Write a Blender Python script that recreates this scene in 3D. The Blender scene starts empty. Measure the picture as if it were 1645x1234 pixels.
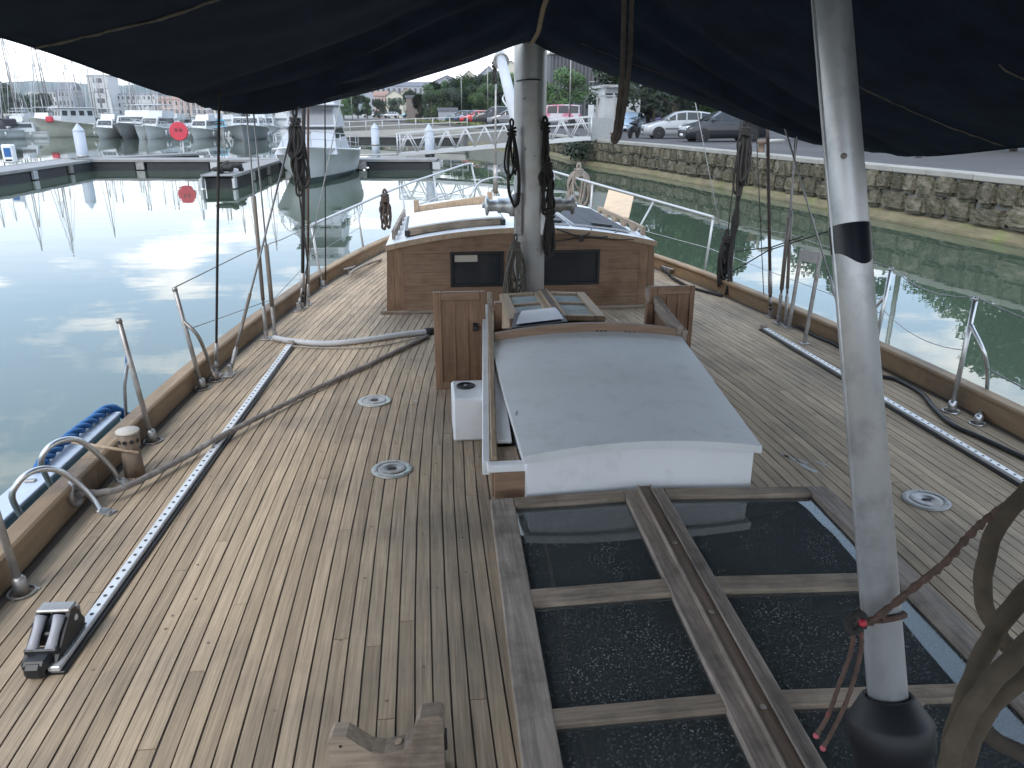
import bpy, bmesh, math, random
from mathutils import Vector, Matrix, noise
V = Vector
random.seed(7)
scene = bpy.context.scene
COL = scene.collection

# ---------------------------------------------------------------- camera
CAM = V((-0.75, 0.0, 2.80)); FPX = 1245.0; PITCH = math.radians(19.26); YAW = math.radians(6.0)
cd = bpy.data.cameras.new('camera'); cd.sensor_width = 36.0; cd.lens = FPX / 1645.0 * 36.0
cd.clip_start = 0.05; cd.clip_end = 6000
co = bpy.data.objects.new('camera', cd); COL.objects.link(co)
co.location = CAM; co.rotation_euler = (math.pi / 2 - PITCH, 0, -YAW)
scene.camera = co

# ---------------------------------------------------------------- sky, sun, exposure
SUN_EL, SUN_AZ = math.radians(46), math.radians(215)      # azimuth clockwise from +Y (over the port quarter)
w = bpy.data.worlds.new('World'); scene.world = w; w.use_nodes = True
nt = w.node_tree; nt.nodes.clear()
N = lambda t: nt.nodes.new(t)
wo = N('ShaderNodeOutputWorld'); bg = N('ShaderNodeBackground'); bg.inputs['Strength'].default_value = 0.15
sky = N('ShaderNodeTexSky'); sky.sky_type = 'NISHITA'; sky.sun_disc = False
sky.sun_elevation = SUN_EL; sky.sun_rotation = SUN_AZ; sky.air_density = 1.0; sky.dust_density = 2.0; sky.ozone_density = 1.5
tc = N('ShaderNodeTexCoord'); sep = N('ShaderNodeSeparateXYZ'); nt.links.new(tc.outputs['Generated'], sep.inputs[0])
# clouds on a flat layer overhead: direction / height
mx = N('ShaderNodeMath'); mx.operation = 'MAXIMUM'; mx.inputs[1].default_value = 0.0; nt.links.new(sep.outputs[2], mx.inputs[0])
ad = N('ShaderNodeMath'); ad.operation = 'ADD'; ad.inputs[1].default_value = 0.10; nt.links.new(mx.outputs[0], ad.inputs[0])
dv = N('ShaderNodeVectorMath'); dv.operation = 'DIVIDE'
cb = N('ShaderNodeCombineXYZ')
for i in range(3): nt.links.new(ad.outputs[0], cb.inputs[i])
nt.links.new(tc.outputs['Generated'], dv.inputs[0]); nt.links.new(cb.outputs[0], dv.inputs[1])
ns = N('ShaderNodeTexNoise'); ns.inputs['Scale'].default_value = 1.5; ns.inputs['Detail'].default_value = 9; ns.inputs['Roughness'].default_value = 0.56
nt.links.new(dv.outputs[0], ns.inputs['Vector'])
rp = N('ShaderNodeValToRGB'); rp.color_ramp.elements[0].position = 0.50; rp.color_ramp.elements[1].position = 0.61
nt.links.new(ns.outputs['Fac'], rp.inputs[0])
# thin bright veil towards the horizon
hz = N('ShaderNodeMapRange'); hz.inputs[1].default_value = 0.0; hz.inputs[2].default_value = 0.19; hz.inputs[3].default_value = 0.95; hz.inputs[4].default_value = 0.0
nt.links.new(mx.outputs[0], hz.inputs[0])
mm = N('ShaderNodeMath'); mm.operation = 'MAXIMUM'; nt.links.new(rp.outputs[0], mm.inputs[0]); nt.links.new(hz.outputs[0], mm.inputs[1])
thin = N('ShaderNodeMixRGB'); thin.inputs[0].default_value = 0.62; thin.inputs[2].default_value = (6.2, 8.1, 10.6, 1); nt.links.new(sky.outputs[0], thin.inputs[1])   # high thin haze
mix = N('ShaderNodeMixRGB'); mix.inputs[2].default_value = (10.8, 10.9, 11.0, 1)
nt.links.new(mm.outputs[0], mix.inputs[0]); nt.links.new(thin.outputs[0], mix.inputs[1])
nt.links.new(mix.outputs[0], bg.inputs[0]); nt.links.new(bg.outputs[0], wo.inputs[0])

sl = bpy.data.lights.new('sun', 'SUN'); sl.energy = 1.0; sl.angle = math.radians(14); sl.color = (1.0, 0.95, 0.88)
so = bpy.data.objects.new('sun', sl); COL.objects.link(so)
sd = V((math.sin(SUN_AZ) * math.cos(SUN_EL), math.cos(SUN_AZ) * math.cos(SUN_EL), math.sin(SUN_EL)))
so.rotation_euler = sd.to_track_quat('Z', 'Y').to_euler(); so.location = sd * 60

scene.view_settings.view_transform = 'Standard'; scene.view_settings.look = 'None'
scene.view_settings.gamma = 1; scene.view_settings.use_curve_mapping = False
scene.view_settings.exposure = 0.62

# ---------------------------------------------------------------- pixel -> place helpers (photo pixels, 1645 x 1234)
def ray(x, y):
    a = (x - 822.5) / FPX; b = -(y - 617) / FPX
    vx, vy, vz = a, math.cos(PITCH) + b * math.sin(PITCH), -math.sin(PITCH) + b * math.cos(PITCH)
    c, s = math.cos(YAW), math.sin(YAW)
    return V((c * vx + s * vy, -s * vx + c * vy, vz))
DECK = 1.2; QUAY = 1.4
def G(x, y, z=DECK):
    r = ray(x, y); return CAM + r * ((z - CAM.z) / r.z)
def YP(x, y, Y):
    r = ray(x, y); return CAM + r * (Y / r.y)
def XP(x, y, X):
    r = ray(x, y); return CAM + r * ((X - CAM.x) / r.x)
def ZC(x, y, d): return CAM + ray(x, y) * d

# ---------------------------------------------------------------- materials
MATS = {}
def pm(name, col, rough=0.5, metal=0.0, var=0.12, scale=6.0, stretch=(1, 1, 1), bump=0.0, bscale=None, world=False,
       rnd=0.0, col2=None, c2scale=1.5, c2lo=0.5, c2hi=0.7, spec=0.5, coat=0.0, alpha=None, detail=4):
    """principled material: noise tone variation, optional second colour in patches, optional per-object tone, bump"""
    if name in MATS: return MATS[name]
    m = bpy.data.materials.new(name); m.use_nodes = True; t = m.node_tree; L = t.links
    p = t.nodes['Principled BSDF']
    p.inputs['Roughness'].default_value = rough; p.inputs['Metallic'].default_value = metal
    p.inputs['Specular IOR Level'].default_value = spec; p.inputs['Coat Weight'].default_value = coat
    if world: src = t.nodes.new('ShaderNodeNewGeometry').outputs['Position']
    else: src = t.nodes.new('ShaderNodeTexCoord').outputs['Object']
    mp = t.nodes.new('ShaderNodeMapping'); mp.inputs['Scale'].default_value = stretch; L.new(src, mp.inputs[0])
    oi = t.nodes.new('ShaderNodeObjectInfo')
    ns = t.nodes.new('ShaderNodeTexNoise'); ns.noise_dimensions = '4D'; ns.inputs['Scale'].default_value = scale; ns.inputs['Detail'].default_value = detail
    ns.inputs['Roughness'].default_value = 0.62
    L.new(mp.outputs[0], ns.inputs['Vector'])
    if rnd > 0:
        mu = t.nodes.new('ShaderNodeMath'); mu.operation = 'MULTIPLY'; mu.inputs[1].default_value = 37.0
        L.new(oi.outputs['Random'], mu.inputs[0]); L.new(mu.outputs[0], ns.inputs['W'])
    mr = t.nodes.new('ShaderNodeMapRange'); mr.inputs[1].default_value = 0.28; mr.inputs[2].default_value = 0.72
    mr.inputs[3].default_value = 1 - var; mr.inputs[4].default_value = 1 + var
    L.new(ns.outputs['Fac'], mr.inputs[0])
    fac = mr.outputs[0]
    if rnd > 0:
        r2 = t.nodes.new('ShaderNodeMapRange'); r2.inputs[3].default_value = 1 - rnd; r2.inputs[4].default_value = 1 + rnd
        L.new(oi.outputs['Random'], r2.inputs[0])
        mu2 = t.nodes.new('ShaderNodeMath'); mu2.operation = 'MULTIPLY'; L.new(fac, mu2.inputs[0]); L.new(r2.outputs[0], mu2.inputs[1]); fac = mu2.outputs[0]
    basec = t.nodes.new('ShaderNodeRGB'); basec.outputs[0].default_value = (*col, 1); cs = basec.outputs[0]
    if col2:
        n2 = t.nodes.new('ShaderNodeTexNoise'); n2.inputs['Scale'].default_value = c2scale; n2.inputs['Detail'].default_value = 6; n2.inputs['Roughness'].default_value = 0.65
        L.new(src, n2.inputs['Vector'])
        m2 = t.nodes.new('ShaderNodeMapRange'); m2.inputs[1].default_value = c2lo; m2.inputs[2].default_value = c2hi; L.new(n2.outputs['Fac'], m2.inputs[0])
        mc = t.nodes.new('ShaderNodeMixRGB'); mc.inputs[2].default_value = (*col2, 1); L.new(cs, mc.inputs[1]); L.new(m2.outputs[0], mc.inputs[0]); cs = mc.outputs[0]
    vm = t.nodes.new('ShaderNodeVectorMath'); vm.operation = 'SCALE'; L.new(cs, vm.inputs[0]); L.new(fac, vm.inputs['Scale'])
    L.new(vm.outputs[0], p.inputs['Base Color'])
    if bump > 0:
        bp = t.nodes.new('ShaderNodeBump'); bp.inputs['Strength'].default_value = 1.0; bp.inputs['Distance'].default_value = bump
        h = ns.outputs['Fac']
        if bscale:
            nb = t.nodes.new('ShaderNodeTexNoise'); nb.inputs['Scale'].default_value = bscale; nb.inputs['Detail'].default_value = 5; L.new(mp.outputs[0], nb.inputs['Vector']); h = nb.outputs['Fac']
        L.new(h, bp.inputs['Height']); L.new(bp.outputs[0], p.inputs['Normal'])
    MATS[name] = m; return m

TEAK = pm('weathered_teak', (0.425, 0.328, 0.228), 0.78, var=0.32, scale=3.0, stretch=(42, 1.3, 42), world=True, rnd=0.17,
          col2=(0.275, 0.225, 0.17), c2scale=1.3, c2lo=0.42, c2hi=0.66, bump=0.0012, spec=0.25)
CAULK = pm('caulk', (0.115, 0.102, 0.092), 0.8, var=0.2)
TEAKV = pm('varnished_teak', (0.25, 0.16, 0.104), 0.5, var=0.28, scale=3.0, stretch=(1.6, 14, 22), rnd=0.10, col2=(0.15, 0.085, 0.05), c2scale=2.2, bump=0.0006, spec=0.35)
TEAKX = pm('varnished_teak_upright', (0.24, 0.145, 0.09), 0.5, var=0.28, scale=3.0, stretch=(22, 14, 1.6), rnd=0.12, col2=(0.14, 0.08, 0.047), c2scale=2.2, bump=0.0006, spec=0.35)
BULW = pm('bulwark_wood', (0.27, 0.185, 0.11), 0.6, var=0.22, scale=3, stretch=(9, 1.0, 9), world=True, rnd=0.12, col2=(0.16, 0.115, 0.08), c2scale=1.8, c2lo=0.5, c2hi=0.66, bump=0.001, spec=0.3)
GREYW = pm('grey_wood', (0.29, 0.24, 0.20), 0.75, var=0.42, scale=3, stretch=(26, 1.6, 26), world=True, rnd=0.12, col2=(0.15, 0.125, 0.105), c2scale=4.5, c2lo=0.46, c2hi=0.68, bump=0.0016, spec=0.25)
GREYX = pm('grey_wood_cross', (0.29, 0.23, 0.175), 0.75, var=0.35, scale=3, stretch=(1.6, 26, 26), world=True, rnd=0.12, col2=(0.11, 0.085, 0.066), c2scale=3.2, c2lo=0.46, c2hi=0.68, bump=0.0016, spec=0.25)
PALEW = pm('pale_wood', (0.36, 0.265, 0.18), 0.65, var=0.25, scale=3, stretch=(26, 1.6, 10), world=True, rnd=0.1, bump=0.0008, col2=(0.28, 0.2, 0.13), c2scale=3)
PLY = pm('plywood', (0.62, 0.47, 0.32), 0.6, var=0.12, scale=4, stretch=(1, 8, 8))
WHITE = pm('white_paint', (0.74, 0.75, 0.76), 0.42, var=0.04, scale=3, col2=(0.62, 0.615, 0.60), c2scale=7, c2lo=0.54, c2hi=0.74, bump=0.0006, bscale=30)
HATCHW = pm('hatch_paint', (0.66, 0.67, 0.67), 0.5, var=0.05, scale=2, col2=(0.585, 0.59, 0.585), c2scale=9, c2lo=0.52, c2hi=0.70, bump=0.001, bscale=60)
GEL = pm('gelcoat', (0.47, 0.49, 0.50), 0.35, var=0.05, scale=0.6, col2=(0.38, 0.39, 0.39), c2scale=0.5, c2lo=0.55, c2hi=0.75)
GREYH = pm('grey_hull', (0.22, 0.23, 0.24), 0.4, var=0.08, scale=0.6)
CREAM = pm('cream_hull', (0.50, 0.50, 0.43), 0.4, var=0.08, scale=0.5, col2=(0.38, 0.37, 0.31), c2scale=0.4)
ALU = pm('aluminium', (0.66, 0.68, 0.70), 0.40, 0.55, var=0.12, scale=7, stretch=(1, 1, 0.35), col2=(0.50, 0.52, 0.54), c2scale=14, c2lo=0.5, c2hi=0.7, bump=0.0003)
MASTM = pm('mast_paint', (0.43, 0.43, 0.42), 0.42, 0.35, var=0.08, scale=4, stretch=(1, 1, 0.3), col2=(0.33, 0.31, 0.29), c2scale=3)
STEEL = pm('stainless', (0.58, 0.59, 0.60), 0.34, 0.9, var=0.08, scale=12)
GALV = pm('galvanised', (0.36, 0.35, 0.34), 0.5, 0.8, var=0.2, scale=14, col2=(0.25, 0.2, 0.16), c2scale=9)
WIRE = pm('wire_rope', (0.25, 0.25, 0.25), 0.45, 0.7, var=0.15, scale=20)
WHITERAIL = pm('white_rail', (0.46, 0.47, 0.48), 0.35, 0.2, var=0.06)
BLACK = pm('black_plastic', (0.012, 0.013, 0.015), 0.45, var=0.2)
RUBBER = pm('black_rubber', (0.010, 0.011, 0.014), 0.55, var=0.25, scale=9)
DARKROPE = pm('dark_rope', (0.030, 0.027, 0.026), 0.9, var=0.4, scale=40, bump=0.001)
BROWNROPE = pm('brown_rope', (0.095, 0.074, 0.052), 0.95, var=0.3, scale=30, bump=0.0012, col2=(0.07, 0.065, 0.04), c2scale=6)
GREYROPE = pm('grey_rope', (0.34, 0.30, 0.26), 0.95, var=0.3, scale=45, bump=0.001)
MOOR = pm('mooring_rope', (0.20, 0.175, 0.16), 0.9, var=0.3, scale=40, bump=0.0012, col2=(0.33, 0.31, 0.28), c2scale=7)
REDCORD = pm('red_cord', (0.10, 0.062, 0.048), 0.9, var=0.4, scale=40, col2=(0.36, 0.05, 0.06), c2scale=9, c2lo=0.60, c2hi=0.70)
BLUEROPE = pm('blue_rope', (0.02, 0.115, 0.30), 0.7, var=0.3, scale=30, bump=0.002)
HOSE = pm('grey_hose', (0.47, 0.47, 0.48), 0.5, var=0.1)
TEAL = pm('teal_gelcoat', (0.20, 0.33, 0.37), 0.45, var=0.08, col2=(0.27, 0.36, 0.40), c2scale=2)
PALEB = pm('pale_gelcoat', (0.46, 0.52, 0.60), 0.45, var=0.06)
NAVY = pm('navy_canvas', (0.016, 0.024, 0.043), 0.85, var=0.3, scale=5, col2=(0.014, 0.020, 0.034), c2scale=1.2, bump=0.0006, bscale=260, spec=0.08)
THREAD = pm('frayed_thread', (0.14, 0.12, 0.10), 0.9, var=0.4, scale=50)
TAPE = pm('tan_webbing', (0.30, 0.23, 0.16), 0.9, var=0.2, scale=20)
SOLAR = pm('solar_cell', (0.022, 0.024, 0.032), 0.55, var=0.3, scale=6, stretch=(1, 6, 1), spec=0.22)
PAPER = pm('paper', (0.80, 0.80, 0.83), 0.8, var=0.03)
STONE = pm('quay_stone', (0.135, 0.118, 0.09), 0.95, var=0.4, scale=4.5, rnd=0.30, col2=(0.062, 0.062, 0.036), c2scale=2.6, c2lo=0.42, c2hi=0.60, bump=0.07, bscale=6, spec=0.2)
MORTAR = pm('quay_core', (0.13, 0.12, 0.095), 0.95, var=0.35, scale=2.0, world=True, col2=(0.06, 0.075, 0.03), c2scale=0.7)
COPING = pm('coping', (0.27, 0.26, 0.235), 0.85, var=0.15, scale=2, world=True, rnd=0.08)
ALGAE = pm('algae_ledge', (0.15, 0.128, 0.075), 0.9, var=0.35, scale=2.0, stretch=(1, 1, 4), world=True, col2=(0.12, 0.14, 0.045), c2scale=1.0, bump=0.03)
ASPH = pm('asphalt', (0.058, 0.057, 0.060), 0.9, var=0.12, scale=0.6, world=True, col2=(0.095, 0.094, 0.094), c2scale=0.15)
GROUND = pm('far_ground', (0.19, 0.185, 0.17), 0.9, var=0.2, scale=0.05, world=True)
HULLW = pm('hull_white', (0.62, 0.63, 0.63), 0.35, var=0.08, scale=0.6, col2=(0.48, 0.48, 0.46), c2scale=0.5, c2lo=0.5, c2hi=0.72)
DOCKT = pm('dock_deck', (0.25, 0.245, 0.245), 0.8, var=0.15, scale=1.5, rnd=0.08)
FLOAT = pm('dock_float', (0.022, 0.023, 0.026), 0.6, var=0.3)
PILEM = pm('pile', (0.40, 0.44, 0.50), 0.45, var=0.08, scale=1.5, col2=(0.30, 0.33, 0.36), c2scale=0.8)
CONC = pm('concrete', (0.34, 0.33, 0.31), 0.9, var=0.12, scale=1)
REDP = pm('red_plastic', (0.50, 0.035, 0.06), 0.45, var=0.1)
LEAF = pm('leaf', (0.042, 0.092, 0.018), 0.6, var=0.35, scale=0.6, world=True, rnd=0.25, col2=(0.060, 0.095, 0.022), c2scale=0.5)
LEAFD = pm('leaf_dark', (0.020, 0.040, 0.015), 0.6, var=0.35, scale=0.6, world=True, rnd=0.25, col2=(0.035, 0.058, 0.018), c2scale=0.5)
BARK = pm('bark', (0.11, 0.09, 0.07), 0.9, var=0.3, scale=3)
CLAD = pm('grey_cladding', (0.072, 0.074, 0.08), 0.6, 0.2, var=0.08, scale=0.3)
TYRE = pm('tyre', (0.015, 0.015, 0.016), 0.8, var=0.2)
RIM = pm('alloy_rim', (0.52, 0.52, 0.53), 0.4, 0.1, var=0.05)
CARGL = pm('car_glass', (0.018, 0.022, 0.026), 0.05, spec=0.6)
TAIL = pm('tail_lamp', (0.45, 0.015, 0.015), 0.2)
LAMP = pm('headlamp', (0.62, 0.64, 0.66), 0.12, 0.3)
BOATGL = pm('boat_window', (0.030, 0.034, 0.040), 0.08, spec=0.6)
def glass(name, tint, rough=0.0):
    m = bpy.data.materials.new(name); m.use_nodes = True; t = m.node_tree
    p = t.nodes['Principled BSDF']; p.inputs['Base Color'].default_value = (*tint, 1)
    p.inputs['Transmission Weight'].default_value = 1.0; p.inputs['Roughness'].default_value = rough; p.inputs['IOR'].default_value = 1.5
    # dried droplets and a thin film of dirt
    n = t.nodes.new('ShaderNodeTexVoronoi'); n.inputs['Scale'].default_value = 85
    tcn = t.nodes.new('ShaderNodeTexCoord'); t.links.new(tcn.outputs['Object'], n.inputs['Vector'])
    r0 = t.nodes.new('ShaderNodeMapRange'); r0.inputs[1].default_value = 0.16; r0.inputs[2].default_value = 0.36; r0.inputs[3].default_value = 1.0; r0.inputs[4].default_value = 0.0; t.links.new(n.outputs['Distance'], r0.inputs[0])
    n2 = t.nodes.new('ShaderNodeTexNoise'); n2.inputs['Scale'].default_value = 9; n2.inputs['Detail'].default_value = 6; t.links.new(tcn.outputs['Object'], n2.inputs['Vector'])
    r1 = t.nodes.new('ShaderNodeMapRange'); r1.inputs[1].default_value = 0.32; r1.inputs[2].default_value = 0.66; r1.inputs[3].default_value = 0.10; r1.inputs[4].default_value = 0.50; t.links.new(n2.outputs['Fac'], r1.inputs[0])
    mu = t.nodes.new('ShaderNodeMath'); mu.operation = 'MULTIPLY'; t.links.new(r0.outputs[0], mu.inputs[0]); t.links.new(r1.outputs[0], mu.inputs[1])
    r = t.nodes.new('ShaderNodeMath'); r.operation = 'ADD'; r.inputs[1].default_value = 0.10; t.links.new(mu.outputs[0], r.inputs[0])
    d = t.nodes.new('ShaderNodeBsdfDiffuse'); d.inputs[0].default_value = (0.34, 0.37, 0.37, 1)
    mxs = t.nodes.new('ShaderNodeMixShader'); t.links.new(r.outputs[0], mxs.inputs[0]); t.links.new(p.outputs[0], mxs.inputs[1]); t.links.new(d.outputs[0], mxs.inputs[2])
    t.links.new(mxs.outputs[0], t.nodes['Material Output'].inputs[0])
    return m
PANE = glass('skylight_glass', (0.55, 0.62, 0.62))
INSIDE_SHADE = pm('interior_shade', (0.022, 0.019, 0.018), 0.8, var=0.4, scale=5)  # near-black colour stands in for the unlit depth below deck

# water: turbid green body, mirror surface, light ripple
WATER = bpy.data.materials.new('harbour_water'); WATER.use_nodes = True
t = WATER.node_tree; p = t.nodes['Principled BSDF']
p.inputs['Base Color'].default_value = (0.055, 0.080, 0.055, 1); p.inputs['Roughness'].default_value = 0.015; p.inputs['IOR'].default_value = 1.60
ge = t.nodes.new('ShaderNodeNewGeometry'); mp = t.nodes.new('ShaderNodeMapping'); mp.inputs['Scale'].default_value = (0.55, 1.0, 1)
t.links.new(ge.outputs['Position'], mp.inputs[0])
n1 = t.nodes.new('ShaderNodeTexNoise'); n1.inputs['Scale'].default_value = 0.9; n1.inputs['Detail'].default_value = 3; n1.inputs['Roughness'].default_value = 0.45
t.links.new(mp.outputs[0], n1.inputs['Vector'])
bp = t.nodes.new('ShaderNodeBump'); bp.inputs['Strength'].default_value = 1.0; bp.inputs['Distance'].default_value = 0.0035
t.links.new(n1.outputs['Fac'], bp.inputs['Height']); t.links.new(bp.outputs[0], p.inputs['Normal'])

# ---------------------------------------------------------------- mesh builder
def catmull(pts, n=6, closed=False):
    pts = [V(p) for p in pts]; out = []; m = len(pts)
    rng = range(m) if closed else range(m - 1)
    for i in rng:
        p0 = pts[(i - 1) % m] if closed or i > 0 else pts[0] * 2 - pts[1]
        p1 = pts[i]; p2 = pts[(i + 1) % m]
        p3 = pts[(i + 2) % m] if closed or i + 2 < m else p2 * 2 - p1
        for k in range(n):
            s = k / n
            out.append(0.5 * ((2 * p1) + (p2 - p0) * s + (2 * p0 - 5 * p1 + 4 * p2 - p3) * s * s + (3 * p1 - p0 - 3 * p2 + p3) * s ** 3))
    if not closed: out.append(pts[-1])
    return out

class MB:
    def __init__(s): s.v = []; s.f = []; s.s = []
    def add(s, vs, fs, smooth=False):
        o = len(s.v); s.v += [V(x) for x in vs]
        for f in fs: s.f.append([i + o for i in f]); s.s.append(smooth)
        return s
    def box(s, c, size, rot=None, ch=0.0):
        hx, hy, hz = [a / 2 for a in size]; c = V(c); vs = []; fs = []
        if ch <= 0:
            vs = [V((x * hx, y * hy, z * hz)) for x in (-1, 1) for y in (-1, 1) for z in (-1, 1)]
            fs = [(0, 1, 3, 2), (4, 6, 7, 5), (0, 4, 5, 1), (2, 3, 7, 6), (0, 2, 6, 4), (1, 5, 7, 3)]
        else:
            idx = {}
            for x in (-1, 1):
                for y in (-1, 1):
                    for z in (-1, 1):
                        for a in range(3):
                            q = [x * (hx - ch), y * (hy - ch), z * (hz - ch)]; q[a] = (x * hx, y * hy, z * hz)[a]
                            idx[(x, y, z, a)] = len(vs); vs.append(V(q))
            for a in range(3):
                b, cc = [i for i in range(3) if i != a]
                for d in (-1, 1):
                    ring = []
                    for (u, w_) in ((-1, -1), (1, -1), (1, 1), (-1, 1)):
                        k = [0, 0, 0]; k[a] = d; k[b] = u; k[cc] = w_; ring.append(idx[(*k, a)])
                    fs.append(ring)
            for a in range(3):
                b, cc = [i for i in range(3) if i != a]
                for u in (-1, 1):
                    for w_ in (-1, 1):
                        k0 = [0, 0, 0]; k0[a] = -1; k0[b] = u; k0[cc] = w_; k1 = list(k0); k1[a] = 1
                        fs.append((idx[(*k0, b)], idx[(*k1, b)], idx[(*k1, cc)], idx[(*k0, cc)]))
            for x in (-1, 1):
                for y in (-1, 1):
                    for z in (-1, 1): fs.append((idx[(x, y, z, 0)], idx[(x, y, z, 1)], idx[(x, y, z, 2)]))
        if rot is not None: vs = [rot @ x for x in vs]
        return s.add([x + c for x in vs], fs)
    def beam(s, p0, p1, wd, ht, up=(0, 0, 1), ch=0.0):
        p0, p1 = V(p0), V(p1); d = p1 - p0; L = d.length; y = d.normalized(); x = y.cross(V(up)).normalized(); z = x.cross(y)
        return s.box((p0 + p1) / 2, (wd, L, ht), Matrix((x, y, z)).transposed(), ch)
    def tube(s, pts, r, n=8, closed=False, lobes=0, lay=0.0, caps=True, sq=None, amp=0.2):
        pts = [V(p) for p in pts]; m = len(pts); vs = []; fs = []
        tan = []
        for i in range(m):
            a = pts[(i - 1) % m] if closed or i > 0 else pts[0]; b = pts[(i + 1) % m] if closed or i < m - 1 else pts[-1]
            d = b - a; tan.append(d.normalized() if d.length > 1e-9 else V((0, 0, 1)))
        u = tan[0].orthogonal().normalized()
        if abs(tan[0].z) < 0.95: u = tan[0].cross(V((0, 0, 1))).normalized()
        dist = 0.0
        for i in range(m):
            u = (u - tan[i] * u.dot(tan[i])).normalized(); w_ = tan[i].cross(u)
            if i: dist += (pts[i] - pts[i - 1]).length
            rr = r[i] if isinstance(r, (list, tuple)) else r
            for k in range(n):
                a = 2 * math.pi * k / n; q = rr
                if lobes: q = rr * (1 - amp + amp * abs(math.cos(lobes / 2 * (a - lay * dist))))
                e = (1.0, sq) if sq else (1.0, 1.0)
                vs.append(pts[i] + u * math.cos(a) * q * e[0] + w_ * math.sin(a) * q * e[1])
        for i in range(m if closed else m - 1):
            j = (i + 1) % m
            for k in range(n): fs.append((i * n + k, i * n + (k + 1) % n, j * n + (k + 1) % n, j * n + k))
        s.add(vs, fs, True)
        if caps and not closed:
            o = len(s.v) - len(vs); s.f.append([o + k for k in reversed(range(n))]); s.s.append(False)
            s.f.append([o + (m - 1) * n + k for k in range(n)]); s.s.append(False)
        return s
    def rope(s, pts, r, seg=None, n=9, lay=None, amp=0.34):
        """three-strand rope, resampled so the lay shows"""
        pts = [V(p) for p in pts]; step = seg or r * 1.1; out = [pts[0]]; acc = 0
        for i in range(1, len(pts)):
            a, b = pts[i - 1], pts[i]; L = (b - a).length; k = max(1, int(L / step))
            for q in range(1, k + 1): out.append(a.lerp(b, q / k))
        return s.tube(out, r, n=n, lobes=3, lay=lay or 0.5 / r, amp=amp)
    def lathe(s, prof, n=16, base=(0, 0, 0), axis=(0, 0, 1), smooth=True):
        base = V(base); ax = V(axis).normalized(); u = ax.orthogonal().normalized(); w_ = ax.cross(u); vs = []; fs = []
        for (r, h) in prof:
            for k in range(n):
                a = 2 * math.pi * k / n; vs.append(base + ax * h + (u * math.cos(a) + w_ * math.sin(a)) * r)
        for i in range(len(prof) - 1):
            for k in range(n): fs.append((i * n + k, i * n + (k + 1) % n, (i + 1) * n + (k + 1) % n, (i + 1) * n + k))
        s.add(vs, fs, smooth); o = len(s.v) - len(vs)
        if prof[0][0] > 1e-6: s.f.append([o + k for k in reversed(range(n))]); s.s.append(False)
        if prof[-1][0] > 1e-6: s.f.append([o + (len(prof) - 1) * n + k for k in range(n)]); s.s.append(False)
        return s
    def prism(s, poly, o, ux, uy, depth):
        o, ux, uy, depth = V(o), V(ux), V(uy), V(depth); n = len(poly)
        vs = [o + ux * a + uy * b for a, b in poly]; vs += [x + depth for x in vs]
        fs = [list(reversed(range(n))), list(range(n, 2 * n))] + [(k, (k + 1) % n, n + (k + 1) % n, n + k) for k in range(n)]
        return s.add(vs, fs)
    def ball(s, c, r, n=10, m=6):
        c = V(c); r = V((r, r, r)) if isinstance(r, (int, float)) else V(r)
        vs = []; fs = []
        for i in range(m + 1):
            th = math.pi * i / m
            for k in range(n):
                a = 2 * math.pi * k / n
                vs.append(c + V((r.x * math.sin(th) * math.cos(a), r.y * math.sin(th) * math.sin(a), r.z * math.cos(th))))
        for i in range(m):
            for k in range(n): fs.append((i * n + k, (i + 1) * n + k, (i + 1) * n + (k + 1) % n, i * n + (k + 1) % n))
        return s.add(vs, fs, True)
    def grid(s, rows, smooth=True, closed=False):
        n = len(rows[0]); vs = [x for r in rows for x in r]; fs = []
        for i in range(len(rows) - 1):
            for k in range(n if closed else n - 1): fs.append((i * n + k, i * n + (k + 1) % n, (i + 1) * n + (k + 1) % n, (i + 1) * n + k))
        return s.add(vs, fs, smooth)
    def mesh(s, name, loc=(0, 0, 0)):
        me = bpy.data.meshes.new(name); l = V(loc)
        me.from_pydata([tuple(x - l) for x in s.v], [], s.f); me.polygons.foreach_set('use_smooth', s.s); me.update()
        bm = bmesh.new(); bm.from_mesh(me); bmesh.ops.recalc_face_normals(bm, faces=bm.faces[:]); bm.to_mesh(me); bm.free()
        return me
    def build(s, name, mat, parent=None, loc=None, kind=None):
        """child meshes share the origin of their top-level thing"""
        if parent is not None: base = ROOTLOC.get(parent.name, V((0, 0, 0)))
        else: base = V(loc) if loc is not None else V((0, 0, 0))
        me = s.mesh(name, base); o = bpy.data.objects.new(name, me); COL.objects.link(o); me.materials.append(mat)
        if parent is not None: o.parent = parent; ROOTLOC[o.name] = base
        else: o.location = base; ROOTLOC[o.name] = base
        if kind: o['kind'] = kind
        return o
ROOTLOC = {}
def tag(o, label, cat, group=None):
    o['label'] = label; o['category'] = cat
    if group: o['group'] = group
    return o
def thing(name, label, cat, loc=(0, 0, 0), group=None):
    o = bpy.data.objects.new(name, None); o.empty_display_size = 0.1; COL.objects.link(o); o.location = V(loc); ROOTLOC[o.name] = V(loc)
    return tag(o, label, cat, group)
def struct(o): o['kind'] = 'structure'; return o
def copy_tree(o, parent=None):
    c = o.copy(); COL.objects.link(c)
    if parent is not None: c.parent = parent
    for ch in list(o.children): copy_tree(ch, c)
    return c
def lerp(a, b, t): return a + (b - a) * t
def interp(tab, x):
    if x <= tab[0][0]: return tab[0][1]
    for (a, b), (c, d) in zip(tab, tab[1:]):
        if x <= c:
            t = (x - a) / (c - a); return b + (d - b) * t
    return tab[-1][1]

# ================================================================ THE SETTING
mb = MB(); S = 2500
mb.add([(-S, -S, 0), (S, -S, 0), (S, S, 0), (-S, S, 0)], [(0, 1, 2, 3)])
struct(mb.build('water', WATER))

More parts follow.
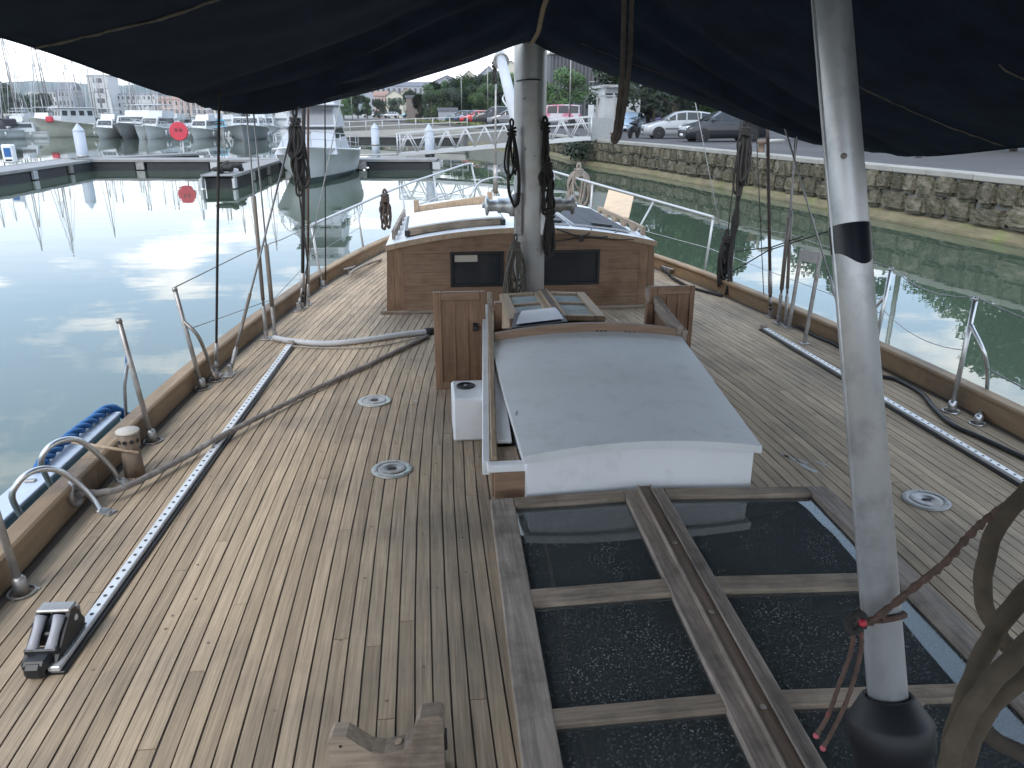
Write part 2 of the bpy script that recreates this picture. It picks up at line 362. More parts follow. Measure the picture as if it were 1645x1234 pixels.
# harbour land: quay to starboard running forward, then round behind the basin
QW = [(14.4, -40), (13.6, 4), (12.75, 14), (11.9, 22), (11.0, 30), (10.1, 37), (8.55, 45), (8.1, 56), (3.5, 78), (-5, 128), (-26, 190), (-120, 232), (-420, 260)]
land = [V((x, y, QUAY)) for x, y in QW] + [V((-2400, 300, QUAY)), V((-2400, 2400, QUAY)), V((2400, 2400, QUAY)), V((2400, -40, QUAY))]
mb = MB(); n = len(land)
mb.add(land + [V((p.x, p.y, -1)) for p in land], [list(range(n))] + [(k, (k + 1) % n, n + (k + 1) % n, n + k) for k in range(n)])
struct(mb.build('ground', GROUND))
mb = MB()
pk = [(x + 0.55, y, QUAY + 0.004) for x, y in QW[:9]] + [(40, 92, QUAY + 0.004), (70, 60, QUAY + 0.004), (70, -40, QUAY + 0.004)]
mb.add(pk, [list(range(len(pk)))]); struct(mb.build('quay_road', ASPH))
mb = MB()
LOT = 1.65
pk = [V((4.1, 78.5, LOT)), V((-4.4, 128, LOT)), V((-24, 188, LOT)), V((90, 300, LOT)), V((90, 78.5, LOT))]
mb.add(pk + [V((p_.x, p_.y, 1.2)) for p_ in pk], [list(range(5))] + [(k, (k + 1) % 5, 5 + (k + 1) % 5, 5 + k) for k in range(5)]); struct(mb.build('car_park', ASPH))
# low far hills
mb = MB(); hp = []
for i in range(41):
    x = -1000 + i * 50; hp.append((x, 24 + 18 * (0.5 + noise.noise(V((i * 0.31, 3.1, 0)))) * (1.0 if x < 100 else 0.6)))
mb.grid([[V((x, 900, 1)) for x, h in hp], [V((x, 950, h * 0.8)) for x, h in hp], [V((x, 1010, h)) for x, h in hp], [V((x, 1150, 1)) for x, h in hp]])
struct(mb.build('hills', pm('hill_green', (0.10, 0.13, 0.13), 0.95, var=0.3, scale=0.01, world=True)))

# ---- the quay wall, stone by stone where the photograph shows it
qw = thing('quay_wall', 'rough stone quay wall with pale coping along the water', 'quay wall', (11, 30, 0))
mb = MB()
core = [(x + 0.14, y) for x, y in QW[:9]]
mb.grid([[V((x, y, 0.20)) for x, y in core], [V((x, y, QUAY - 0.13)) for x, y in core]], smooth=False)
mb.build('core', MORTAR, qw)
mb = MB()   # sloping algae-covered footing at the waterline
mb.grid([[V((x + 0.2, y, 0.34)) for x, y in QW[:9]], [V((x - 0.16, y, 0.22)) for x, y in QW[:9]], [V((x - 0.30, y, 0.05)) for x, y in QW[:9]], [V((x - 0.36, y, -0.6)) for x, y in QW[:9]]], smooth=False)
mb.build('footing', ALGAE, qw)
def stone_mesh(seed):
    bm = bmesh.new(); bmesh.ops.create_cube(bm, size=1.0)
    bmesh.ops.bevel(bm, geom=bm.edges[:], offset=0.16, segments=2, affect='EDGES')
    for v_ in bm.verts:
        q = v_.co * 2.3 + V((seed * 5.1, seed * 1.7, 0)); d = noise.noise_vector(q)
        v_.co += V((d.x * 0.22, d.y * 0.07, d.z * 0.13))
    me = bpy.data.meshes.new('stone'); bm.to_mesh(me); bm.free(); me.materials.append(STONE); return me
SM = [stone_mesh(i) for i in range(9)]
def along(pl, s):
    for (a, b) in zip(pl, pl[1:]):
        L = math.hypot(b[0] - a[0], b[1] - a[1])
        if s <= L:
            t_ = s / L; return V((lerp(a[0], b[0], t_), lerp(a[1], b[1], t_), 0)), V(((b[0] - a[0]) / L, (b[1] - a[1]) / L, 0))
        s -= L
    return None, None
R_ = random.Random(3)
wl = QW[1:9]
def zsplit(s_): return 0.78 + 0.16 * noise.noise(V((s_ * 0.9, 4.2, 0))) + 0.05 * math.sin(s_ * 2.7)
for (low, mnw, mxw) in ((True, 0.45, 1.2), (False, 0.35, 0.9)):
    s = 4.0
    while True:
        wdt = R_.uniform(mnw, mxw) * (1.0 if s < 40 else 1.5); p_, d_ = along(wl, s + wdt / 2)
        if p_ is None or s > 62: break
        o = bpy.data.objects.new('stone', R_.choice(SM)); COL.objects.link(o); o.parent = qw
        zb_ = zsplit(s + wdt / 2); z0, z1 = (0.28, zb_) if low else (zb_, 1.27)
        hgt = (z1 - z0) * R_.uniform(0.92, 1.03)
        o.location = p_ + V((R_.uniform(-0.03, 0.05), 0, (z0 + z1) / 2 + R_.uniform(-0.015, 0.015))) - V((11, 30, 0))
        o.rotation_euler = (0, R_.uniform(-0.06, 0.06), math.atan2(d_.y, d_.x) - math.pi / 2)
        o.scale = (0.34 * R_.uniform(0.9, 1.15), wdt * 1.0, hgt)
        s += wdt
s = 0.5
cm = MB().box((0, 0, 0), (0.62, 0.985, 0.15), ch=0.018).mesh('coping_stone'); cm.materials.append(COPING)
while s < 62:
    wdt = R_.uniform(1.1, 1.7); p_, d_ = along(wl, s + wdt / 2)
    if p_ is None: break
    o = bpy.data.objects.new('coping_stone', cm); COL.objects.link(o); o.parent = qw
    o.location = p_ + V((0.22, 0, QUAY - 0.05 + R_.uniform(-0.006, 0.006))) - V((11, 30, 0)); o.rotation_euler = (0, 0, math.atan2(d_.y, d_.x) - math.pi / 2)
    o.scale = (1, wdt, 1); s += wdt
mb = MB()
mb.grid([[V((x + 0.02, y, -0.5)) for x, y in QW[8:]], [V((x + 0.02, y, QUAY + 0.05)) for x, y in QW[8:]]], smooth=False)
tag(mb.build('retaining_wall', CONC), 'long pale concrete wall below the far car park', 'wall')

# ================================================================ OWN BOAT: hull, deck, bulwarks
BT = catmull([(-4, 1.92, 0), (-1.5, 2.14, 0), (1, 2.26, 0), (2.6, 2.285, 0), (3.6, 2.27, 0), (4.6, 2.22, 0), (5.6, 2.12, 0), (6.6, 1.98, 0), (7.5, 1.84, 0), (9, 1.50, 0), (10.2, 1.13, 0), (11.4, 0.62, 0), (12.5, 0.06, 0)], 8)
BTAB = [(q.x, q.y) for q in BT]
def bw(Y): return interp(BTAB, Y)
YS = [-4 + 0.5 * i for i in range(33)] + [12.5]
mb = MB()
mb.grid([[V((-bw(y), y, DECK - 0.005)) for y in YS], [V((bw(y), y, DECK - 0.005)) for y in YS]], smooth=False)
deck = struct(mb.build('deck', CAULK))
mb = MB()   # topsides
for sgn in (-1, 1):
    mb.grid([[V((sgn * (bw(y) + 0.10), y, DECK + 0.02)) for y in YS], [V((sgn * (bw(y) + 0.14) * 0.99, y, 0.7)) for y in YS], [V((sgn * (bw(y) + 0.06) * 0.93, y, 0.1)) for y in YS], [V((sgn * bw(y) * 0.75, y, -0.6)) for y in YS]])
struct(mb.build('hull', pm('hull_paint', (0.03, 0.045, 0.06), 0.35, var=0.1)))
# teak planks, sprung along the sides, butting on a king plank
R_ = random.Random(11); PW = 0.0525; GAP = 0.0058; MARG = 0.13
def plank(mbx, sgn, o0, o1, y0, y1, z0=DECK - 0.011, z1=DECK):
    k = max(1, int((y1 - y0) / 0.6)); rows = [[], [], [], []]
    for i in range(k + 1):
        y = lerp(y0, y1, i / k); b_ = bw(y); xo = sgn * max(b_ - o0, 0.045); xi = sgn * max(b_ - o1, 0.04)
        rows[0].append(V((xo, y, z0))); rows[1].append(V((xo, y, z1))); rows[2].append(V((xi, y, z1))); rows[3].append(V((xi, y, z0)))
    mbx.grid(rows, smooth=False)
    mbx.add([rows[j][0] for j in range(4)], [(0, 1, 2, 3)]); mbx.add([rows[j][-1] for j in range(4)], [(3, 2, 1, 0)])
far = MB(); cnt = 0
def yend(o):   # where the strake runs out on the king plank
    y = 12.2
    while y > -3 and bw(y) - o < 0.085: y -= 0.05
    return y
for sgn in (-1, 1):
    mbm = MB()
    for y0, y1 in ((0.0, 2.1), (2.1, 4.9), (4.9, 7.7), (7.7, 12.2)):
        m1 = MB(); plank(m1, sgn, 0.004, MARG - GAP, y0, y1 - 0.004, z1=DECK + 0.001); m1.build('plank', TEAK, deck)
    for k in range(44):
        o0 = MARG + k * PW; ye = yend(o0 + PW)
        y = 0.35 - R_.uniform(0, 1.5)
        while y < ye - 0.05:
            L = R_.uniform(2.1, 4.1); y2 = min(y + L, ye)
            if ye - y2 < 0.5: y2 = ye
            hidden = (bw((y + y2) / 2) - o0 < 1.1 and y > 6.5) or y > 8.8
            tgt = far if hidden else MB()
            plank(tgt, sgn, o0, o0 + PW - GAP, y, y2 - 0.004, z1=DECK + R_.uniform(-0.0007, 0.0007))
            if not hidden: tgt.build('plank', TEAK, deck); cnt += 1
            y = y2
far.build('plank', TEAK, deck, kind='stuff')
m1 = MB(); m1.box((0, 6, DECK - 0.005), (0.085, 12, 0.012)); m1.build('plank', TEAK, deck)
# bungs: small wooden plugs over the plank screws
mb = MB()
for i in range(190):
    y = R_.uniform(1.5, 5.5); k = R_.randrange(44); sg = R_.choice((-1, 1)); o0 = MARG + k * PW + PW * 0.43
    x = sg * (bw(y) - o0)
    if abs(x) > 0.1: mb.lathe([(0.0055, 0.0), (0.005, 0.0012)], 6, (x, y, DECK + 0.0006))
mb.build('plug', pm('teak_plug', (0.24, 0.185, 0.13), 0.8, var=0.3, scale=30, world=True), deck, kind='stuff')

def bulwark(sgn, label):
    t_ = thing('bulwark', label, 'bulwark', (sgn * 2.4, 3, DECK))
    cuts = [-1.5, 1.0, 3.35, 5.05, 7.3, 9.6, 12.35]
    for a, b in zip(cuts, cuts[1:]):
        m1 = MB(); m2 = MB(); k = 7; A = [[] for _ in range(4)]; B = [[] for _ in range(8)]
        for i in range(k + 1):
            y = lerp(a + 0.002, b - 0.002, i / k); x = bw(y)
            for r_, (dx, z) in zip(A, ((0.004, DECK - 0.006), (0.004, DECK + 0.105), (0.055, DECK + 0.105), (0.055, DECK - 0.006))): r_.append(V((sgn * (x + dx), y, z)))
            for r_, (dx, z) in zip(B, ((-0.008, DECK + 0.107), (-0.014, DECK + 0.118), (-0.012, DECK + 0.130), (-0.002, DECK + 0.138), (0.066, DECK + 0.138), (0.076, DECK + 0.130), (0.078, DECK + 0.118), (0.072, DECK + 0.107))): r_.append(V((sgn * (x + dx), y, z)))
        A.append(A[0]); B.append(B[0])
        for m_, Q in ((m1, A), (m2, B)):
            m_.grid(Q, smooth=False); q = len(Q) - 1
            m_.add([Q[j][0] for j in range(q)], [list(range(q))]); m_.add([Q[j][-1] for j in range(q)], [list(range(q))])
        m1.build('plank', BULW, t_); m2.build('cap_rail', BULW, t_)
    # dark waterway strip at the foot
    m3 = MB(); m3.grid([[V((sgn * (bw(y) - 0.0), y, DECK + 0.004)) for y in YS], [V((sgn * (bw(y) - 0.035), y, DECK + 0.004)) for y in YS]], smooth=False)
    m3.build('waterway', pm('waterway_dark', (0.10, 0.085, 0.07), 0.8, var=0.4, scale=3, world=True), t_)
    return t_
bulwark(-1, 'low wooden bulwark with rounded cap beside the mooring bollard')
bulwark(1, 'low honey-coloured wooden bulwark on the side facing the stone quay')

# ================================================================ CABIN with mast in front
CY0, CY1 = 6.45, 9.05
cab = thing('cabin', 'varnished wooden cabin with white roof and dark aft windows', 'cabin', (0.02, CY0, DECK))
def cx(y, z): return lerp(1.155, 1.10, (y - CY0) / (CY1 - CY0)) - 0.05 * (z - DECK)
def roofz(x, y): return lerp(1.885, 1.875, (y - CY0) / (CY1 - CY0)) - 0.125 * (x / 1.16) ** 2
mid = 0.02
# aft face: horizontal boards around the windows, upright corner posts
posts = 0.155
bz = [DECK + 0.012, 1.30, 1.428, 1.545, 1.702, 1.80]
m_ = MB()
for i, (z0, z1) in enumerate(zip(bz, bz[1:])):
    segs = [(-1, 1)] if i not in (2, 3) else [(-1, -0.60), (-0.175, 0.13), (0.645, 1)]
    for (a, b) in segs:
        xl = mid - (cx(CY0, z0) - posts + 0.03) if a == -1 else mid + a; xr = mid + (cx(CY0, z0) - posts + 0.03) if b == 1 else mid + b
        q = MB()
        if i == 4:
            xs = [lerp(xl, xr, j / 14) for j in range(15)]
            q.grid([[V((x, CY0, z0 + 0.001)) for x in xs], [V((x, CY0, min(roofz(x - mid, CY0) - 0.008, 1.9)) ) for x in xs]], smooth=False)
            q.add([(xl, CY0 + 0.03, z0), (xr, CY0 + 0.03, z0), (xr, CY0 + 0.03, 1.75), (xl, CY0 + 0.03, 1.75)], [(0, 1, 2, 3)])
        else: q.box(((xl + xr) / 2, CY0 + 0.012, (z0 + z1) / 2), (xr - xl, 0.024, z1 - z0 - 0.0012), ch=0.0008)
        q.build('board', TEAKV, cab)
q = MB(); q.box((mid, CY0 + 0.034, 1.46), (2.2, 0.012, 0.52)); q.build('backing', TEAKV, cab)
for sg in (-1, 1):
    for j in range(2):
        q = MB(); x0 = cx(CY0, DECK) - posts + j * posts / 2 + 0.001; x1 = x0 + posts / 2 - 0.002
        t0 = roofz(x0, CY0) - 0.008; t1 = roofz(x1, CY0) - 0.008; sl_ = 0.03
        q.prism([(mid + sg * x0, DECK + 0.01), (mid + sg * x1, DECK + 0.01), (mid + sg * (x1 - sl_ * j), t1), (mid + sg * (x0 - sl_ * 0.0), t0)], (0, CY0 - 0.003, 0), (1, 0, 0), (0, 0, 1), (0, 0.03, 0))
        q.build('corner_post', TEAKX, cab)
    q = MB(); rows = [[V((mid + sg * (cx(y, z)), y, z)) for y in (CY0 + 0.027, 7.3, 8.2, CY1)] for z in (DECK, 1.76)]
    q.grid(rows, smooth=False); q.build('side_panel', TEAKV, cab)
q = MB(); q.add([(mid - cx(CY1, DECK), CY1, DECK), (mid + cx(CY1, DECK), CY1, DECK), (mid + cx(CY1, 1.75), CY1, 1.76), (mid - cx(CY1, 1.75), CY1, 1.76)], [(0, 1, 2, 3)]); q.build('front_panel', TEAKV, cab)
q = MB(); q.box((mid, CY0 - 0.012, DECK + 0.014), (2.42, 0.03, 0.028), ch=0.006); q.build('base_moulding', GREYX, cab)
for (a, b, hasblind) in ((-0.60, -0.175, True), (0.13, 0.645, False)):
    xc = mid + (a + b) / 2; zc = (1.428 + 1.702) / 2
    fr = MB()
    for (p0, p1) in (((mid + a, 1.428), (mid + b, 1.428)), ((mid + a, 1.702), (mid + b, 1.702))): fr.box(((p0[0] + p1[0]) / 2, CY0 - 0.004, p0[1]), (b - a + 0.024, 0.02, 0.022), ch=0.003)
    for x in (mid + a, mid + b): fr.box((x, CY0 - 0.004, zc), (0.022, 0.019, 0.254), ch=0.003)
    win = fr.build('window', BLACK, cab)
    g_ = MB(); g_.box((xc, CY0 + 0.012, zc), (b - a - 0.02, 0.006, 0.256)); g_.build('pane', BOATGL, win)
    if hasblind: g_ = MB(); g_.box((xc - 0.09, CY0 + 0.0075, 1.655), (0.19, 0.002, 0.055)); g_.build('blind', pm('beige_blind', (0.50, 0.46, 0.40), 0.7), win)
# roof
xs = [lerp(-1.185, 1.185, j / 24) for j in range(25)]; ysr = [CY0 - 0.045, CY0, 7.1, 7.8, 8.5, CY1 + 0.04]
q = MB(); top = [[V((mid + x * cx(y, 1.76) / 1.125, y, roofz(x, y) + 0.022)) for x in xs] for y in ysr]
for r in top:
    for p_ in r: p_.x = mid + (p_.x - mid) * 0.955
bot = [[p_ - V((0, 0, 0.028)) for p_ in r] for r in top]
q.grid(top); q.grid(bot); q.grid([top[-1], bot[-1]], smooth=False)
for j in (0, -1): q.grid([[r[j] for r in top], [r[j] for r in bot]], smooth=False)
roof = q.build('roof', WHITE, cab)
q = MB(); A = [V((p_.x, p_.y - 0.004, p_.z + 0.003)) for p_ in top[0]]; B = [p_ - V((0, 0, 0.042)) for p_ in A]
q.grid([A, B], smooth=False); C_ = [p_ + V((0, 0.02, 0)) for p_ in A]; D_ = [p_ + V((0, 0.02, 0)) for p_ in B]; q.grid([C_, A], smooth=False); q.grid([B, D_], smooth=False)
q.build('roof_moulding', PALEW, roof)
# scalloped hand rails along both roof edges
for sg in (-1, 1):
    x0 = 1.075; n_ = 5; y0, y1 = 6.62, 8.25
    q = MB(); L = (y1 - y0) / n_
    pts = [(y0, 0), (y0, 0.075), (y1, 0.075), (y1, 0)]
    for i in range(n_ - 1, -1, -1):
        ya, yb = y0 + i * L + 0.06, y0 + (i + 1) * L - 0.06
        for j in range(7): a = math.pi * j / 6; pts.append(((ya + yb) / 2 + (yb - ya) / 2 * math.cos(a), 0.001 + 0.05 * math.sin(a)))
    def hr(y): return V((mid + sg * lerp(x0, 1.0, (y - y0) / 2.4), y, roofz(x0, y) + 0.02))
    vs = [hr(a) + V((sg * dx, 0, b)) for dx in (-0.012, 0.014) for a, b in pts]; n2 = len(pts)
    bm_f = [(k, (k + 1) % n2, n2 + (k + 1) % n2, n2 + k) for k in range(n2)]
    q.add(vs, bm_f)
    for off in (0, n2):      # side faces as strips between the top edge and the scallops
        base = vs[off:off + n2]; scal = base[4:]; topn = len(scal)
        tp = [V((hr(p_.y).x + (base[0].x - hr(y0).x), p_.y, hr(p_.y).z + 0.075)) for p_ in scal]
        q.grid([scal, tp], smooth=False); q.add([base[3], base[2], tp[0], scal[0]], [(0, 1, 2, 3)]); q.add([base[0], base[1], tp[-1], scal[-1]], [(0, 1, 2, 3)])
    q.build('hand_rail', PALEW if sg > 0 else GREYW, roof)
# sliding hatch, port side of the roof
hx0, hx1, hy0, hy1 = -0.93, -0.14, 6.62, 7.62
def hz_(x, y): return roofz(x - mid, y) + 0.075 + 0.02
sh = thing('sliding_hatch', 'white sliding hatch with wooden edge on the cabin roof', 'hatch', (-0.5, 7.1, 1.85))
xs2 = [lerp(hx0, hx1, j / 8) for j in range(9)]
q = MB(); tp = [[V((x, y, hz_(x, y))) for x in xs2] for y in (hy0, hy1)]; q.grid(tp)
bt = [[p_ - V((0, 0, 0.02)) for p_ in r] for r in tp]; q.grid(bt)
for j in (0, -1): q.grid([[r[j] for r in tp], [r[j] for r in bt]], smooth=False)
q.grid([tp[0], bt[0]], smooth=False); q.grid([tp[1], bt[1]], smooth=False); q.build('lid', WHITE, sh)
q = MB(); A = [p_ + V((0, -0.004, -0.012)) for p_ in tp[0]]; B = [V((p_.x, p_.y, roofz(p_.x - mid, p_.y) + 0.026)) for p_ in A]; Ab = [p_ + V((0, 0.03, 0)) for p_ in A]; Bb = [p_ + V((0, 0.03, 0)) for p_ in B]
q.grid([A, B], smooth=False); q.grid([Ab, A], smooth=False); q.grid([Ab, Bb], smooth=False); q.build('front_board', GREYX, sh)
for x in (hx0 - 0.008, hx1 + 0.008):
    q = MB(); q.beam((x, hy0 - 0.012, hz_(x, hy0) - 0.048), (x, hy1, hz_(x, hy1) - 0.048), 0.045, 0.05, ch=0.005); q.build('slide_rail', BLACK, sh)
q = MB(); q.beam((hx0 + 0.07, hy1 + 0.05, hz_(hx0, hy1) + 0.015), (hx1 - 0.03, hy1 + 0.05, hz_(hx1, hy1) + 0.03), 0.03, 0.10, ch=0.006); q.build('stop_board', PALEW, sh)
for x in (hx0 + 0.06, hx1 - 0.02):
    q = MB(); q.box((x, hy1 + 0.05, hz_(x, hy1) + 0.03), (0.05, 0.05, 0.16), ch=0.005); q.build('bracket', PALEW, sh)
# solar panels to starboard
for i, (xa, xb, lab) in enumerate(((0.13, 0.44, 'narrow dark solar panel on the white cabin roof next to the mast'), (0.47, 0.98, 'wide dark solar panel on the white cabin roof beside the hand rail'))):
    sp = bpy.data.objects.new('solar_panel', None); COL.objects.link(sp); sp.parent = cab; ROOTLOC[sp.name] = ROOTLOC[cab.name]; sp['label'] = lab
    y0, y1 = 6.62, 8.35
    f = lambda x, y, dz: V((x, y, roofz(x - mid, y) + 0.024 + dz))
    q = MB(); xx = [lerp(xa, xb, j / 5) for j in range(6)]
    tp = [[f(x, y, 0.016) for x in xx] for y in (y0, y1)]; bt = [[f(x, y, 0.0) for x in xx] for y in (y0, y1)]
    q.grid(tp); q.grid([tp[0], bt[0]], False); q.grid([tp[1], bt[1]], False)
    for j in (0, -1): q.grid([[r[j] for r in tp], [r[j] for r in bt]], False)
    q.build('backing', WHITERAIL, sp)
    nr = 7; nc = 2 if i == 0 else 3
    for r in range(nr):
        for c in range(nc):
            a0, a1 = lerp(xa + 0.01, xb - 0.01, c / nc) + 0.003, lerp(xa + 0.01, xb - 0.01, (c + 1) / nc) - 0.003
            b0, b1 = lerp(y0 + 0.02, y1 - 0.02, r / nr) + 0.004, lerp(y0 + 0.02, y1 - 0.02, (r + 1) / nr) - 0.004
            q = MB(); q.add([f(a0, b0, 0.0185), f(a1, b0, 0.0185), f(a1, b1, 0.0185), f(a0, b1, 0.0185)], [(0, 1, 2, 3)]); q.build('solar_cell', SOLAR, sp)
    q = MB(); q.beam(f((xa + xb) / 2 - 0.09, y0 + 0.03, 0.03), f((xa + xb) / 2 + 0.09, y0 + 0.03, 0.03), 0.05, 0.022, ch=0.004); q.build('junction_box', BLACK, sp)
q = MB(); zf = roofz(0.5, CY0) - 0.02
for e in ((0.18, 6.56), (0.62, 6.56), (0.86, 6.58)): q.tube(catmull([(e[0], e[1], roofz(e[0], 6.56) + 0.035), (lerp(e[0], 0.5, 0.4), CY0 - 0.055, roofz(e[0], CY0) + 0.01), (0.5, CY0 - 0.06, zf - 0.02)], 5), 0.006, 6)
q.tube(catmull([(0.1, CY0 - 0.05, 1.83), (0.3, CY0 - 0.06, 1.80), (0.5, CY0 - 0.06, zf - 0.02), (0.8, CY0 - 0.05, 1.80), (0.95, CY0 - 0.05, 1.80)], 5), 0.004, 6); q.box((0.5, CY0 - 0.06, zf - 0.025), (0.04, 0.03, 0.05), ch=0.006)
tag(q.build('solar_cable', BLACK, loc=(0.5, CY0 - 0.06, 1.8)), 'black solar cables joined in a clip below the roof edge', 'cable')
# plywood board leaning on the rail
q = MB(); P0 = YP(975, 345, 8.0); P1 = YP(1018, 318, 8.05)
a = YP(968, 342, 8.1); b = YP(1010, 352, 7.9); c = YP(1018, 317, 8.2); d = YP(978, 306, 8.4)
nrm = (b - a).cross(d - a).normalized() * 0.012
q.add([a, b, c, d, a + nrm, b + nrm, c + nrm, d + nrm], [(0, 1, 2, 3), (4, 5, 6, 7), (0, 1, 5, 4), (1, 2, 6, 5), (2, 3, 7, 6), (3, 0, 4, 7)])
tag(q.build('plywood_board', PLY, loc=a), 'pale plywood board propped beside the starboard roof rail', 'board')

# ---- mast
MX, MY = 0.025, 6.08
mast = thing('mast', 'thick grey metal mast standing before the cabin', 'mast', (MX, MY, DECK))
q = MB(); zz = [DECK - 0.0, 2.0, 3.0, 5.0, 9.0, 13.0]; q.tube([(MX, MY, z) for z in zz], 0.104, 20, sq=1.25); q.build('mast_tube', MASTM, mast)
q = MB(); q.lathe([(0.135, 0), (0.135, 0.04), (0.11, 0.05), (0.11, 0.09)], 20, (MX, MY, DECK)); q.build('mast_collar', GALV, mast)
for z in (3.02,):
    q = MB(); q.tube([(MX + 0.106 * math.cos(a), MY + 0.133 * math.sin(a), z - 0.01 * math.sin(a)) for a in [k * math.pi / 12 for k in range(24)]], 0.006, 6, closed=True); q.build('band', BLACK, mast)
for sg in (-1, 1):
    q = MB(); q.tube([(MX + sg * 0.108, MY + 0.02, z) for z in (1.6, 3.0, 8.0)], 0.007, 6); q.build('halyard', DARKROPE if sg > 0 else WIRE, mast)
    q = MB(); q.box((MX + sg * 0.098, MY - 0.075, 2.07), (0.055, 0.06, 0.32), ch=0.006); q.build('mounting_plate', ALU if sg > 0 else GALV, mast)
    q = MB(); b0 = V((MX + sg * 0.125, MY - 0.02, 2.13)); q.lathe([(0.085, 0), (0.085, 0.03), (0.062, 0.04), (0.055, 0.09), (0.06, 0.12), (0.045, 0.13), (0.045, 0.19), (0.075, 0.20), (0.075, 0.215), (0.03, 0.225)], 18, b0, (sg, 0, 0)); wn = q.build('winch', ALU if sg < 0 else GALV, mast)
    q = MB(); q.lathe([(0.018, 0), (0.018, 0.02)], 10, b0 + V((sg * 0.224, 0, 0)), (sg, 0, 0)); q.build('winch_cap', STEEL, wn)
R_ = random.Random(5); 
for (a, z) in [(-0.6, 1.72), (-0.6, 2.55), (-0.6, 2.9), (0.5, 1.8), (0.5, 2.35), (0.5, 2.75), (0.2, 2.5), (-0.3, 1.55)]:
    q = MB(); q.lathe([(0.009, 0), (0.007, 0.006)], 8, (MX + 0.104 * math.sin(a), MY - 0.13 * math.cos(a), z), (math.sin(a), -math.cos(a), 0)); q.build('rivet', GALV, mast)

def coil(name, label, top, length, width, mat, strands, r, seed, thick=0.05, root=None, cat='rope', spread=0.35):
    """hank of rope: uneven open loops hanging from a few wraps, with stray bights"""
    R = random.Random(seed); top = V(top); q = MB(); neck = top - V((0, 0, length * 0.10))
    for i in range(strands):
        ln = length * R.choice((R.uniform(0.45, 0.7), R.uniform(0.72, 0.92), R.uniform(0.9, 1.0))); wd = width * R.uniform(0.22, 0.62); lean = R.uniform(-0.30, 0.30) * width; dy = R.uniform(-thick, thick); tw = R.uniform(-0.9, 0.9); fat = R.uniform(0.45, 0.8)
        pts = []; n_ = 14
        for k in range(n_):
            a = 2 * math.pi * k / n_; h = (1 - math.cos(a)) / 2; side = math.sin(a) * (spread + (1 - spread) * h ** fat)
            x = side * wd * math.cos(tw) + lean * h + R.uniform(-1, 1) * r * 0.9; y = side * wd * math.sin(tw) * 0.6 + dy * h + R.uniform(-1, 1) * r * 0.6
            pts.append(neck + V((x, y, -h * (ln - length * 0.10) + R.uniform(-1, 1) * r * 0.6)))
        q.tube(catmull(pts, 3, closed=True), r * R.uniform(0.85, 1.1), 7, closed=True)
    for k in range(4):
        zc = -length * 0.10 - k * r * 1.7 + 0.01; rad = 0.012 + r * 1.6 + width * 0.05; ph = R.uniform(-0.01, 0.01)
        q.tube([top + V((rad * math.cos(a), rad * 1.1 * math.sin(a), zc + ph * math.cos(a))) for a in [j * math.pi / 6 for j in range(12)]], r, 7, closed=True)
    q.tube(catmull([neck, top + V((r * 1.5, 0, -r)), top + V((0, 0, r * 2)), top + V((-r * 1.5, 0, -r)), neck], 4), r, 7)
    return tag(q.build(name, mat, loc=top), label, cat)
coil('rope_coil', 'grey-green rope coil hanging low on the mast front', YP(828, 380, 5.92), 0.62, 0.16, pm('greygreen_rope', (0.11, 0.105, 0.085), 0.95, var=0.4, scale=30), 9, 0.0085, 1)
coil('rope_coil', 'black rope coil hanging above the winch on the cabin side of the mast', YP(822, 195, 5.98), 0.62, 0.09, DARKROPE, 6, 0.008, 2)
coil('rope_coil', 'short black rope bunch hung over the upper mast near the quay gangway', YP(876, 192, 5.98), 0.34, 0.06, DARKROPE, 5, 0.010, 3)
coil('rope_coil', 'thick black rope coil hanging behind the mast winch', YP(879, 255, 5.98), 0.42, 0.10, DARKROPE, 9, 0.011, 4, 0.04)
coil('rope_coil', 'long black rope tail hanging over the winch beside the solar panels', YP(884, 330, 5.96), 0.42, 0.07, DARKROPE, 6, 0.010, 6)
# white spar forward of the mast
q = MB(); q.tube([YP(803, 88, 10.6), YP(832, 205, 8.4)], 0.062, 14)
spar = thing('white_spar', 'white spar slanting down behind the mast', 'spar', YP(832, 205, 8.4)); q.build('spar_tube', pm('spar_white', (0.40, 0.41, 0.43), 0.4, var=0.06), spar)
q = MB(); c0 = YP(805, 98, 10.45); dr = (YP(803, 88, 10.6) - YP(832, 205, 8.4)).normalized(); q.lathe([(0.10, -0.03), (0.105, 0), (0.10, 0.03)], 14, c0, dr); q.build('collar', GALV, spar)
q = MB(); q.tube(catmull([YP(812, 150, 9.5), YP(808, 160, 9.3), YP(818, 175, 9.0)], 5), 0.012, 6); q.build('eye', WHITERAIL, spar)
q = MB(); q.tube([YP(832, 205, 8.4), YP(840, 330, 7.4)], 0.035, 10); q.build('lower_fitting', GALV, spar)
q = MB(); q.tube([YP(797, 95, 11.5), YP(796, 200, 11.5), V((YP(796, 305, 11.5)))], 0.014, 6)
fs = thing('forestay', 'thin vertical stay ahead of the mast with a turnbuckle foot', 'stay', YP(796, 310, 11.5)); q.build('wire', GALV, fs)
q = MB(); q.tube([YP(796, 265, 11.5), YP(796, 310, 11.5)], 0.035, 8); q.build('turnbuckle', GALV, fs)
q = MB(); q.tube([YP(796, 310, 11.5), V((YP(796, 310, 11.5).x, 11.5, DECK))], 0.03, 8); q.build('bow_fitting', GALV, fs)
coil('rope_coil', 'small dark rope knot hanging on the thin forward stay', YP(795, 97, 11.4), 0.33, 0.08, DARKROPE, 4, 0.012, 8)

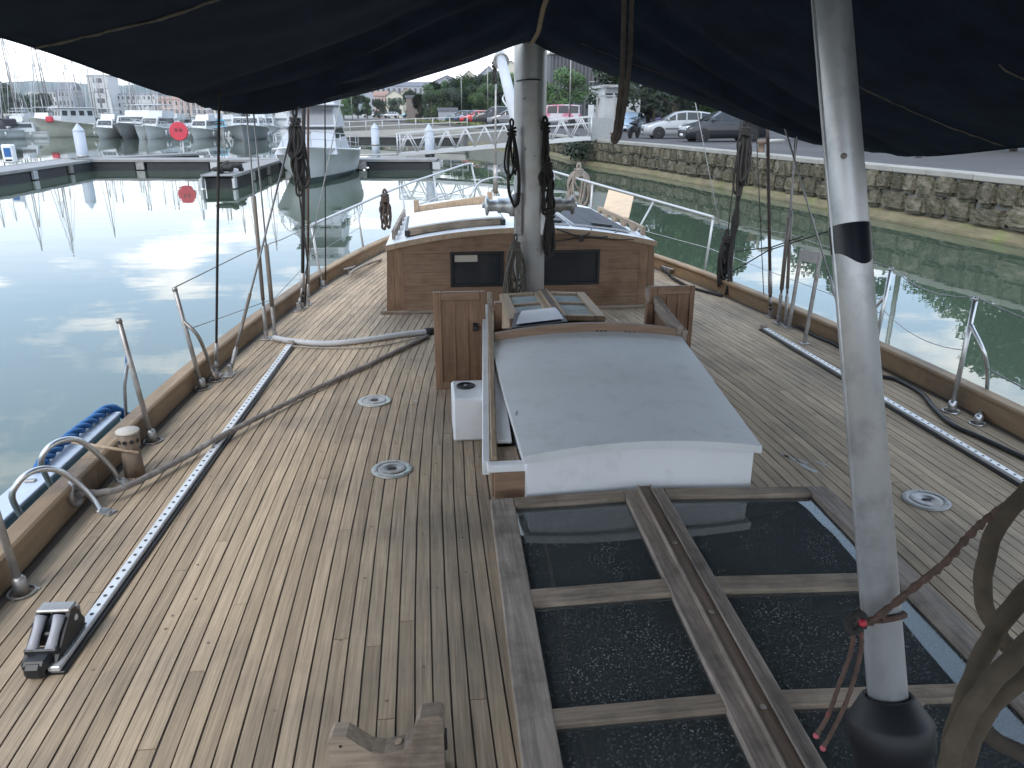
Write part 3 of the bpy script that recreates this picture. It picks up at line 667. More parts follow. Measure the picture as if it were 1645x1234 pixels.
# ================================================================ FORE SKYLIGHT, COMPANIONWAY, NEAR SKYLIGHT
def skylight(label, x0, x1, xm, y0, y1, ztop, zr, bars, stile, mid_w, rail, wood, woodx, glassmat, rows_y):
    t_ = thing('skylight', label, 'skylight', (xm, y0, DECK))
    # coaming
    for (a, b, nm) in (((x0 + 0.02, y0), (x0 + 0.02, y1), 'coaming'), ((x1 - 0.02, y0), (x1 - 0.02, y1), 'coaming')):
        q = MB(); q.box(((a[0] + b[0]) / 2, (y0 + y1) / 2, (DECK + ztop - 0.04) / 2 + 0.0), (0.035, y1 - y0 - 0.004, ztop - 0.042 - DECK)); q.build(nm, PALEW, t_)
    for y in (y0 + 0.02, y1 - 0.02):
        q = MB(); q.box(((x0 + x1) / 2, y, (DECK + ztop - 0.042) / 2), (x1 - x0 - 0.08, 0.035, ztop - 0.044 - DECK)); q.build('coaming', woodx, t_)
    q = MB(); q.box(((x0 + x1) / 2, (y0 + y1) / 2, DECK + 0.005), (x1 - x0 - 0.08, y1 - y0 - 0.08, 0.006)); q.build('well_shade', INSIDE_SHADE, t_)  # dark sheet just above the deck: the deep well's shade, painted
    for (xa, xb, za, zb) in ((x0, xm - 0.004, ztop, zr), (x1, xm + 0.004, ztop, zr)):
        sgn = 1 if xb > xa else -1
        U = V((xb - xa, 0, zb - za)); Lw = U.length; U.normalize()
        nrm = V((-U.z, 0, U.x)) * (1 if U.x > 0 else -1)
        leaf = None
        def bar(u0, u1, ya, yb, th=0.036, name='stile', mat=wood, parent=None, lift=0.0):
            c = V((xa, 0, za)) + U * ((u0 + u1) / 2) + V((0, (ya + yb) / 2, 0)) + nrm * (lift - th / 2)
            Rm = Matrix((U, V((0, 1, 0)), nrm)).transposed() if sgn > 0 else Matrix((-U, V((0, 1, 0)), nrm)).transposed()
            q = MB(); q.box(c, (abs(u1 - u0), yb - ya, th), Rm, 0.004); return q.build(name, mat, t_)
        bar(0, stile, y0, y1); bar(Lw - mid_w, Lw, y0, y1)
        bar(stile + 0.001, Lw - mid_w - 0.001, y1 - rail, y1, name='rail', mat=woodx); bar(stile + 0.001, Lw - mid_w - 0.001, y0, y0 + rail, name='rail', mat=woodx)
        ed = [y0 + rail] + [v_ for r in rows_y for v_ in r] + [y1 - rail]
        for r in rows_y: bar(stile - 0.004, Lw - mid_w + 0.004, r[0], r[1], th=0.03, name='glazing_bar', mat=woodx, lift=-0.003)
        for i in range(0, len(ed), 2):
            c = V((xa, 0, za)) + U * (Lw - mid_w + stile) / 2 + V((0, (ed[i] + ed[i + 1]) / 2, 0)) + nrm * (-0.022)
            Rm = Matrix((U, V((0, 1, 0)), nrm)).transposed() if sgn > 0 else Matrix((-U, V((0, 1, 0)), nrm)).transposed()
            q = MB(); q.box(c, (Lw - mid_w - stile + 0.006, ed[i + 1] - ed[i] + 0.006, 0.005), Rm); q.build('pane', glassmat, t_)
    q = MB(); q.box((xm, (y0 + y1) / 2, zr + 0.004), (0.055, y1 - y0 - 0.01, 0.026), ch=0.008); rb = q.build('ridge_bar', pm('oiled_ridge', (0.17, 0.115, 0.08), 0.6, var=0.35, scale=3, stretch=(26, 1.4, 26), world=True, bump=0.001, col2=(0.08, 0.06, 0.05), c2scale=4), t_)
    for sx in (-0.026, 0.026):
        q = MB(); q.box((xm + sx, (y0 + y1) / 2, zr + 0.013), (0.005, y1 - y0 - 0.03, 0.024), ch=0.001); q.build('bead', wood, rb)
    yy = y0 + 0.3
    while yy < y1 - 0.1:
        q = MB(); q.lathe([(0.011, 0), (0.009, 0.003)], 10, (xm, yy, zr + 0.018)); q.build('screw_plug', GREYW, rb); yy += 0.42
    return t_
HYA = 2.95
b1 = G(950, 940, 1.27).y, G(950, 965, 1.27).y; b2 = G(1000, 1130, 1.27).y, G(1000, 1157, 1.27).y; SX0, SX1 = G(788, 805, 1.262).x, G(1345, 795, 1.262).x; print('SKY', SX0, SX1, b1, b2, G(788, 805, 1.262).y)
sk = skylight('large weathered grey skylight with glass panes and central ridge', SX0, SX1, 0.12, 0.45, HYA - 0.04, 1.262, 1.285, 2, 0.10, 0.085, 0.07, GREYW, GREYX, PANE,
         [(0.90, 0.955), (b2[1], b2[0]), (b1[1], b1[0])])
sk.rotation_euler = (0, 0, math.radians(-1.2)); sk.location.x -= math.sin(math.radians(1.2)) * (HYA - 0.45)
skylight('small pale-framed skylight between the open companionway and the mast', -0.24, 0.42, 0.09, 5.02, 5.78, 1.50, 1.515, 1, 0.07, 0.06, 0.05, PALEW, PALEW, pm('pale_pane', (0.36, 0.42, 0.41), 0.12, var=0.12, scale=5, col2=(0.50, 0.56, 0.56), c2scale=4), [(5.42, 5.45)])  # panes are an opaque pale grey-green, without transmission
# hinge on the near skylight's quay-side stile
q = MB(); q.box(G(1465, 1120, 1.267), (0.09, 0.05, 0.012), ch=0.003); q.lathe([(0.012, 0), (0.01, 0.006)], 8, G(1462, 1118, 1.273)); q.build('corner_plate', GREYX, sk)
# clipboard with paper on the small skylight
cbd = thing('clipboard', 'sheet of white paper on a dark clipboard', 'clipboard', (0.03, 5.0, 1.53))
def onboard(dz): return [G(822, 527, 1.60 + dz), G(912, 516, 1.60 + dz), G(896, 496, 1.565 + dz), G(826, 503, 1.565 + dz)]
a = onboard(0); q = MB(); lo = [p_ - V((0, 0, 0.016)) for p_ in a]; q.add(a + lo, [(0, 1, 2, 3), (4, 5, 6, 7), (0, 1, 5, 4), (1, 2, 6, 5), (2, 3, 7, 6), (3, 0, 4, 7)]); q.build('board', pm('dark_board', (0.02, 0.025, 0.04), 0.5), cbd)
a = [G(829, 521, 1.608), G(905, 512, 1.608), G(891, 496, 1.574), G(838, 502, 1.58), ]
rows = []
for j in range(7):
    t_ = j / 6; lift = 0.012 * math.sin(t_ * math.pi) + 0.01 * t_ * t_
    rows.append([a[0].lerp(a[1], u) * (1 - t_) + a[3].lerp(a[2], u) * t_ + V((0, 0, lift)) for u in (0, 0.33, 0.66, 1)])
q = MB(); q.grid(rows); q.build('paper', PAPER, cbd)
for (px, py) in ((830, 527), (905, 517)):
    pp = G(px, py, 1.585); q = MB(); q.beam(pp, V((pp.x, pp.y, 1.515)), 0.03, 0.02, up=(0, 1, 0)); q.build('foot', BLACK, cbd)
q = MB(); pp = G(860, 506, 1.56); q.beam(pp, V((pp.x, pp.y, 1.518)), 0.05, 0.02, up=(0, 1, 0)); q.build('foot', BLACK, cbd)

# ---- companionway: sloping coamings, white arched hatch, two wooden doors
HX = 0.12
cw = thing('companionway', 'white arched companionway hatch with wooden doors swung open', 'companionway', (HX, 3.0, DECK))
HY0, HY1 = 2.95, 4.20
def hzc(y): return lerp(1.455, 1.575, (y - HY0) / (HY1 - HY0))
def hw(y): return lerp(0.495, 0.535, (y - HY0) / (HY1 - HY0))
def hzt(u, y): return hzc(y) + 0.046 * (1 - u * u)
us = [lerp(-1, 1, j / 20) for j in range(21)]
ys = [HY0, 3.2, 3.58, 3.60, 3.9, 4.1, HY1]
def top_row(y, dz=0.0, dw=0.022): return [V((HX + u * (hw(y) + dw), y, hzt(u, y) + dz)) for u in us]
q = MB(); T = [top_row(HY0 - 0.03)] + [top_row(y, 0.004 if y >= 3.60 else 0.0) for y in ys]; Bt = [[p_ - V((0, 0, 0.034)) for p_ in r] for r in T]
q.grid(T); q.grid(Bt); q.grid([T[0], Bt[0]], False); q.grid([T[-1], Bt[-1]], False)
for j in (0, -1): q.grid([[r[j] for r in T], [r[j] for r in Bt]], False)
lid = q.build('hatch_top', HATCHW, cw)
q = MB(); A = top_row(HY0, -0.034, 0.0); q.grid([A, [V((p_.x, p_.y, DECK + 0.002)) for p_ in A]], False); q.grid([[p_ + V((0, 0.025, 0)) for p_ in A], [V((p_.x, p_.y + 0.025, DECK + 0.002)) for p_ in A]], False)
for j in (0, -1): q.add([A[j], V((A[j].x, A[j].y, DECK)), V((A[j].x, A[j].y + 0.025, DECK)), A[j] + V((0, 0.025, 0))], [(0, 1, 2, 3)])
q.build('aft_panel', WHITE, cw)
for sg in (-1, 1):
    q = MB(); rows = [[V((HX + sg * hw(y), y, DECK)) for y in ys], [V((HX + sg * hw(y), y, hzc(y) - 0.033)) for y in ys]]; rows2 = [[p_ - V((sg * 0.02, 0, 0)) for p_ in r] for r in rows]
    q.grid(rows, False); q.grid(rows2, False); q.build('side_panel', WHITE, cw)
# arched wooden beam at the front of the hatch
q = MB(); A = top_row(HY1 + 0.002, 0.050, -0.01); B = top_row(HY1 + 0.002, -0.04, -0.01); A2 = [p_ + V((0, 0.035, 0)) for p_ in A]; B2 = [p_ + V((0, 0.035, 0)) for p_ in B]
q.grid([A, B], False); q.grid([A2, B2], False); q.grid([A, A2], False); q.grid([B, B2], False)
bm_ = q.build('front_beam', pm('beam_wood', (0.24, 0.155, 0.10), 0.6, var=0.25, scale=3, stretch=(1.6, 20, 20)), cw)
for u in (0.12, 0.17, 0.22, 0.45, 0.50, 0.56):
    q = MB(); pp = V((HX + u * 0.5, HY1, hzt(u, HY1) + 0.004)); q.lathe([(0.008, 0), (0.006, 0.004)], 7, pp, (0, -1, 0)); q.build('bolt', BLACK, bm_)
# sloping rails (coamings) either side
for sg in (-1, 1):
    a = V((HX + sg * 0.625, 3.08, 1.36)); b = V((HX + sg * 0.51, 4.78, 1.72))
    if sg > 0: a = a.lerp(b, 0.67)
    q = MB(); q.beam(a, b, 0.028 if sg < 0 else 0.04, 0.05 if sg < 0 else 0.075, ch=0.005); q.build('slide_rail', PALEW if sg < 0 else GREYW, cw)
    q = MB(); off = V((sg * 0.035, 0, -0.03)); q.beam(a + off, b + off + V((0, -0.12, -0.035)), 0.035, 0.075, ch=0.004); q.build('outer_rail', WHITE if sg < 0 else GREYW, cw)
    q = MB(); z0 = DECK + 0.002
    vs = [V((a.x + sg * 0.01, a.y - 0.02, z0)), V((b.x + sg * 0.01, b.y, z0)), b + V((sg * 0.01, 0, -0.026)), a + V((sg * 0.01, -0.02, -0.026))]
    vs2 = [p_ - V((sg * 0.022, 0, 0)) for p_ in vs]
    q.add(vs + vs2, [(0, 1, 2, 3), (4, 5, 6, 7), (0, 1, 5, 4), (1, 2, 6, 5), (2, 3, 7, 6), (3, 0, 4, 7)]); q.build('side_board', TEAKV, cw)
    if sg > 0: continue_left = False
    else: continue_left = True
    xi = HX + sg * 0.50; xo = HX + sg * 0.625
    if continue_left: q = MB(); q.box(((xi + xo) / 2, 3.03, (DECK + 1.335) / 2), (abs(xo - xi) + 0.01, 0.03, 1.335 - DECK), ch=0.003); q.build('end_board', TEAKV, cw)
    if sg < 0: q = MB(); q.box(((xi + xo) / 2 - sg * 0.004, 3.045, 1.352), (abs(xo - xi) + 0.075, 0.05, 0.036), ch=0.005); q.build('end_sill', WHITE, cw)
    if sg < 0: q = MB(); q.box(((xi + xo) / 2, 3.16, 1.347), (abs(xo - xi) - 0.02, 0.17, 0.02), ch=0.003); q.build('slide_filler', PALEW, cw)
    if sg < 0: q = MB(); q.beam((HX + sg * 0.565, 3.25, 1.378), (HX + sg * 0.545, 4.15, 1.56), 0.07, 0.02, ch=0.003); q.build('slide_channel', WHITE, cw)
    # door
    if sg < 0: x0, x1, yy, zt = -0.745, -0.44, 4.46, 1.815
    else: x0, x1, yy, zt = 0.60, 0.885, 4.62, 1.785
    q = MB(); zb = DECK + 0.012
    q.prism([(x0 + 0.045, zb + 0.05), (x1 - 0.03, zb + 0.05), (x1 - 0.03, zt - 0.05), (x0 + 0.045, zt - 0.05)], (0, yy + 0.004, 0), (1, 0, 0), (0, 0, 1), (0, 0.012, 0)); dr = q.build('door', TEAKX, cw)
    q = MB(); q.box((x0 + 0.023, yy + 0.008, (zb + zt) / 2), (0.046, 0.032, zt - zb), ch=0.004); q.build('door_stile', TEAKX, dr)
    q = MB(); q.box((x1 - 0.015, yy + 0.008, (zb + zt) / 2), (0.03, 0.032, zt - zb), ch=0.004); q.build('door_stile', TEAKX, dr)
    for zc in (zb + 0.026, zt - 0.026):
        q = MB(); q.box(((x0 + x1) / 2 + 0.008, yy + 0.008, zc), (x1 - x0 - 0.078, 0.030, 0.052), ch=0.004); q.build('door_rail', TEAKV, dr)
    for k in range(1, 3):
        xg = lerp(x0 + 0.045, x1 - 0.03, k / 3); q = MB(); q.box((xg, yy + 0.001, (zb + zt) / 2), (0.012, 0.008, zt - zb - 0.106), ch=0.002); q.build('door_batten', TEAKX, dr)
    if sg < 0: q = MB(); q.box((x1 - 0.06, yy - 0.002, 1.60), (0.03, 0.014, 0.05), ch=0.003); q.lathe([(0.008, 0), (0.008, 0.03), (0.014, 0.034), (0.012, 0.045)], 8, (x1 - 0.06, yy - 0.008, 1.605), (0, -1, 0)); q.build('door_latch', BLACK, dr)
    q = MB(); q.tube([(x1 - 0.001 if sg < 0 else x0 + 0.001, yy - 0.012, z) for z in (1.30, 1.36)], 0.007, 8); q.build('hinge', GALV, dr)
q = MB(); q.box((HX, 4.45, DECK + 0.01), (0.98, 0.5, 0.01)); q.build('hatchway_shade', INSIDE_SHADE, cw)  # dark sheet on the deck paints the shade of the open hatch
q = MB(); q.box((HX - 0.48, 4.52, 1.47), (0.045, 0.05, 0.53), ch=0.005); q.build('door_post', TEAKX, cw)
q = MB(); q.box((HX + 0.48, 4.62, 1.45), (0.045, 0.05, 0.48), ch=0.005); q.build('door_post', TEAKX, cw)
q = MB(); q.box((HX, 4.74, 1.36), (0.92, 0.03, 0.30), ch=0.004); q.build('front_coaming', TEAKV, cw)
q = MB()
for z in (1.40, 1.44): q.box((HX - 0.493, 3.02 + (z - 1.40), z), (0.012, 0.05, 0.03), ch=0.003)
q.tube(catmull([(HX - 0.50, 3.1, 1.47), (HX - 0.515, 3.2, 1.46), (HX - 0.50, 3.32, 1.50)], 4), 0.004, 6); q.build('hatch_latch', GALV, cw)
# white box with vent hole beside it
wb = thing('vent_box', 'small white box with dark round vent beside the open door', 'box', (-0.57, 3.8, DECK))
q = MB(); q.box((-0.575, 3.83, DECK + 0.118), (0.18, 0.29, 0.236), ch=0.012); q.build('housing', WHITE, wb)
q = MB(); q.lathe([(0.050, 0), (0.050, 0.006), (0.042, 0.010), (0.038, 0.004), (0.0, 0.003)], 20, (-0.59, 3.87, DECK + 0.2365)); vt = q.build('vent_rim', BLACK, wb)
q = MB(); q.lathe([(0.012, 0), (0.01, 0.006)], 10, (-0.59, 3.87, DECK + 0.240)); q.build('vent_knob', GALV, vt)

# ================================================================ DECK FITTINGS
def deck_plate(px, py, r, label, mat):
    p_ = G(px, py); t_ = thing('deck_plate', label, 'deck plate', (p_.x, p_.y, DECK))
    q = MB(); q.lathe([(r, 0.0008), (r, 0.005), (r * 0.97, 0.008), (r * 0.72, 0.009), (r * 0.70, 0.005)], 32, (p_.x, p_.y, DECK)); q.build('flange', mat, t_)
    q = MB(); q.lathe([(r * 0.69, 0.001), (r * 0.69, 0.007), (r * 0.62, 0.010), (r * 0.33, 0.011), (r * 0.30, 0.008), (0, 0.008)], 32, (p_.x, p_.y, DECK)); cv = q.build('cover', GALV if mat is not GALV else ALU, t_)
    q = MB(); q.box((p_.x, p_.y, DECK + 0.011), (r * 0.4, 0.012, 0.006), ch=0.002); q.build('key_slot', BLACK, cv)
    for k in range(6):
        a = k * math.pi / 3 + 0.3; q = MB(); q.lathe([(0.006, 0), (0.004, 0.002)], 8, (p_.x + r * 0.85 * math.cos(a), p_.y + r * 0.85 * math.sin(a), DECK + 0.0084)); q.build('screw', GALV, t_)
PL = pm('cast_plate', (0.42, 0.42, 0.40), 0.45, 0.5, var=0.15, scale=20, col2=(0.22, 0.33, 0.28), c2scale=22)
deck_plate(602, 645, 0.098, 'round metal deck plate nearer the wooden door', PL)
deck_plate(630, 755, 0.098, 'round metal deck plate midway between the white box and the holed track', PL)
deck_plate(1488, 805, 0.098, 'round metal deck plate between the large skylight and the quay-side track', pm('cast_plate_dark', (0.30, 0.29, 0.28), 0.5, 0.5, var=0.15, scale=20))

def track(p0, p1, label):
    p0, p1 = V(p0), V(p1); t_ = thing('sheet_track', label, 'track', (p0 + p1) / 2)
    q = MB(); q.beam(p0 + V((0, 0, 0.006)), p1 + V((0, 0, 0.006)), 0.062, 0.012, ch=0.002); q.build('base_strip', BLACK, t_)
    d = (p1 - p0); L = d.length; d.normalize(); w_ = d.cross(V((0, 0, 1)))
    q = MB(); q.beam(p0 + V((0, 0, 0.021)), p1 + V((0, 0, 0.021)), 0.036, 0.018, ch=0.003); rl = q.build('rail', pm('track_alloy', (0.62, 0.62, 0.62), 0.38, 0.45, var=0.08, scale=20), t_)
    hm = MB().lathe([(0.0068, 0), (0.0064, 0.0012)], 10).mesh('hole'); hm.materials.append(BLACK)
    k = int(L / 0.052)
    for i in range(1, k):
        o = bpy.data.objects.new('hole', hm); COL.objects.link(o); o.parent = rl; o.location = p0 + d * (i * L / k) + V((0, 0, 0.0302)) - (p0 + p1) / 2
    q = MB(); q.box(p0 + d * 0.02 + V((0, 0, 0.03)), (0.05, 0.05, 0.03), ch=0.006); q.build('end_stop', GREYW, t_)
    return t_
track(G(468, 556), G(88, 1085), 'pale alloy track with holes running past the mooring rope')
track(G(1225, 530), G(1700, 815), 'pale alloy track with holes on the deck beside the aluminium pole')
# lead car on the port track
pc = G(92, 1045); d = (G(468, 556) - G(88, 1085)).normalized(); x_ = d.cross(V((0, 0, 1))); RM = Matrix((x_, d, V((0, 0, 1)))).transposed()
lc = thing('lead_car', 'black sheet car with two silver rollers on the holed track', 'sheet car', (pc.x, pc.y, DECK))
def L_(a, b, c): return V((pc.x, pc.y, DECK)) + RM @ V((a, b, c))
q = MB()
prof = [(-0.10, 0.03), (0.085, 0.03), (0.095, 0.05), (0.055, 0.125), (0.03, 0.13), (0.01, 0.115), (-0.075, 0.05)]
for sx in (-0.052, 0.040):
    q.prism([(b, c) for b, c in prof], L_(sx, 0, 0), RM @ V((0, 1, 0)), V((0, 0, 1)), RM @ V((0.012, 0, 0)))
q.build('cheek', BLACK, lc)
q = MB(); q.box(L_(0, 0.045, 0.128), (0.104, 0.05, 0.012), RM, 0.004); q.box(L_(0, 0.09, 0.07), (0.09, 0.014, 0.07), RM, 0.004); q.build('top_plate', GALV, lc)
q = MB(); q.box(L_(0, 0.02, 0.062), (0.078, 0.10, 0.05), RM, 0.006); q.build('body', BLACK, lc)
ax = (L_(0, 0.018, 0.125) - L_(0, -0.072, 0.055)).normalized()
for sx in (-0.027, 0.027):
    q = MB(); q.lathe([(0.017, 0), (0.0145, 0.03), (0.0135, 0.052), (0.0145, 0.075), (0.017, 0.105)], 14, L_(sx, -0.078, 0.060), ax); q.build('roller', pm('roller_grey', (0.34, 0.34, 0.37), 0.45, var=0.05), lc)
q = MB(); q.box(L_(0, -0.105, 0.04), (0.075, 0.06, 0.035), RM, 0.01); q.box(L_(0, -0.075, 0.058), (0.10, 0.02, 0.02), RM, 0.005); q.box(L_(0, -0.13, 0.028), (0.06, 0.03, 0.05), RM, 0.012); q.build('stop_knob', BLACK, lc)
q = MB(); q.lathe([(0.011, 0), (0.009, 0.003)], 10, L_(0.0525, 0.045, 0.09), RM @ V((1, 0, 0))); q.build('pin', RIM, lc)

# mooring rope from the fairlead across to the hose end
fl = G(130, 812)
pr = [V((-bw(3.12) - 0.02, 3.12, DECK + 0.085)), V((-bw(3.12) + 0.05, 3.13, DECK + 0.075)), G(200, 783, DECK + 0.05), G(300, 733, DECK + 0.035), G(342, 708, DECK + 0.047), G(420, 668, DECK + 0.034), G(500, 628, DECK + 0.022), G(600, 582, DECK + 0.018), G(688, 540, DECK + 0.016)]
q = MB(); q.rope(catmull(pr, 8), 0.0165)
tag(q.build('mooring_rope', MOOR, loc=pr[2]), 'thick twisted grey mooring rope led through the bulwark across the deck', 'rope')
q = MB(); q.lathe([(0.055, -0.02), (0.062, 0.0), (0.06, 0.014), (0.046, 0.018), (0.040, 0.0)], 18, (-bw(3.12) + 0.002, 3.12, DECK + 0.083), (1, 0, 0))
tag(q.build('fairlead', GALV, loc=(-bw(3.12), 3.12, DECK + 0.083)), 'round metal fairlead in the bulwark holding the mooring rope', 'fairlead')
hp_ = [G(440, 543, DECK + 0.03), G(475, 549, DECK + 0.022), G(530, 552, DECK + 0.022), G(590, 546, DECK + 0.022), G(650, 537, DECK + 0.022), G(690, 533, DECK + 0.022)]
q = MB(); q.tube(catmull(hp_, 6), 0.021, 10); hs = thing('grey_hose', 'pale grey hose lying on deck between the shrouds and the wooden door', 'hose', hp_[2]); q.build('hose_tube', HOSE, hs)
q = MB(); e = hp_[-1]; q.lathe([(0.03, -0.03), (0.03, 0.03)], 10, e, hp_[-1] - hp_[-2]); q.build('end_lashing', DARKROPE, hs)
q = MB(); q.tube(catmull([G(470, 556, DECK + 0.02), G(520, 559, DECK + 0.01), G(600, 557, DECK + 0.01), G(684, 540, DECK + 0.012)], 6), 0.006, 6)
tag(q.build('thin_line', GREYROPE, loc=G(520, 559)), 'thin grey line trailing on deck beside the pale hose', 'rope')

# bollard
bp_ = V((-2.165, 3.46, DECK)); bo = thing('bollard', 'round wooden mooring bollard with pale flat top', 'bollard', bp_)
q = MB(); q.lathe([(0.045, 0), (0.042, 0.11), (0.038, 0.135), (0.047, 0.148), (0.049, 0.208), (0.046, 0.214)], 22, bp_); q.build('post', pm('bollard_wood', (0.20, 0.15, 0.11), 0.7, var=0.3, scale=4, stretch=(12, 12, 1.5), col2=(0.12, 0.09, 0.07), c2scale=8), bo)
q = MB(); q.lathe([(0.051, 0.214), (0.052, 0.221), (0.049, 0.226), (0, 0.227)], 22, bp_); q.build('cap', pm('bollard_cap', (0.44, 0.40, 0.35), 0.6, var=0.1, scale=14), bo)
for a in (-2.2, -1.6, -1.0, -0.4):
    q = MB(); q.lathe([(0.010, 0), (0.010, 0.003)], 8, bp_ + V((0.0485 * math.cos(a), 0.0485 * math.sin(a), 0.18)), (math.cos(a), math.sin(a), 0)); q.build('hole', BLACK, bo)
q = MB(); q.tube([bp_ + V((-0.24, -0.02, 0.185)), bp_ + V((0.05, -0.045, 0.13))], 0.008, 8); q.build('cross_pin', PALEW, bo)
# two stainless hoops over the bulwark
def hoop(a, b, top, label, foot):
    t_ = thing('steel_hoop', label, 'steel hoop', foot)
    pts = catmull([V(p_) for p_ in a], 7); q = MB(); q.tube(pts, 0.0125, 12); q.build('hoop_tube', STEEL, t_)
    q = MB(); e = V(a[-1]); q.box(e + V((0.03, -0.02, 0.004)), (0.09, 0.05, 0.008), Matrix.Rotation(-0.5, 3, 'Z'), 0.003); q.build('foot_plate', STEEL, t_)
    q = MB(); q.lathe([(0.012, 0), (0.012, 0.006)], 8, e + V((0.05, -0.035, 0.008))); q.build('bolt', GALV, t_)
def hoop_path(pix, xi, xo):
    n_ = len(pix) - 1; return [XP(px, py, lerp(xo, xi, i / n_)) for i, (px, py) in enumerate(pix)]
P1 = [(42, 842), (20, 802), (27, 779), (45, 761), (71, 753), (98, 758), (125, 777), (148, 800)]
P2 = [(88, 792), (70, 757), (66, 740), (77, 720), (98, 708), (125, 707), (152, 725), (178, 751)]
e1 = G(161, 820); hoop(hoop_path(P1, -2.215, -2.47) + [e1], None, None, 'bent stainless hoop over the bulwark with its foot by the fairlead', e1)
e1 = G(192, 772); hoop(hoop_path(P2, -2.23, -2.47) + [e1], None, None, 'bent stainless hoop over the bulwark next to the bollard', e1)
# pale teal beam outboard, wrapped with blue rope
fb = thing('fender_beam', 'pale teal hollow beam hung outside the bulwark', 'fender beam', (-2.8, 3.3, 1.05))
a = V((-2.80, 2.35, 1.06)); b = V((-2.78, 4.75, 1.03))
q = MB(); q.beam(a, b, 0.145, 0.02, ch=0.004); q.build('top_board', PALEB, fb)
q = MB(); q.beam(a - V((0, 0, 0.16)), b - V((0, 0, 0.16)), 0.125, 0.298, ch=0.01); q.build('beam_body', TEAL, fb)
for yy in (3.12, 3.75):
    q = MB(); c = a.lerp(b, (yy - 2.35) / 2.4); q.box(c + V((0.0, 0, 0.015)), (0.05, 0.03, 0.012), ch=0.003); q.build('pad_eye', GALV, fb)
def braid(pts, r, name, label):
    q = MB(); pts = catmull(pts, 10)
    for k in range(3):
        off = []
        for i, p_ in enumerate(pts):
            t_ = (pts[min(i + 1, len(pts) - 1)] - pts[max(i - 1, 0)]).normalized(); u = t_.cross(V((0, 0, 1))).normalized(); v_ = t_.cross(u); a_ = i * 0.62 + k * 2.094
            off.append(p_ + (u * math.cos(a_) + v_ * math.sin(a_)) * r * 0.62)
        q.tube(off, r * 0.6, 7)
    return tag(q.build(name, BLUEROPE, loc=pts[0]), label, 'rope')
braid([V((-2.80, 3.85, 1.06)), V((-2.805, 3.98, 1.085)), V((-2.80, 4.25, 1.085)), V((-2.79, 4.5, 1.075)), V((-2.77, 4.75, 1.06)), V((-2.70, 4.85, 0.95))], 0.026, 'blue_rope', 'bright blue braided rope lashed along the teal beam beyond the hoops')
braid([V((-2.86, 2.75, 1.08)), V((-2.80, 2.98, 1.105)), V((-2.72, 3.07, 1.09)), V((-2.69, 3.04, 0.98)), V((-2.69, 2.98, 0.86))], 0.030, 'blue_rope', 'bright blue braided rope looped over the end of the teal beam')
# wooden chock in the foreground
ck = thing('wooden_chock', 'grey wooden chock with a hollowed top beside the large skylight', 'chock', (-0.93, 1.55, DECK))
o = V((-1.045, 1.56, DECK)); W_ = 0.285
poly = [(0, 0), (W_, 0), (W_, 0.185), (W_ - 0.008, 0.195), (W_ - 0.055, 0.192), (W_ - 0.068, 0.17), (W_ - 0.078, 0.12), (W_ - 0.10, 0.095), (W_ - 0.15, 0.085), (0.105, 0.09), (0.075, 0.115), (0.045, 0.143), (0.01, 0.142), (0, 0.132)]
q = MB(); q.prism(poly, o, (1, -0.05, 0), (0, 0, 1), (0.005, 0.05, 0)); q.build('body', GREYX, ck)
q = MB(); q.lathe([(0.0035, 0), (0.0035, 0.002)], 8, o + V((0.03, -0.003, 0.115)), (0, -1, 0)); q.build('hole', BLACK, ck)
q = MB(); q.lathe([(0.011, 0), (0.009, 0.003)], 10, o + V((W_ - 0.113, 0.02, 0.094)), (-0.3, 0, 1)); q.build('plug', PALEW, ck)
q = MB(); q.box(o + V((W_ + 0.004, 0.02, 0.09)), (0.012, 0.03, 0.05), ch=0.003); q.build('side_bolt', BLACK, ck)

# old paint splashes on the quay-side deck
R = random.Random(4)
for (px, py, rx, ry) in ((1272, 737, 0.05, 0.012), (1297, 752, 0.07, 0.016), (1262, 733, 0.03, 0.008), (1318, 745, 0.04, 0.010), (1290, 742, 0.03, 0.012), (955, 700, 0.02, 0.008)):
    c = G(px, py) if px > 1000 else G(668, 645)
    vs = []; d = V((0.45, -1, 0)).normalized(); n2 = V((d.y, -d.x, 0))
    for k in range(14): a = 2 * math.pi * k / 14; f = R.uniform(0.55, 1.2); vs.append(V((c.x, c.y, DECK + 0.0022)) + d * math.cos(a) * rx * f + n2 * math.sin(a) * ry * f)
    q = MB(); q.add(vs, [list(range(14))]); q.build('paint_splash', pm('splash', (0.42, 0.43, 0.42), 0.7, var=0.3, scale=30), deck)

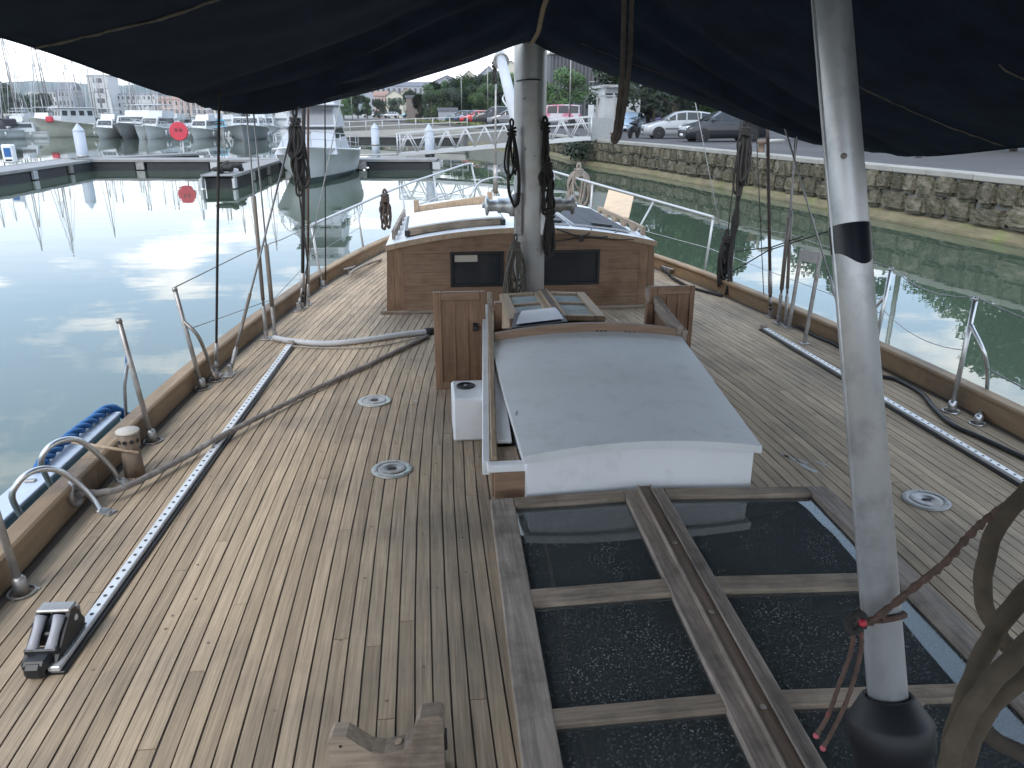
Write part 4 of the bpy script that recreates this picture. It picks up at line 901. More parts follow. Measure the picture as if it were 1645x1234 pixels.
# ================================================================ STANCHIONS, LIFELINES, PULPIT
def stanchion(base, top, label, brace=None, r=0.0135, mat=GALV, plate=True, group=None):
    base, top = V(base), V(top); t_ = thing('stanchion', label, 'stanchion', base, group)
    q = MB(); q.tube([base, base.lerp(top, 0.5), top], r, 12); q.build('post', mat, t_)
    q = MB(); q.lathe([(r + 0.002, 0), (r + 0.002, 0.012), (r, 0.02)], 10, top - (top - base).normalized() * 0.02, top - base); q.build('cap', mat, t_)
    if plate:
        q = MB(); q.lathe([(r + 0.012, 0), (r + 0.010, 0.06), (r + 0.002, 0.07)], 12, base); q.build('socket', mat, t_)
        q = MB(); q.tube([base + V((0.045 * math.cos(a) , 0.045 * math.sin(a), 0.006)) for a in [k * math.pi / 6 for k in range(12)]], 0.0055, 6, closed=True); q.build('foot_ring', mat, t_)
        for k in range(3):
            a = k * 2.1 + 0.4; q = MB(); q.lathe([(0.007, 0), (0.006, 0.008)], 6, base + V((0.052 * math.cos(a), 0.052 * math.sin(a), 0.0))); q.build('bolt', mat, t_)
    if brace:
        q = MB(); q.tube(catmull([V(p_) for p_ in brace], 7), 0.0115, 10); q.build('brace', mat, t_)
        q = MB(); bb = V(brace[-1]); q.lathe([(0.024, 0), (0.022, 0.05), (0.014, 0.06)], 12, bb); q.tube([bb + V((0.04 * math.cos(a), 0.04 * math.sin(a), 0.006)) for a in [k * math.pi / 6 for k in range(12)]], 0.005, 6, closed=True); q.build('brace_socket', mat, t_)
    return base, top
def up(px, py, base): return YP(px, py, base.y)
B1 = G(325, 625); T1 = up(280, 462, B1)
stanchion(B1, T1, 'braced stanchion standing between the bollard and the shroud turnbuckles', [T1.lerp(B1, 0.32), XP(318, 540, B1.x + 0.02) , G(335, 580, DECK + 0.12), G(347, 612)])
B2 = G(245, 710); T2 = up(190, 512, B2)
stanchion(B2, T2, 'leaning stanchion next to the wooden bollard with blue cord')
q = MB(); q.tube([T2.lerp(B2, 0.35) + V((-0.015, 0, 0)), XP(200, 620, -2.36), XP(203, 680, -2.37)], 0.009, 8)
tag(q.build('gate_strut', pm('strut_steel', (0.4, 0.42, 0.46), 0.3, 0.8), loc=XP(203, 680, -2.37)), 'short upright steel strut clamped below the leaning stanchion top', 'strut')
q = MB(); q.tube([XP(203, 545, -2.35), XP(202, 600, -2.36), XP(200, 640, -2.365)], 0.005, 6)
tag(q.build('blue_line', BLUEROPE, loc=XP(200, 600, -2.36)), 'thin blue cord hanging down the leaning stanchion', 'cord')
# aft-most port stanchion, its foot just in frame
B0 = G(12, 955); B0 = V((-bw(B0.y) + 0.06, B0.y, DECK)); stanchion(B0, B0 + V((-0.04, 0.0, 0.64)), 'stanchion whose foot stands at the end of the bulwark behind the hoops')
B3 = G(518, 462); T3 = up(500, 362, B3); stanchion(B3, T3, 'thin stanchion carrying the aft end of the long white bow rail', mat=WHITERAIL, r=0.012)
B4 = G(585, 408); T4 = up(573, 330, B4); stanchion(B4, T4, 'thin stanchion under the white bow rail beside the cabin', mat=WHITERAIL, r=0.012)
B5 = G(1528, 662); T5 = up(1568, 477, B5)
stanchion(B5, T5, 'sturdy braced stanchion beside the black hose', [T5.lerp(B5, 0.22), XP(1583, 575, 2.2), G(1585, 630, DECK + 0.10), G(1570, 682)], mat=STEEL)
B6 = G(1402, 575); T6 = up(1432, 430, B6); stanchion(B6, T6, 'stanchion just behind the aluminium pole', [T6.lerp(B6, 0.3), T6.lerp(B6, 0.65) + V((-0.05, 0.12, 0)), B6 + V((-0.02, 0.28, 0))], mat=STEEL)
B7 = G(1130, 447); T7 = up(1146, 349, B7); stanchion(B7, T7, 'thin stanchion at the quay-side end of the white bow rail', mat=WHITERAIL, r=0.012)
B8 = YP(1040, 380, 8.9); B8 = V((bw(8.9) - 0.03, 8.9, DECK)); T8 = YP(1051, 322, 8.9); stanchion(B8, T8, 'thin stanchion under the white bow rail beside the plywood board', mat=WHITERAIL, r=0.012)

def line(pts, r, name, label, cat, mat, sag=0.0, n=10):
    pts = [V(p_) for p_ in pts]; out = []
    for a, b in zip(pts, pts[1:]):
        for i in range(n): t_ = i / n; out.append(a.lerp(b, t_) - V((0, 0, sag * 4 * t_ * (1 - t_))))
    out.append(pts[-1]); q = MB(); q.tube(out, r, 6)
    return tag(q.build(name, mat, loc=pts[0]), label, cat)
line([T1, YP(395, 405, 5.75), YP(452, 385, 6.4), T3], 0.004, 'lifeline', 'upper wire lifeline on the side facing the moored motor cruiser', 'lifeline', WIRE)
line([T1.lerp(B1, 0.40) + V((0.03, 0.03, 0)), YP(440, 480, 6.0), T3.lerp(B3, 0.45), T4.lerp(B4, 0.45)], 0.003, 'lifeline', 'lower wire lifeline passing behind the shrouds on the basin side', 'lifeline', WIRE)
line([T5, T6], 0.0035, 'lifeline', 'slack upper wire lifeline between the two braced quay-side stanchions', 'lifeline', WIRE, 0.06)
line([T5.lerp(B5, 0.45), T6.lerp(B6, 0.45)], 0.003, 'lifeline', 'slack lower wire lifeline between the two braced quay-side stanchions', 'lifeline', WHITERAIL, 0.06)
line([T5, T5 + V((0.05, -1.6, 0.02))], 0.004, 'lifeline', 'upper wire lifeline running aft from the sturdy braced stanchion', 'lifeline', WIRE, 0.05)
line([G(1583, 590, DECK + 0.3), G(1583, 590, DECK + 0.3) + V((0.1, -1.6, 0.05))], 0.004, 'lifeline', 'lower wire lifeline running aft from the bent brace', 'lifeline', WIRE, 0.06)
line([T6, YP(1262, 375, 6.2), YP(1180, 362, 7.0), T7], 0.0035, 'lifeline', 'upper wire lifeline behind the quay-side shrouds', 'lifeline', WIRE)
line([T6.lerp(B6, 0.5), T7.lerp(B7, 0.5), T8.lerp(B8, 0.5)], 0.003, 'lifeline', 'lower wire lifeline behind the quay-side shrouds', 'lifeline', WHITERAIL)
# bow rails
rail = thing('bow_rail', 'white tubular rail around the bow', 'rail', (0, 9.5, DECK))
q = MB(); pR = [T7, T8, G(952, 294, 1.98), G(890, 276, 2.02), YP(873, 273, 11.6)]; q.tube(catmull(pR, 6), 0.0145, 10); q.build('top_rail', WHITERAIL, rail)
q = MB(); pL = [T3, T4, G(645, 299, 1.92), G(700, 280, 1.98), G(745, 265, 2.03), G(757, 263, 2.03)]; q.tube(catmull(pL, 6), 0.0145, 10); q.build('top_rail', WHITERAIL, rail)
endL = G(757, 263, 2.03); q = MB(); q.tube([endL, V(YP(765, 300, endL.y)), V((endL.x, endL.y, DECK + 0.15))], 0.0145, 10); q.build('upright', WHITERAIL, rail)
for px, py, z in ((645, 299, 1.92), (697, 280, 1.98)):
    p_ = G(px, py, z); q = MB(); q.tube([p_, V((p_.x + 0.05, p_.y - 0.1, DECK + 0.15))], 0.0125, 8); q.build('upright', WHITERAIL, rail)
p0 = G(645, 299, 1.92).lerp(V((G(645, 299, 1.92).x, G(645, 299, 1.92).y, DECK)), 0.42); q = MB(); q.tube([p0, V(YP(763, 297, endL.y))], 0.011, 8); q.build('mid_rail', WHITERAIL, rail)
for px, py, z in ((952, 294, 1.98), (890, 276, 2.02)):
    p_ = G(px, py, z); q = MB(); q.tube([p_, V((p_.x - 0.03, p_.y, DECK + 0.15))], 0.0125, 8); q.build('upright', WHITERAIL, rail)
q = MB(); pp = [YP(757, 312, 10.6), YP(768, 295, 10.8), YP(785, 287, 11.0), YP(805, 286, 11.2), YP(815, 296, 11.4)]; q.tube(catmull(pp, 6), 0.0125, 8); q.build('inner_hoop', WHITERAIL, rail)
coil('rope_coil', 'brown rope hank hanging on the white bow rail before the motor cruiser', YP(618, 308, B4.y + 0.5), 0.50, 0.12, pm('brown_hank', (0.075, 0.055, 0.045), 0.95, var=0.4, scale=30), 6, 0.0145, 11)
coil('rope_coil', 'thick pale grey rope coil hung on the bow rail beside the solar panels', YP(930, 266, 10.3), 0.62, 0.26, pm('pale_hank', (0.24, 0.21, 0.18), 0.95, var=0.4, scale=30), 13, 0.015, 12, 0.10, spread=0.95)

# ================================================================ STANDING RIGGING
def shroud(foot, px, py, Y, label, r=0.006, mat=WIRE, tb=0.26, ext=2.2, group=None, thick=None, boot=None):
    foot = V(foot); tp = YP(px, py, Y); d = (tp - foot).normalized(); end = foot + (tp - foot) * ext
    t_ = thing('shroud', label, 'shroud', foot, group)
    q = MB(); q.tube([foot + d * 0.05, foot + d * 1.0, end], r, 8); q.build('wire', mat, t_)
    if tb:
        q = MB(); q.tube([foot + d * 0.06, foot + d * 0.09, foot + d * (tb * 0.5), foot + d * (tb - 0.03), foot + d * tb], [0.010, 0.015, 0.013, 0.015, 0.008], 10); q.build('turnbuckle', GALV, t_)
        q = MB(); q.tube([foot + d * tb, foot + d * (tb * 2.0)], r + 0.004, 8); q.build('swage', GALV, t_)
        q = MB(); q.box(foot + d * 0.03, (0.03, 0.016, 0.09), ch=0.003); q.lathe([(0.012, -0.02), (0.012, 0.02)], 8, foot + d * 0.055, (0, 1, 0)); q.build('toggle', GALV, t_)
        q = MB(); q.box(foot + V((0, 0, 0.006)), (0.06, 0.10, 0.012), ch=0.003); q.build('chainplate', GALV, t_)
    if boot: q = MB(); q.tube([foot + d * boot[0], foot + d * boot[1]], boot[2], 9); q.build('sleeve', pm('sleeve', (0.17, 0.145, 0.125), 0.6, var=0.2), t_)
    return foot, tp
shroud(G(347, 606), 352, 165, 4.72, 'single dark vertical line at the braced basin-side stanchion', r=0.008, mat=DARKROPE, tb=0.12)
shroud(G(428, 545), 396, 178, 5.72, 'aft wire shroud with long sleeve above the pale hose', boot=(0.3, 1.05, 0.014))
shroud(G(442, 545), 407, 178, 5.80, 'forward wire shroud with turnbuckle above the pale hose', boot=(0.25, 0.7, 0.016))
shroud(G(368, 604), 482, 160, 5.4, 'diagonal wire shroud crossing in front of the black rope bundle', r=0.007, tb=0.2, boot=(0.2, 0.55, 0.011))
shroud(G(486, 497), 488, 160, 6.65, 'thick dark shroud with black rope bundle tied to it', r=0.015, mat=DARKROPE, tb=0.16)
shroud(G(495, 490), 495, 165, 6.75, 'brown shroud directly behind the black rope bundle', r=0.010, mat=pm('rust_wire', (0.10, 0.06, 0.05), 0.6, 0.3), tb=0.2)
shroud(G(523, 458), 522, 155, 7.4, 'thin dark halyard passing in front of the motor cruiser bow', r=0.006, mat=DARKROPE, tb=0)
shroud(G(478, 500), 552, 140, 7.1, 'thin pale stay slanting across the motor cruiser', r=0.005, tb=0.12)
coil('rope_coil', 'large black rope bundle hanging on the shroud before the motor cruiser', YP(473, 178, 6.4), 0.66, 0.13, DARKROPE, 12, 0.010, 21, 0.05)
line([YP(478, 290, 6.5), YP(494, 420, 6.6), G(490, 492, DECK + 0.02)], 0.007, 'rope_tail', 'black rope tail trailing from the bundle down to deck', 'rope', DARKROPE)
# quay-side rigging
shroud(G(1170, 472), 1200, 190, 7.0, 'dark shroud wrapped with black ropes on the quay side', r=0.013, mat=DARKROPE, tb=0.2)
shroud(G(1158, 470), 1190, 195, 7.1, 'thin dark line running up beside the rope-wrapped quay-side shroud', r=0.006, mat=DARKROPE, tb=0.14)
coil('rope_coil', 'long black rope bundle hanging on the quay-side shroud under the awning', YP(1200, 196, 6.7), 0.62, 0.10, DARKROPE, 9, 0.010, 22, spread=0.8)
coil('rope_coil', 'black rope bundle gathered at the foot of the quay-side shroud', YP(1168, 372, 6.9), 0.52, 0.10, DARKROPE, 10, 0.010, 23, spread=0.9)
R = random.Random(8)
for k, lab in enumerate(('black halyard fall nearest the stern on the rope-wrapped shroud', 'black halyard fall twisted over the rope-wrapped shroud', 'slack brown-black halyard fall behind the rope-wrapped shroud')):
    pts = [YP(1196 + k * 7, 188, 6.7)] + [YP(lerp(1198, 1168, f) + R.uniform(-5, 6), lerp(196, 462, f), lerp(6.7, 6.9, f)) for f in (0.2, 0.4, 0.6, 0.8)] + [G(1166 + k * 5, 474, DECK + 0.02)]
    q = MB(); q.tube(catmull(pts, 6), 0.012, 8); tag(q.build('halyard_fall', DARKROPE, loc=pts[-1]), lab, 'rope')
shroud(G(1178, 474), 1117, 165, 7.2, 'thin slack stay slanting across the parked dark car', r=0.0045, tb=0.12)
shroud(G(1238, 510), 1233, 195, 6.0, 'thick brown shroud standing before the stone quay', r=0.014, mat=pm('rust_wire2', (0.075, 0.055, 0.05), 0.6, 0.2), tb=0.2)
shroud(G(1250, 520), 1281, 215, 5.75, 'twin wire shroud with turnbuckle next to the steel frame', boot=(0.28, 0.85, 0.016))
shroud(G(1262, 524), 1277, 215, 5.85, 'wire shroud with pale sleeve just behind the twin wire', boot=(0.3, 0.9, 0.013))
shroud(G(1372, 575), 1262, 210, 5.2, 'diagonal bare wire crossing above the steel frame', r=0.006, tb=0.3)
shroud(G(1228, 498), 1216, 235, 6.4, 'thin dark halyard with small block below the awning corner', r=0.004, mat=DARKROPE, tb=0)
line([YP(1176, 405, 6.6), YP(1240, 397, 6.0), YP(1290, 380, 5.6)], 0.005, 'spring_line', 'thin dark line stretched between the quay-side shrouds', 'rope', DARKROPE)
line([YP(1176, 437, 6.6), YP(1235, 402, 6.0), YP(1330, 372, 5.4)], 0.005, 'spring_line', 'thin dark line rising aft from the rope bundle foot', 'rope', DARKROPE)
# steel frame on the rail: two legs and a plate
fr = thing('steel_stand', 'steel two-legged stand with a small plate on top', 'stand', G(1280, 540))
la, lb = G(1267, 528), G(1292, 553); ta, tb_ = YP(1288, 400, la.y), YP(1319, 405, lb.y)
for a, b in ((la, ta), (lb, tb_)):
    q = MB(); q.beam(a, b, 0.026, 0.02, up=(0, 1, 0), ch=0.003); q.build('leg', GALV, fr)
    q = MB(); q.box(a + V((0, 0, 0.005)), (0.06, 0.05, 0.01), ch=0.002); q.build('foot', GALV, fr)
q = MB(); a, b = ta, tb_; dn = (la - ta).normalized() * 0.085; off = V((-0.012, -0.004, 0)); q.add([a + off, b + off, b + dn + off, a + dn + off, a + off * 0.2, b + off * 0.2, b + dn + off * 0.2, a + dn + off * 0.2], [(0, 1, 2, 3), (4, 5, 6, 7), (0, 1, 5, 4), (1, 2, 6, 5), (2, 3, 7, 6), (3, 0, 4, 7)]); q.build('plate', pm('plate_grey', (0.36, 0.35, 0.34), 0.5, 0.3, var=0.15, scale=12), fr)
# black hose along the quay-side waterway
hz2 = [(1180, 470), (1200, 482), (1235, 490), (1300, 535), (1345, 555), (1400, 598), (1440, 610), (1480, 632), (1500, 655), (1530, 682), (1580, 705), (1645, 735), (1720, 770)]
q = MB(); q.tube(catmull([G(x, y, DECK + 0.014) for x, y in hz2], 5), 0.013, 8)
tag(q.build('black_hose', BLACK, loc=G(1480, 632)), 'black hose snaking along the foot of the bulwark', 'hose')
# mooring cleats
def cleat(p_, ang, label):
    t_ = thing('cleat', label, 'cleat', p_); Rm = Matrix.Rotation(ang, 3, 'Z')
    q = MB(); q.tube([p_ + Rm @ V((-0.10, 0, 0.065)), p_ + Rm @ V((-0.05, 0, 0.058)), p_ + Rm @ V((0.05, 0, 0.058)), p_ + Rm @ V((0.10, 0, 0.065))], [0.008, 0.013, 0.013, 0.008], 8); q.build('horn', GALV, t_)
    for s_ in (-0.03, 0.03): q = MB(); q.box(p_ + Rm @ V((s_, 0, 0.03)), (0.022, 0.028, 0.058), Rm, 0.004); q.build('leg', GALV, t_)
cleat(G(562, 440), 1.0, 'metal cleat on deck near the cabin corner')
cleat(G(1072, 440), -1.2, 'metal cleat on deck beyond the cabin on the quay side')
q = MB(); q.tube(catmull([G(1062, 428, DECK + 0.03), G(1070, 436, DECK + 0.075), G(1078, 445, DECK + 0.03), G(1090, 452, DECK + 0.02), G(1110, 462, DECK + 0.012), G(1160, 476, DECK + 0.012)], 6), 0.015, 8)
tag(q.build('black_line', DARKROPE, loc=G(1090, 452)), 'black line made fast at the far quay-side cleat', 'rope')
q = MB(); q.tube(catmull([G(612, 417, DECK + 0.02), G(590, 424, DECK + 0.05), G(570, 434, DECK + 0.07), G(562, 440, DECK + 0.06)], 6), 0.016, 8)
tag(q.build('mooring_line', GREYROPE, loc=G(590, 424)), 'grey mooring line from the cleat towards the cabin corner', 'rope')

# ================================================================ AWNING
def E_side(tab, y): return interp(tab, y)
FL = [(848, 66), (830, 71), (795, 84), (760, 97), (720, 110), (680, 122), (640, 134), (600, 145), (560, 155), (520, 165), (480, 173), (440, 180), (400, 181), (370, 178)]
FR = [(853, 66), (872, 76), (920, 96), (980, 118), (1020, 131), (1060, 144), (1105, 159), (1150, 174), (1190, 190), (1230, 205), (1270, 219), (1310, 231)]
NU = 48
def front(side):
    tab = FL if side < 0 else FR; n = len(tab); pts = [YP(px, py, lerp(5.98, 5.78 if side < 0 else 5.90, (i / (n - 1)))) for i, (px, py) in enumerate(tab)]
    return catmull(pts, 8)
def resample(pts, k):
    d = [0]; 
    for a, b in zip(pts, pts[1:]): d.append(d[-1] + (b - a).length)
    out = []
    for i in range(k + 1):
        s = d[-1] * i / k; j = 0
        while j < len(d) - 2 and d[j + 1] < s: j += 1
        t_ = (s - d[j]) / max(1e-9, d[j + 1] - d[j]); out.append(pts[j].lerp(pts[j + 1], t_))
    return out
eL = [XP(370, 178, -2.08), XP(300, 160, -2.09), XP(200, 127, -2.1), XP(100, 90, -2.1), XP(0, 57, -2.1)]
eR = [XP(1310, 231, 2.2), XP(1355, 240, 2.2), XP(1400, 246, 2.2), XP(1500, 249, 2.2), XP(1645, 235, 2.2)]
edge = {-1: sorted([(p_.y, p_.z, p_.x) for p_ in eL]), 1: sorted([(p_.y, p_.z, p_.x) for p_ in eR])}
for s in (-1, 1): edge[s] = sorted([(q_.x, q_.y, q_.z) for q_ in catmull([V(e_) for e_ in edge[s]], 8)])
for s in (-1, 1): edge[s] = [(-2.2, 3.10 if s < 0 else 2.95, s * 2.15), (0.5, 3.06 if s < 0 else 2.78, s * 2.15)] + edge[s]
RIDGE = [(-2.2, 3.95), (3.0, 3.9), (4.6, 3.78), (5.3, 3.60), (5.59, 3.49), (5.98, 3.285)]
YA = [-2.2 + 0.1 * i for i in range(82)]
YA = [y for y in YA if y < 5.9]
rows = []
frontrow = {s: resample(front(s), NU) for s in (-1, 1)}
def arow(y):
    out = {}
    for s in (-1, 1):
        ez = interp([(a, b) for a, b, c in edge[s]], y); ex = interp([(a, c) for a, b, c in edge[s]], y); rz = interp(RIDGE, y); r = []
        for i in range(NU + 1):
            u = i / NU; z = rz + (ez - rz) * (0.62 * u + 0.38 * (1 - (1 - u) ** 2.2)); x = ex * u
            # belly between the ridge and the eave, gathers running fore-and-aft and towards the corner
            z -= 0.06 * math.sin(math.pi * u) * (0.6 + 0.4 * noise.noise(V((y * 0.5, u * 2, s))))
            f = noise.noise(V((y * 1.1 + u * 1.8, s * 4.0 + u * 0.6, 0))) * 0.035 + noise.noise(V((y * 2.9 + u * 3.6, s * 9.0 + u * 0.5, 2))) * 0.022
            r.append(V((x, y, z + f * min(1, 3 * u + 0.2) * (1 - 0.9 * u ** 4))))
        out[s] = r
    return out
for y in YA:
    A = arow(y); t_ = max(0.0, min(1.0, (y - 4.6) / 1.3)); t_ = t_ * t_ * (3 - 2 * t_); row = []
    for s in (-1, 1):
        B = frontrow[s]; r = []
        for i in range(NU + 1):
            p_ = A[s][i]; f = B[i]; q_ = p_.lerp(V((f.x, p_.y + (f.y - 5.9) * t_, f.z + 0.02 * (1 - t_))), t_)
            # folds parallel to the front edge, as where the cloth is hauled down to its corners
            amp = 0.050 * math.sin(math.pi * min(1, max(0, (y - 4.3) / 1.6))) * (0.35 + i / NU) * (1 - 0.9 * (i / NU) ** 6)
            q_ = q_ + V((0, 0, amp * math.sin(y * 19 + 3.0 * noise.noise(V((y * 0.8, i * 0.05, s))) + i * 0.05)))
            r.append(q_)
        row.append(r if s > 0 else list(reversed(r)))
    rows.append(row[0][:-1] + row[1])
fr_ = list(reversed(frontrow[-1]))[:-1] + frontrow[1]
fr_ = [V((a.x, max(a.y, b.y + 0.02), a.z)) for a, b in zip(fr_, rows[-1])]
rows.append(fr_)
q = MB(); q.grid(rows)
aw = thing('awning', 'dark navy canvas awning sagging over the deck from the mast', 'awning', (0, 3, 3.9)); cl = q.build('canvas', NAVY, aw)
sm = cl.modifiers.new('thickness', 'SOLIDIFY'); sm.thickness = 0.003; sm.offset = 1
def along_row(row_i, a, b, dz): return [rows[row_i][k] - V((0, 0, dz)) for k in range(a, b)]
q = MB(); q.tube([p_ for p_ in fr_], 0.006, 6); q.build('front_hem', NAVY, aw)
for k in (0, -1): q = MB(); q.tube([r[k] for r in rows], 0.007, 6); q.build('side_hem', NAVY, aw)
def seam(y0, slope, k0, k1, name='seam', r=0.0025, wob=0.004):
    pts = []; R = random.Random(int(y0 * 100) + k0)
    for k in range(k0, k1):
        y = y0 + slope * (k - k0); i = min(len(rows) - 2, max(0, int((y + 2.2) / 0.1))); t_ = (y + 2.2) / 0.1 - i
        pts.append(rows[i][k].lerp(rows[i + 1][k], max(0, min(1, t_))) + V((R.uniform(-wob, wob), R.uniform(-wob, wob), -0.007)))
    q = MB(); q.tube(pts, [r * R.uniform(0.5, 1.3) for _ in pts], 5); q.build(name, THREAD, aw)
NC = 2 * NU
seam(5.42, 0.004, 6, NU - 4); seam(5.42, -0.006, NU + 6, NC - 1); seam(3.1, -0.004, 0, 22, r=0.006, wob=0.008); seam(3.9, -0.004, NC - 22, NC, r=0.004, wob=0.007); seam(2.9, -0.004, NC - 18, NC, r=0.004, wob=0.008); seam(2.45, 0.03, NC - 12, NC, r=0.003)
q = MB(); q.tube([rows[i][NU] + V((0, 0, -0.016)) for i in range(60, len(rows))], 0.017, 8, sq=0.4); q.build('ridge_webbing', TAPE, aw)
# ridge boom the canvas lies over, made fast to the mast
bmth = thing('ridge_boom', 'long wooden boom carrying the awning ridge', 'boom', (0, 2, 3.9))
q = MB(); q.tube([(0, -2.4, 4.02), (0, 3.0, 3.98), (0, 4.6, 3.87), (MX, MY - 0.08, 3.70)], 0.055, 10); q.build('boom_tube', PALEW, bmth)
# eave lines from the awning's edges to the rigging
line([fr_[0], YP(396, 178, 5.72) + V((0, 0, 0.25))], 0.004, 'eave_line', 'short line tying the awning corner to the basin-side shrouds', 'rope', DARKROPE)
line([fr_[-1], YP(1277, 215, 5.85) + V((0.03, 0, 0.3))], 0.004, 'eave_line', 'short line tying the awning corner to the quay-side shrouds', 'rope', DARKROPE)

# ---- aluminium pole propping the awning
pt = ZC(1335, 0, 1.56); pb = ZC(1426, 1115, 1.55); dr = (pt - pb).normalized()
pole = thing('aluminium_pole', 'tall dull aluminium pole in a black boot with dark tape', 'pole', pb)
q = MB(); top_ = pb + dr * ((3.86 - pb.z) / dr.z)
q.tube([pb - dr * 0.05, pt, top_], 0.0375, 22); q.build('pole_tube', ALU, pole)
sd_ = dr.cross(V((0, 1, 0))).normalized(); bk = sd_.cross(dr).normalized()
toC = (CAM - (pb + pt) / 2).normalized(); toC = (toC - dr * toC.dot(dr)).normalized(); sid = dr.cross(toC)
q = MB(); e = [pb - dr * 0.04 + (toC * 0.52 - sid * 0.85).normalized() * 0.0372, pt + dr * 0.8 + (toC * 0.52 - sid * 0.85).normalized() * 0.0372]; q.tube(e, 0.0035, 6); q.build('luff_groove', ALU, pole)
tp0 = ZC(1363, 385, 1.556); h0 = (tp0 - pb).dot(dr)
q = MB(); ring = []
for k in range(28):
    a = 2 * math.pi * k / 28; dn = 0.040 + 0.018 * math.sin(a + 0.8) + 0.006 * math.sin(3 * a)
    v_ = (toC * math.cos(a) + sid * math.sin(a)) * 0.0388
    ring.append([pb + dr * (h0 + 0.028) + v_, pb + dr * (h0 - 0.01) + v_ * 1.012, pb + dr * (h0 + 0.028 - dn - 0.02) + v_ * 1.004])
ring.append(ring[0]); q.grid(ring); q.build('tape', pm('dark_tape', (0.012, 0.016, 0.026), 0.35, var=0.2), pole)
q = MB(); sp_ = ZC(1366, 257, 1.556); c_ = pb + dr * (sp_ - pb).dot(dr); v_ = (toC * 0.97 + sid * 0.0).normalized(); q.lathe([(0.0065, 0), (0.005, 0.002), (0.002, 0.0005)], 12, c_ + v_ * 0.0372, v_); q.build('screw', GALV, pole)
q = MB(); bz0 = 1.288; base = pb + dr * ((bz0 - pb.z) / dr.z)
hgt = (pb - base).length
q.lathe([(0.072, 0), (0.074, hgt - 0.105), (0.080, hgt - 0.102), (0.081, hgt - 0.052), (0.077, hgt - 0.046), (0.050, hgt - 0.004), (0.044, hgt), (0.040, hgt - 0.01), (0.040, hgt - 0.2)], 32, base, dr); q.build('boot', RUBBER, pole)
# red-brown cord hitched to the pole
ka = ZC(1378, 1003, 1.50); far_ = ZC(1660, 780, 1.38); outp = far_ + (far_ - ka).normalized() * 0.7
cord = thing('tied_cord', 'worn red-brown cord knotted around the pole', 'cord', ka)
pA = [ka, ZC(1400, 1000, 1.49), ZC(1470, 945, 1.49), ZC(1520, 905, 1.47), ZC(1560, 860, 1.45), ZC(1600, 825, 1.42), far_, outp]
for k in range(2):
    off = [p_ + V((0.004 * math.sin(i * 1.3 + k * 3.1), 0.002, 0.006 * math.cos(i * 1.3 + k * 3.1))) for i, p_ in enumerate(catmull(pA, 7))]
    q = MB(); q.rope(off, 0.0058, seg=0.006, n=7); q.build('strand', REDCORD, cord)
q = MB(); lp = []
for k in range(15):
    a = k / 14 * 2 * math.pi; c_ = pb + dr * (ka - pb).dot(dr); lp.append(c_ + (toC * math.cos(a) + sid * math.sin(a)) * 0.043 + dr * 0.004 * math.sin(a * 2))
q.tube(lp, 0.006, 7); q.build('hitch', REDCORD, cord)
q = MB(); q.tube(catmull([ka + V((0.0, -0.01, 0)), ZC(1388, 992, 1.485), ZC(1376, 985, 1.48), ZC(1362, 1000, 1.48), ZC(1368, 1015, 1.485), ZC(1385, 1008, 1.48)], 6), 0.007, 8); q.build('knot', DARKROPE, cord)
q = MB(); q.ball(ZC(1386, 1001, 1.478), 0.008); q.build('knot_eye', REDP, cord)
for pts in ([(1372, 1012), (1366, 1050), (1348, 1100), (1330, 1150), (1311, 1182)], [(1384, 1012), (1382, 1050), (1366, 1110), (1345, 1160), (1322, 1202)]):
    q = MB(); w3 = [ZC(x, y, lerp(1.485, 1.53, i / 4)) for i, (x, y) in enumerate(pts)]; q.rope(catmull(w3, 6), 0.0050, seg=0.006, n=7); tl = q.build('tail', REDCORD, cord)
    q = MB(); q.ball(w3[-1], 0.0062); q.build('tail_end', pm('red_tip', (0.45, 0.10, 0.12), 0.7), tl)
# heavy ropes hanging at the near right
def heavy(pts, dep, label, r=0.0120, mat=BROWNROPE):
    w3 = [ZC(x, y, d_) for (x, y), d_ in zip(pts, dep)]
    q = MB(); q.rope(catmull(w3, 8), r, n=15, lay=42, amp=0.13); tag(q.build('heavy_rope', mat, loc=w3[0]), label, 'rope')
heavy([(1760, 640), (1690, 745), (1640, 800), (1600, 850), (1582, 910), (1580, 965), (1600, 1010), (1622, 1040), (1690, 1090)], [1.05] * 9, 'heavy brown rope curving in a loop above the others')
heavy([(1820, 690), (1720, 880), (1640, 960), (1590, 1030), (1555, 1110), (1530, 1190), (1515, 1290)], [0.95] * 7, 'heavy brown rope uppermost in the hanging bight')
heavy([(1830, 760), (1720, 960), (1645, 1040), (1580, 1110), (1540, 1180), (1510, 1280)], [0.90, 0.90, 0.90, 0.91, 0.92, 0.92], 'heavy brown rope lowest in the hanging bight')
heavy([(1830, 860), (1740, 1010), (1650, 1085), (1605, 1120), (1570, 1170), (1545, 1240), (1530, 1300)], [0.99] * 7, 'heavy brown rope tucked behind the hanging bight')
heavy([(1565, 1130), (1580, 1170), (1610, 1195), (1660, 1215), (1740, 1225)], [1.08] * 5, 'heavy dark rope end curling away from the hanging bight', mat=pm('dark_brown_rope', (0.06, 0.05, 0.04), 0.95, var=0.3, scale=30))
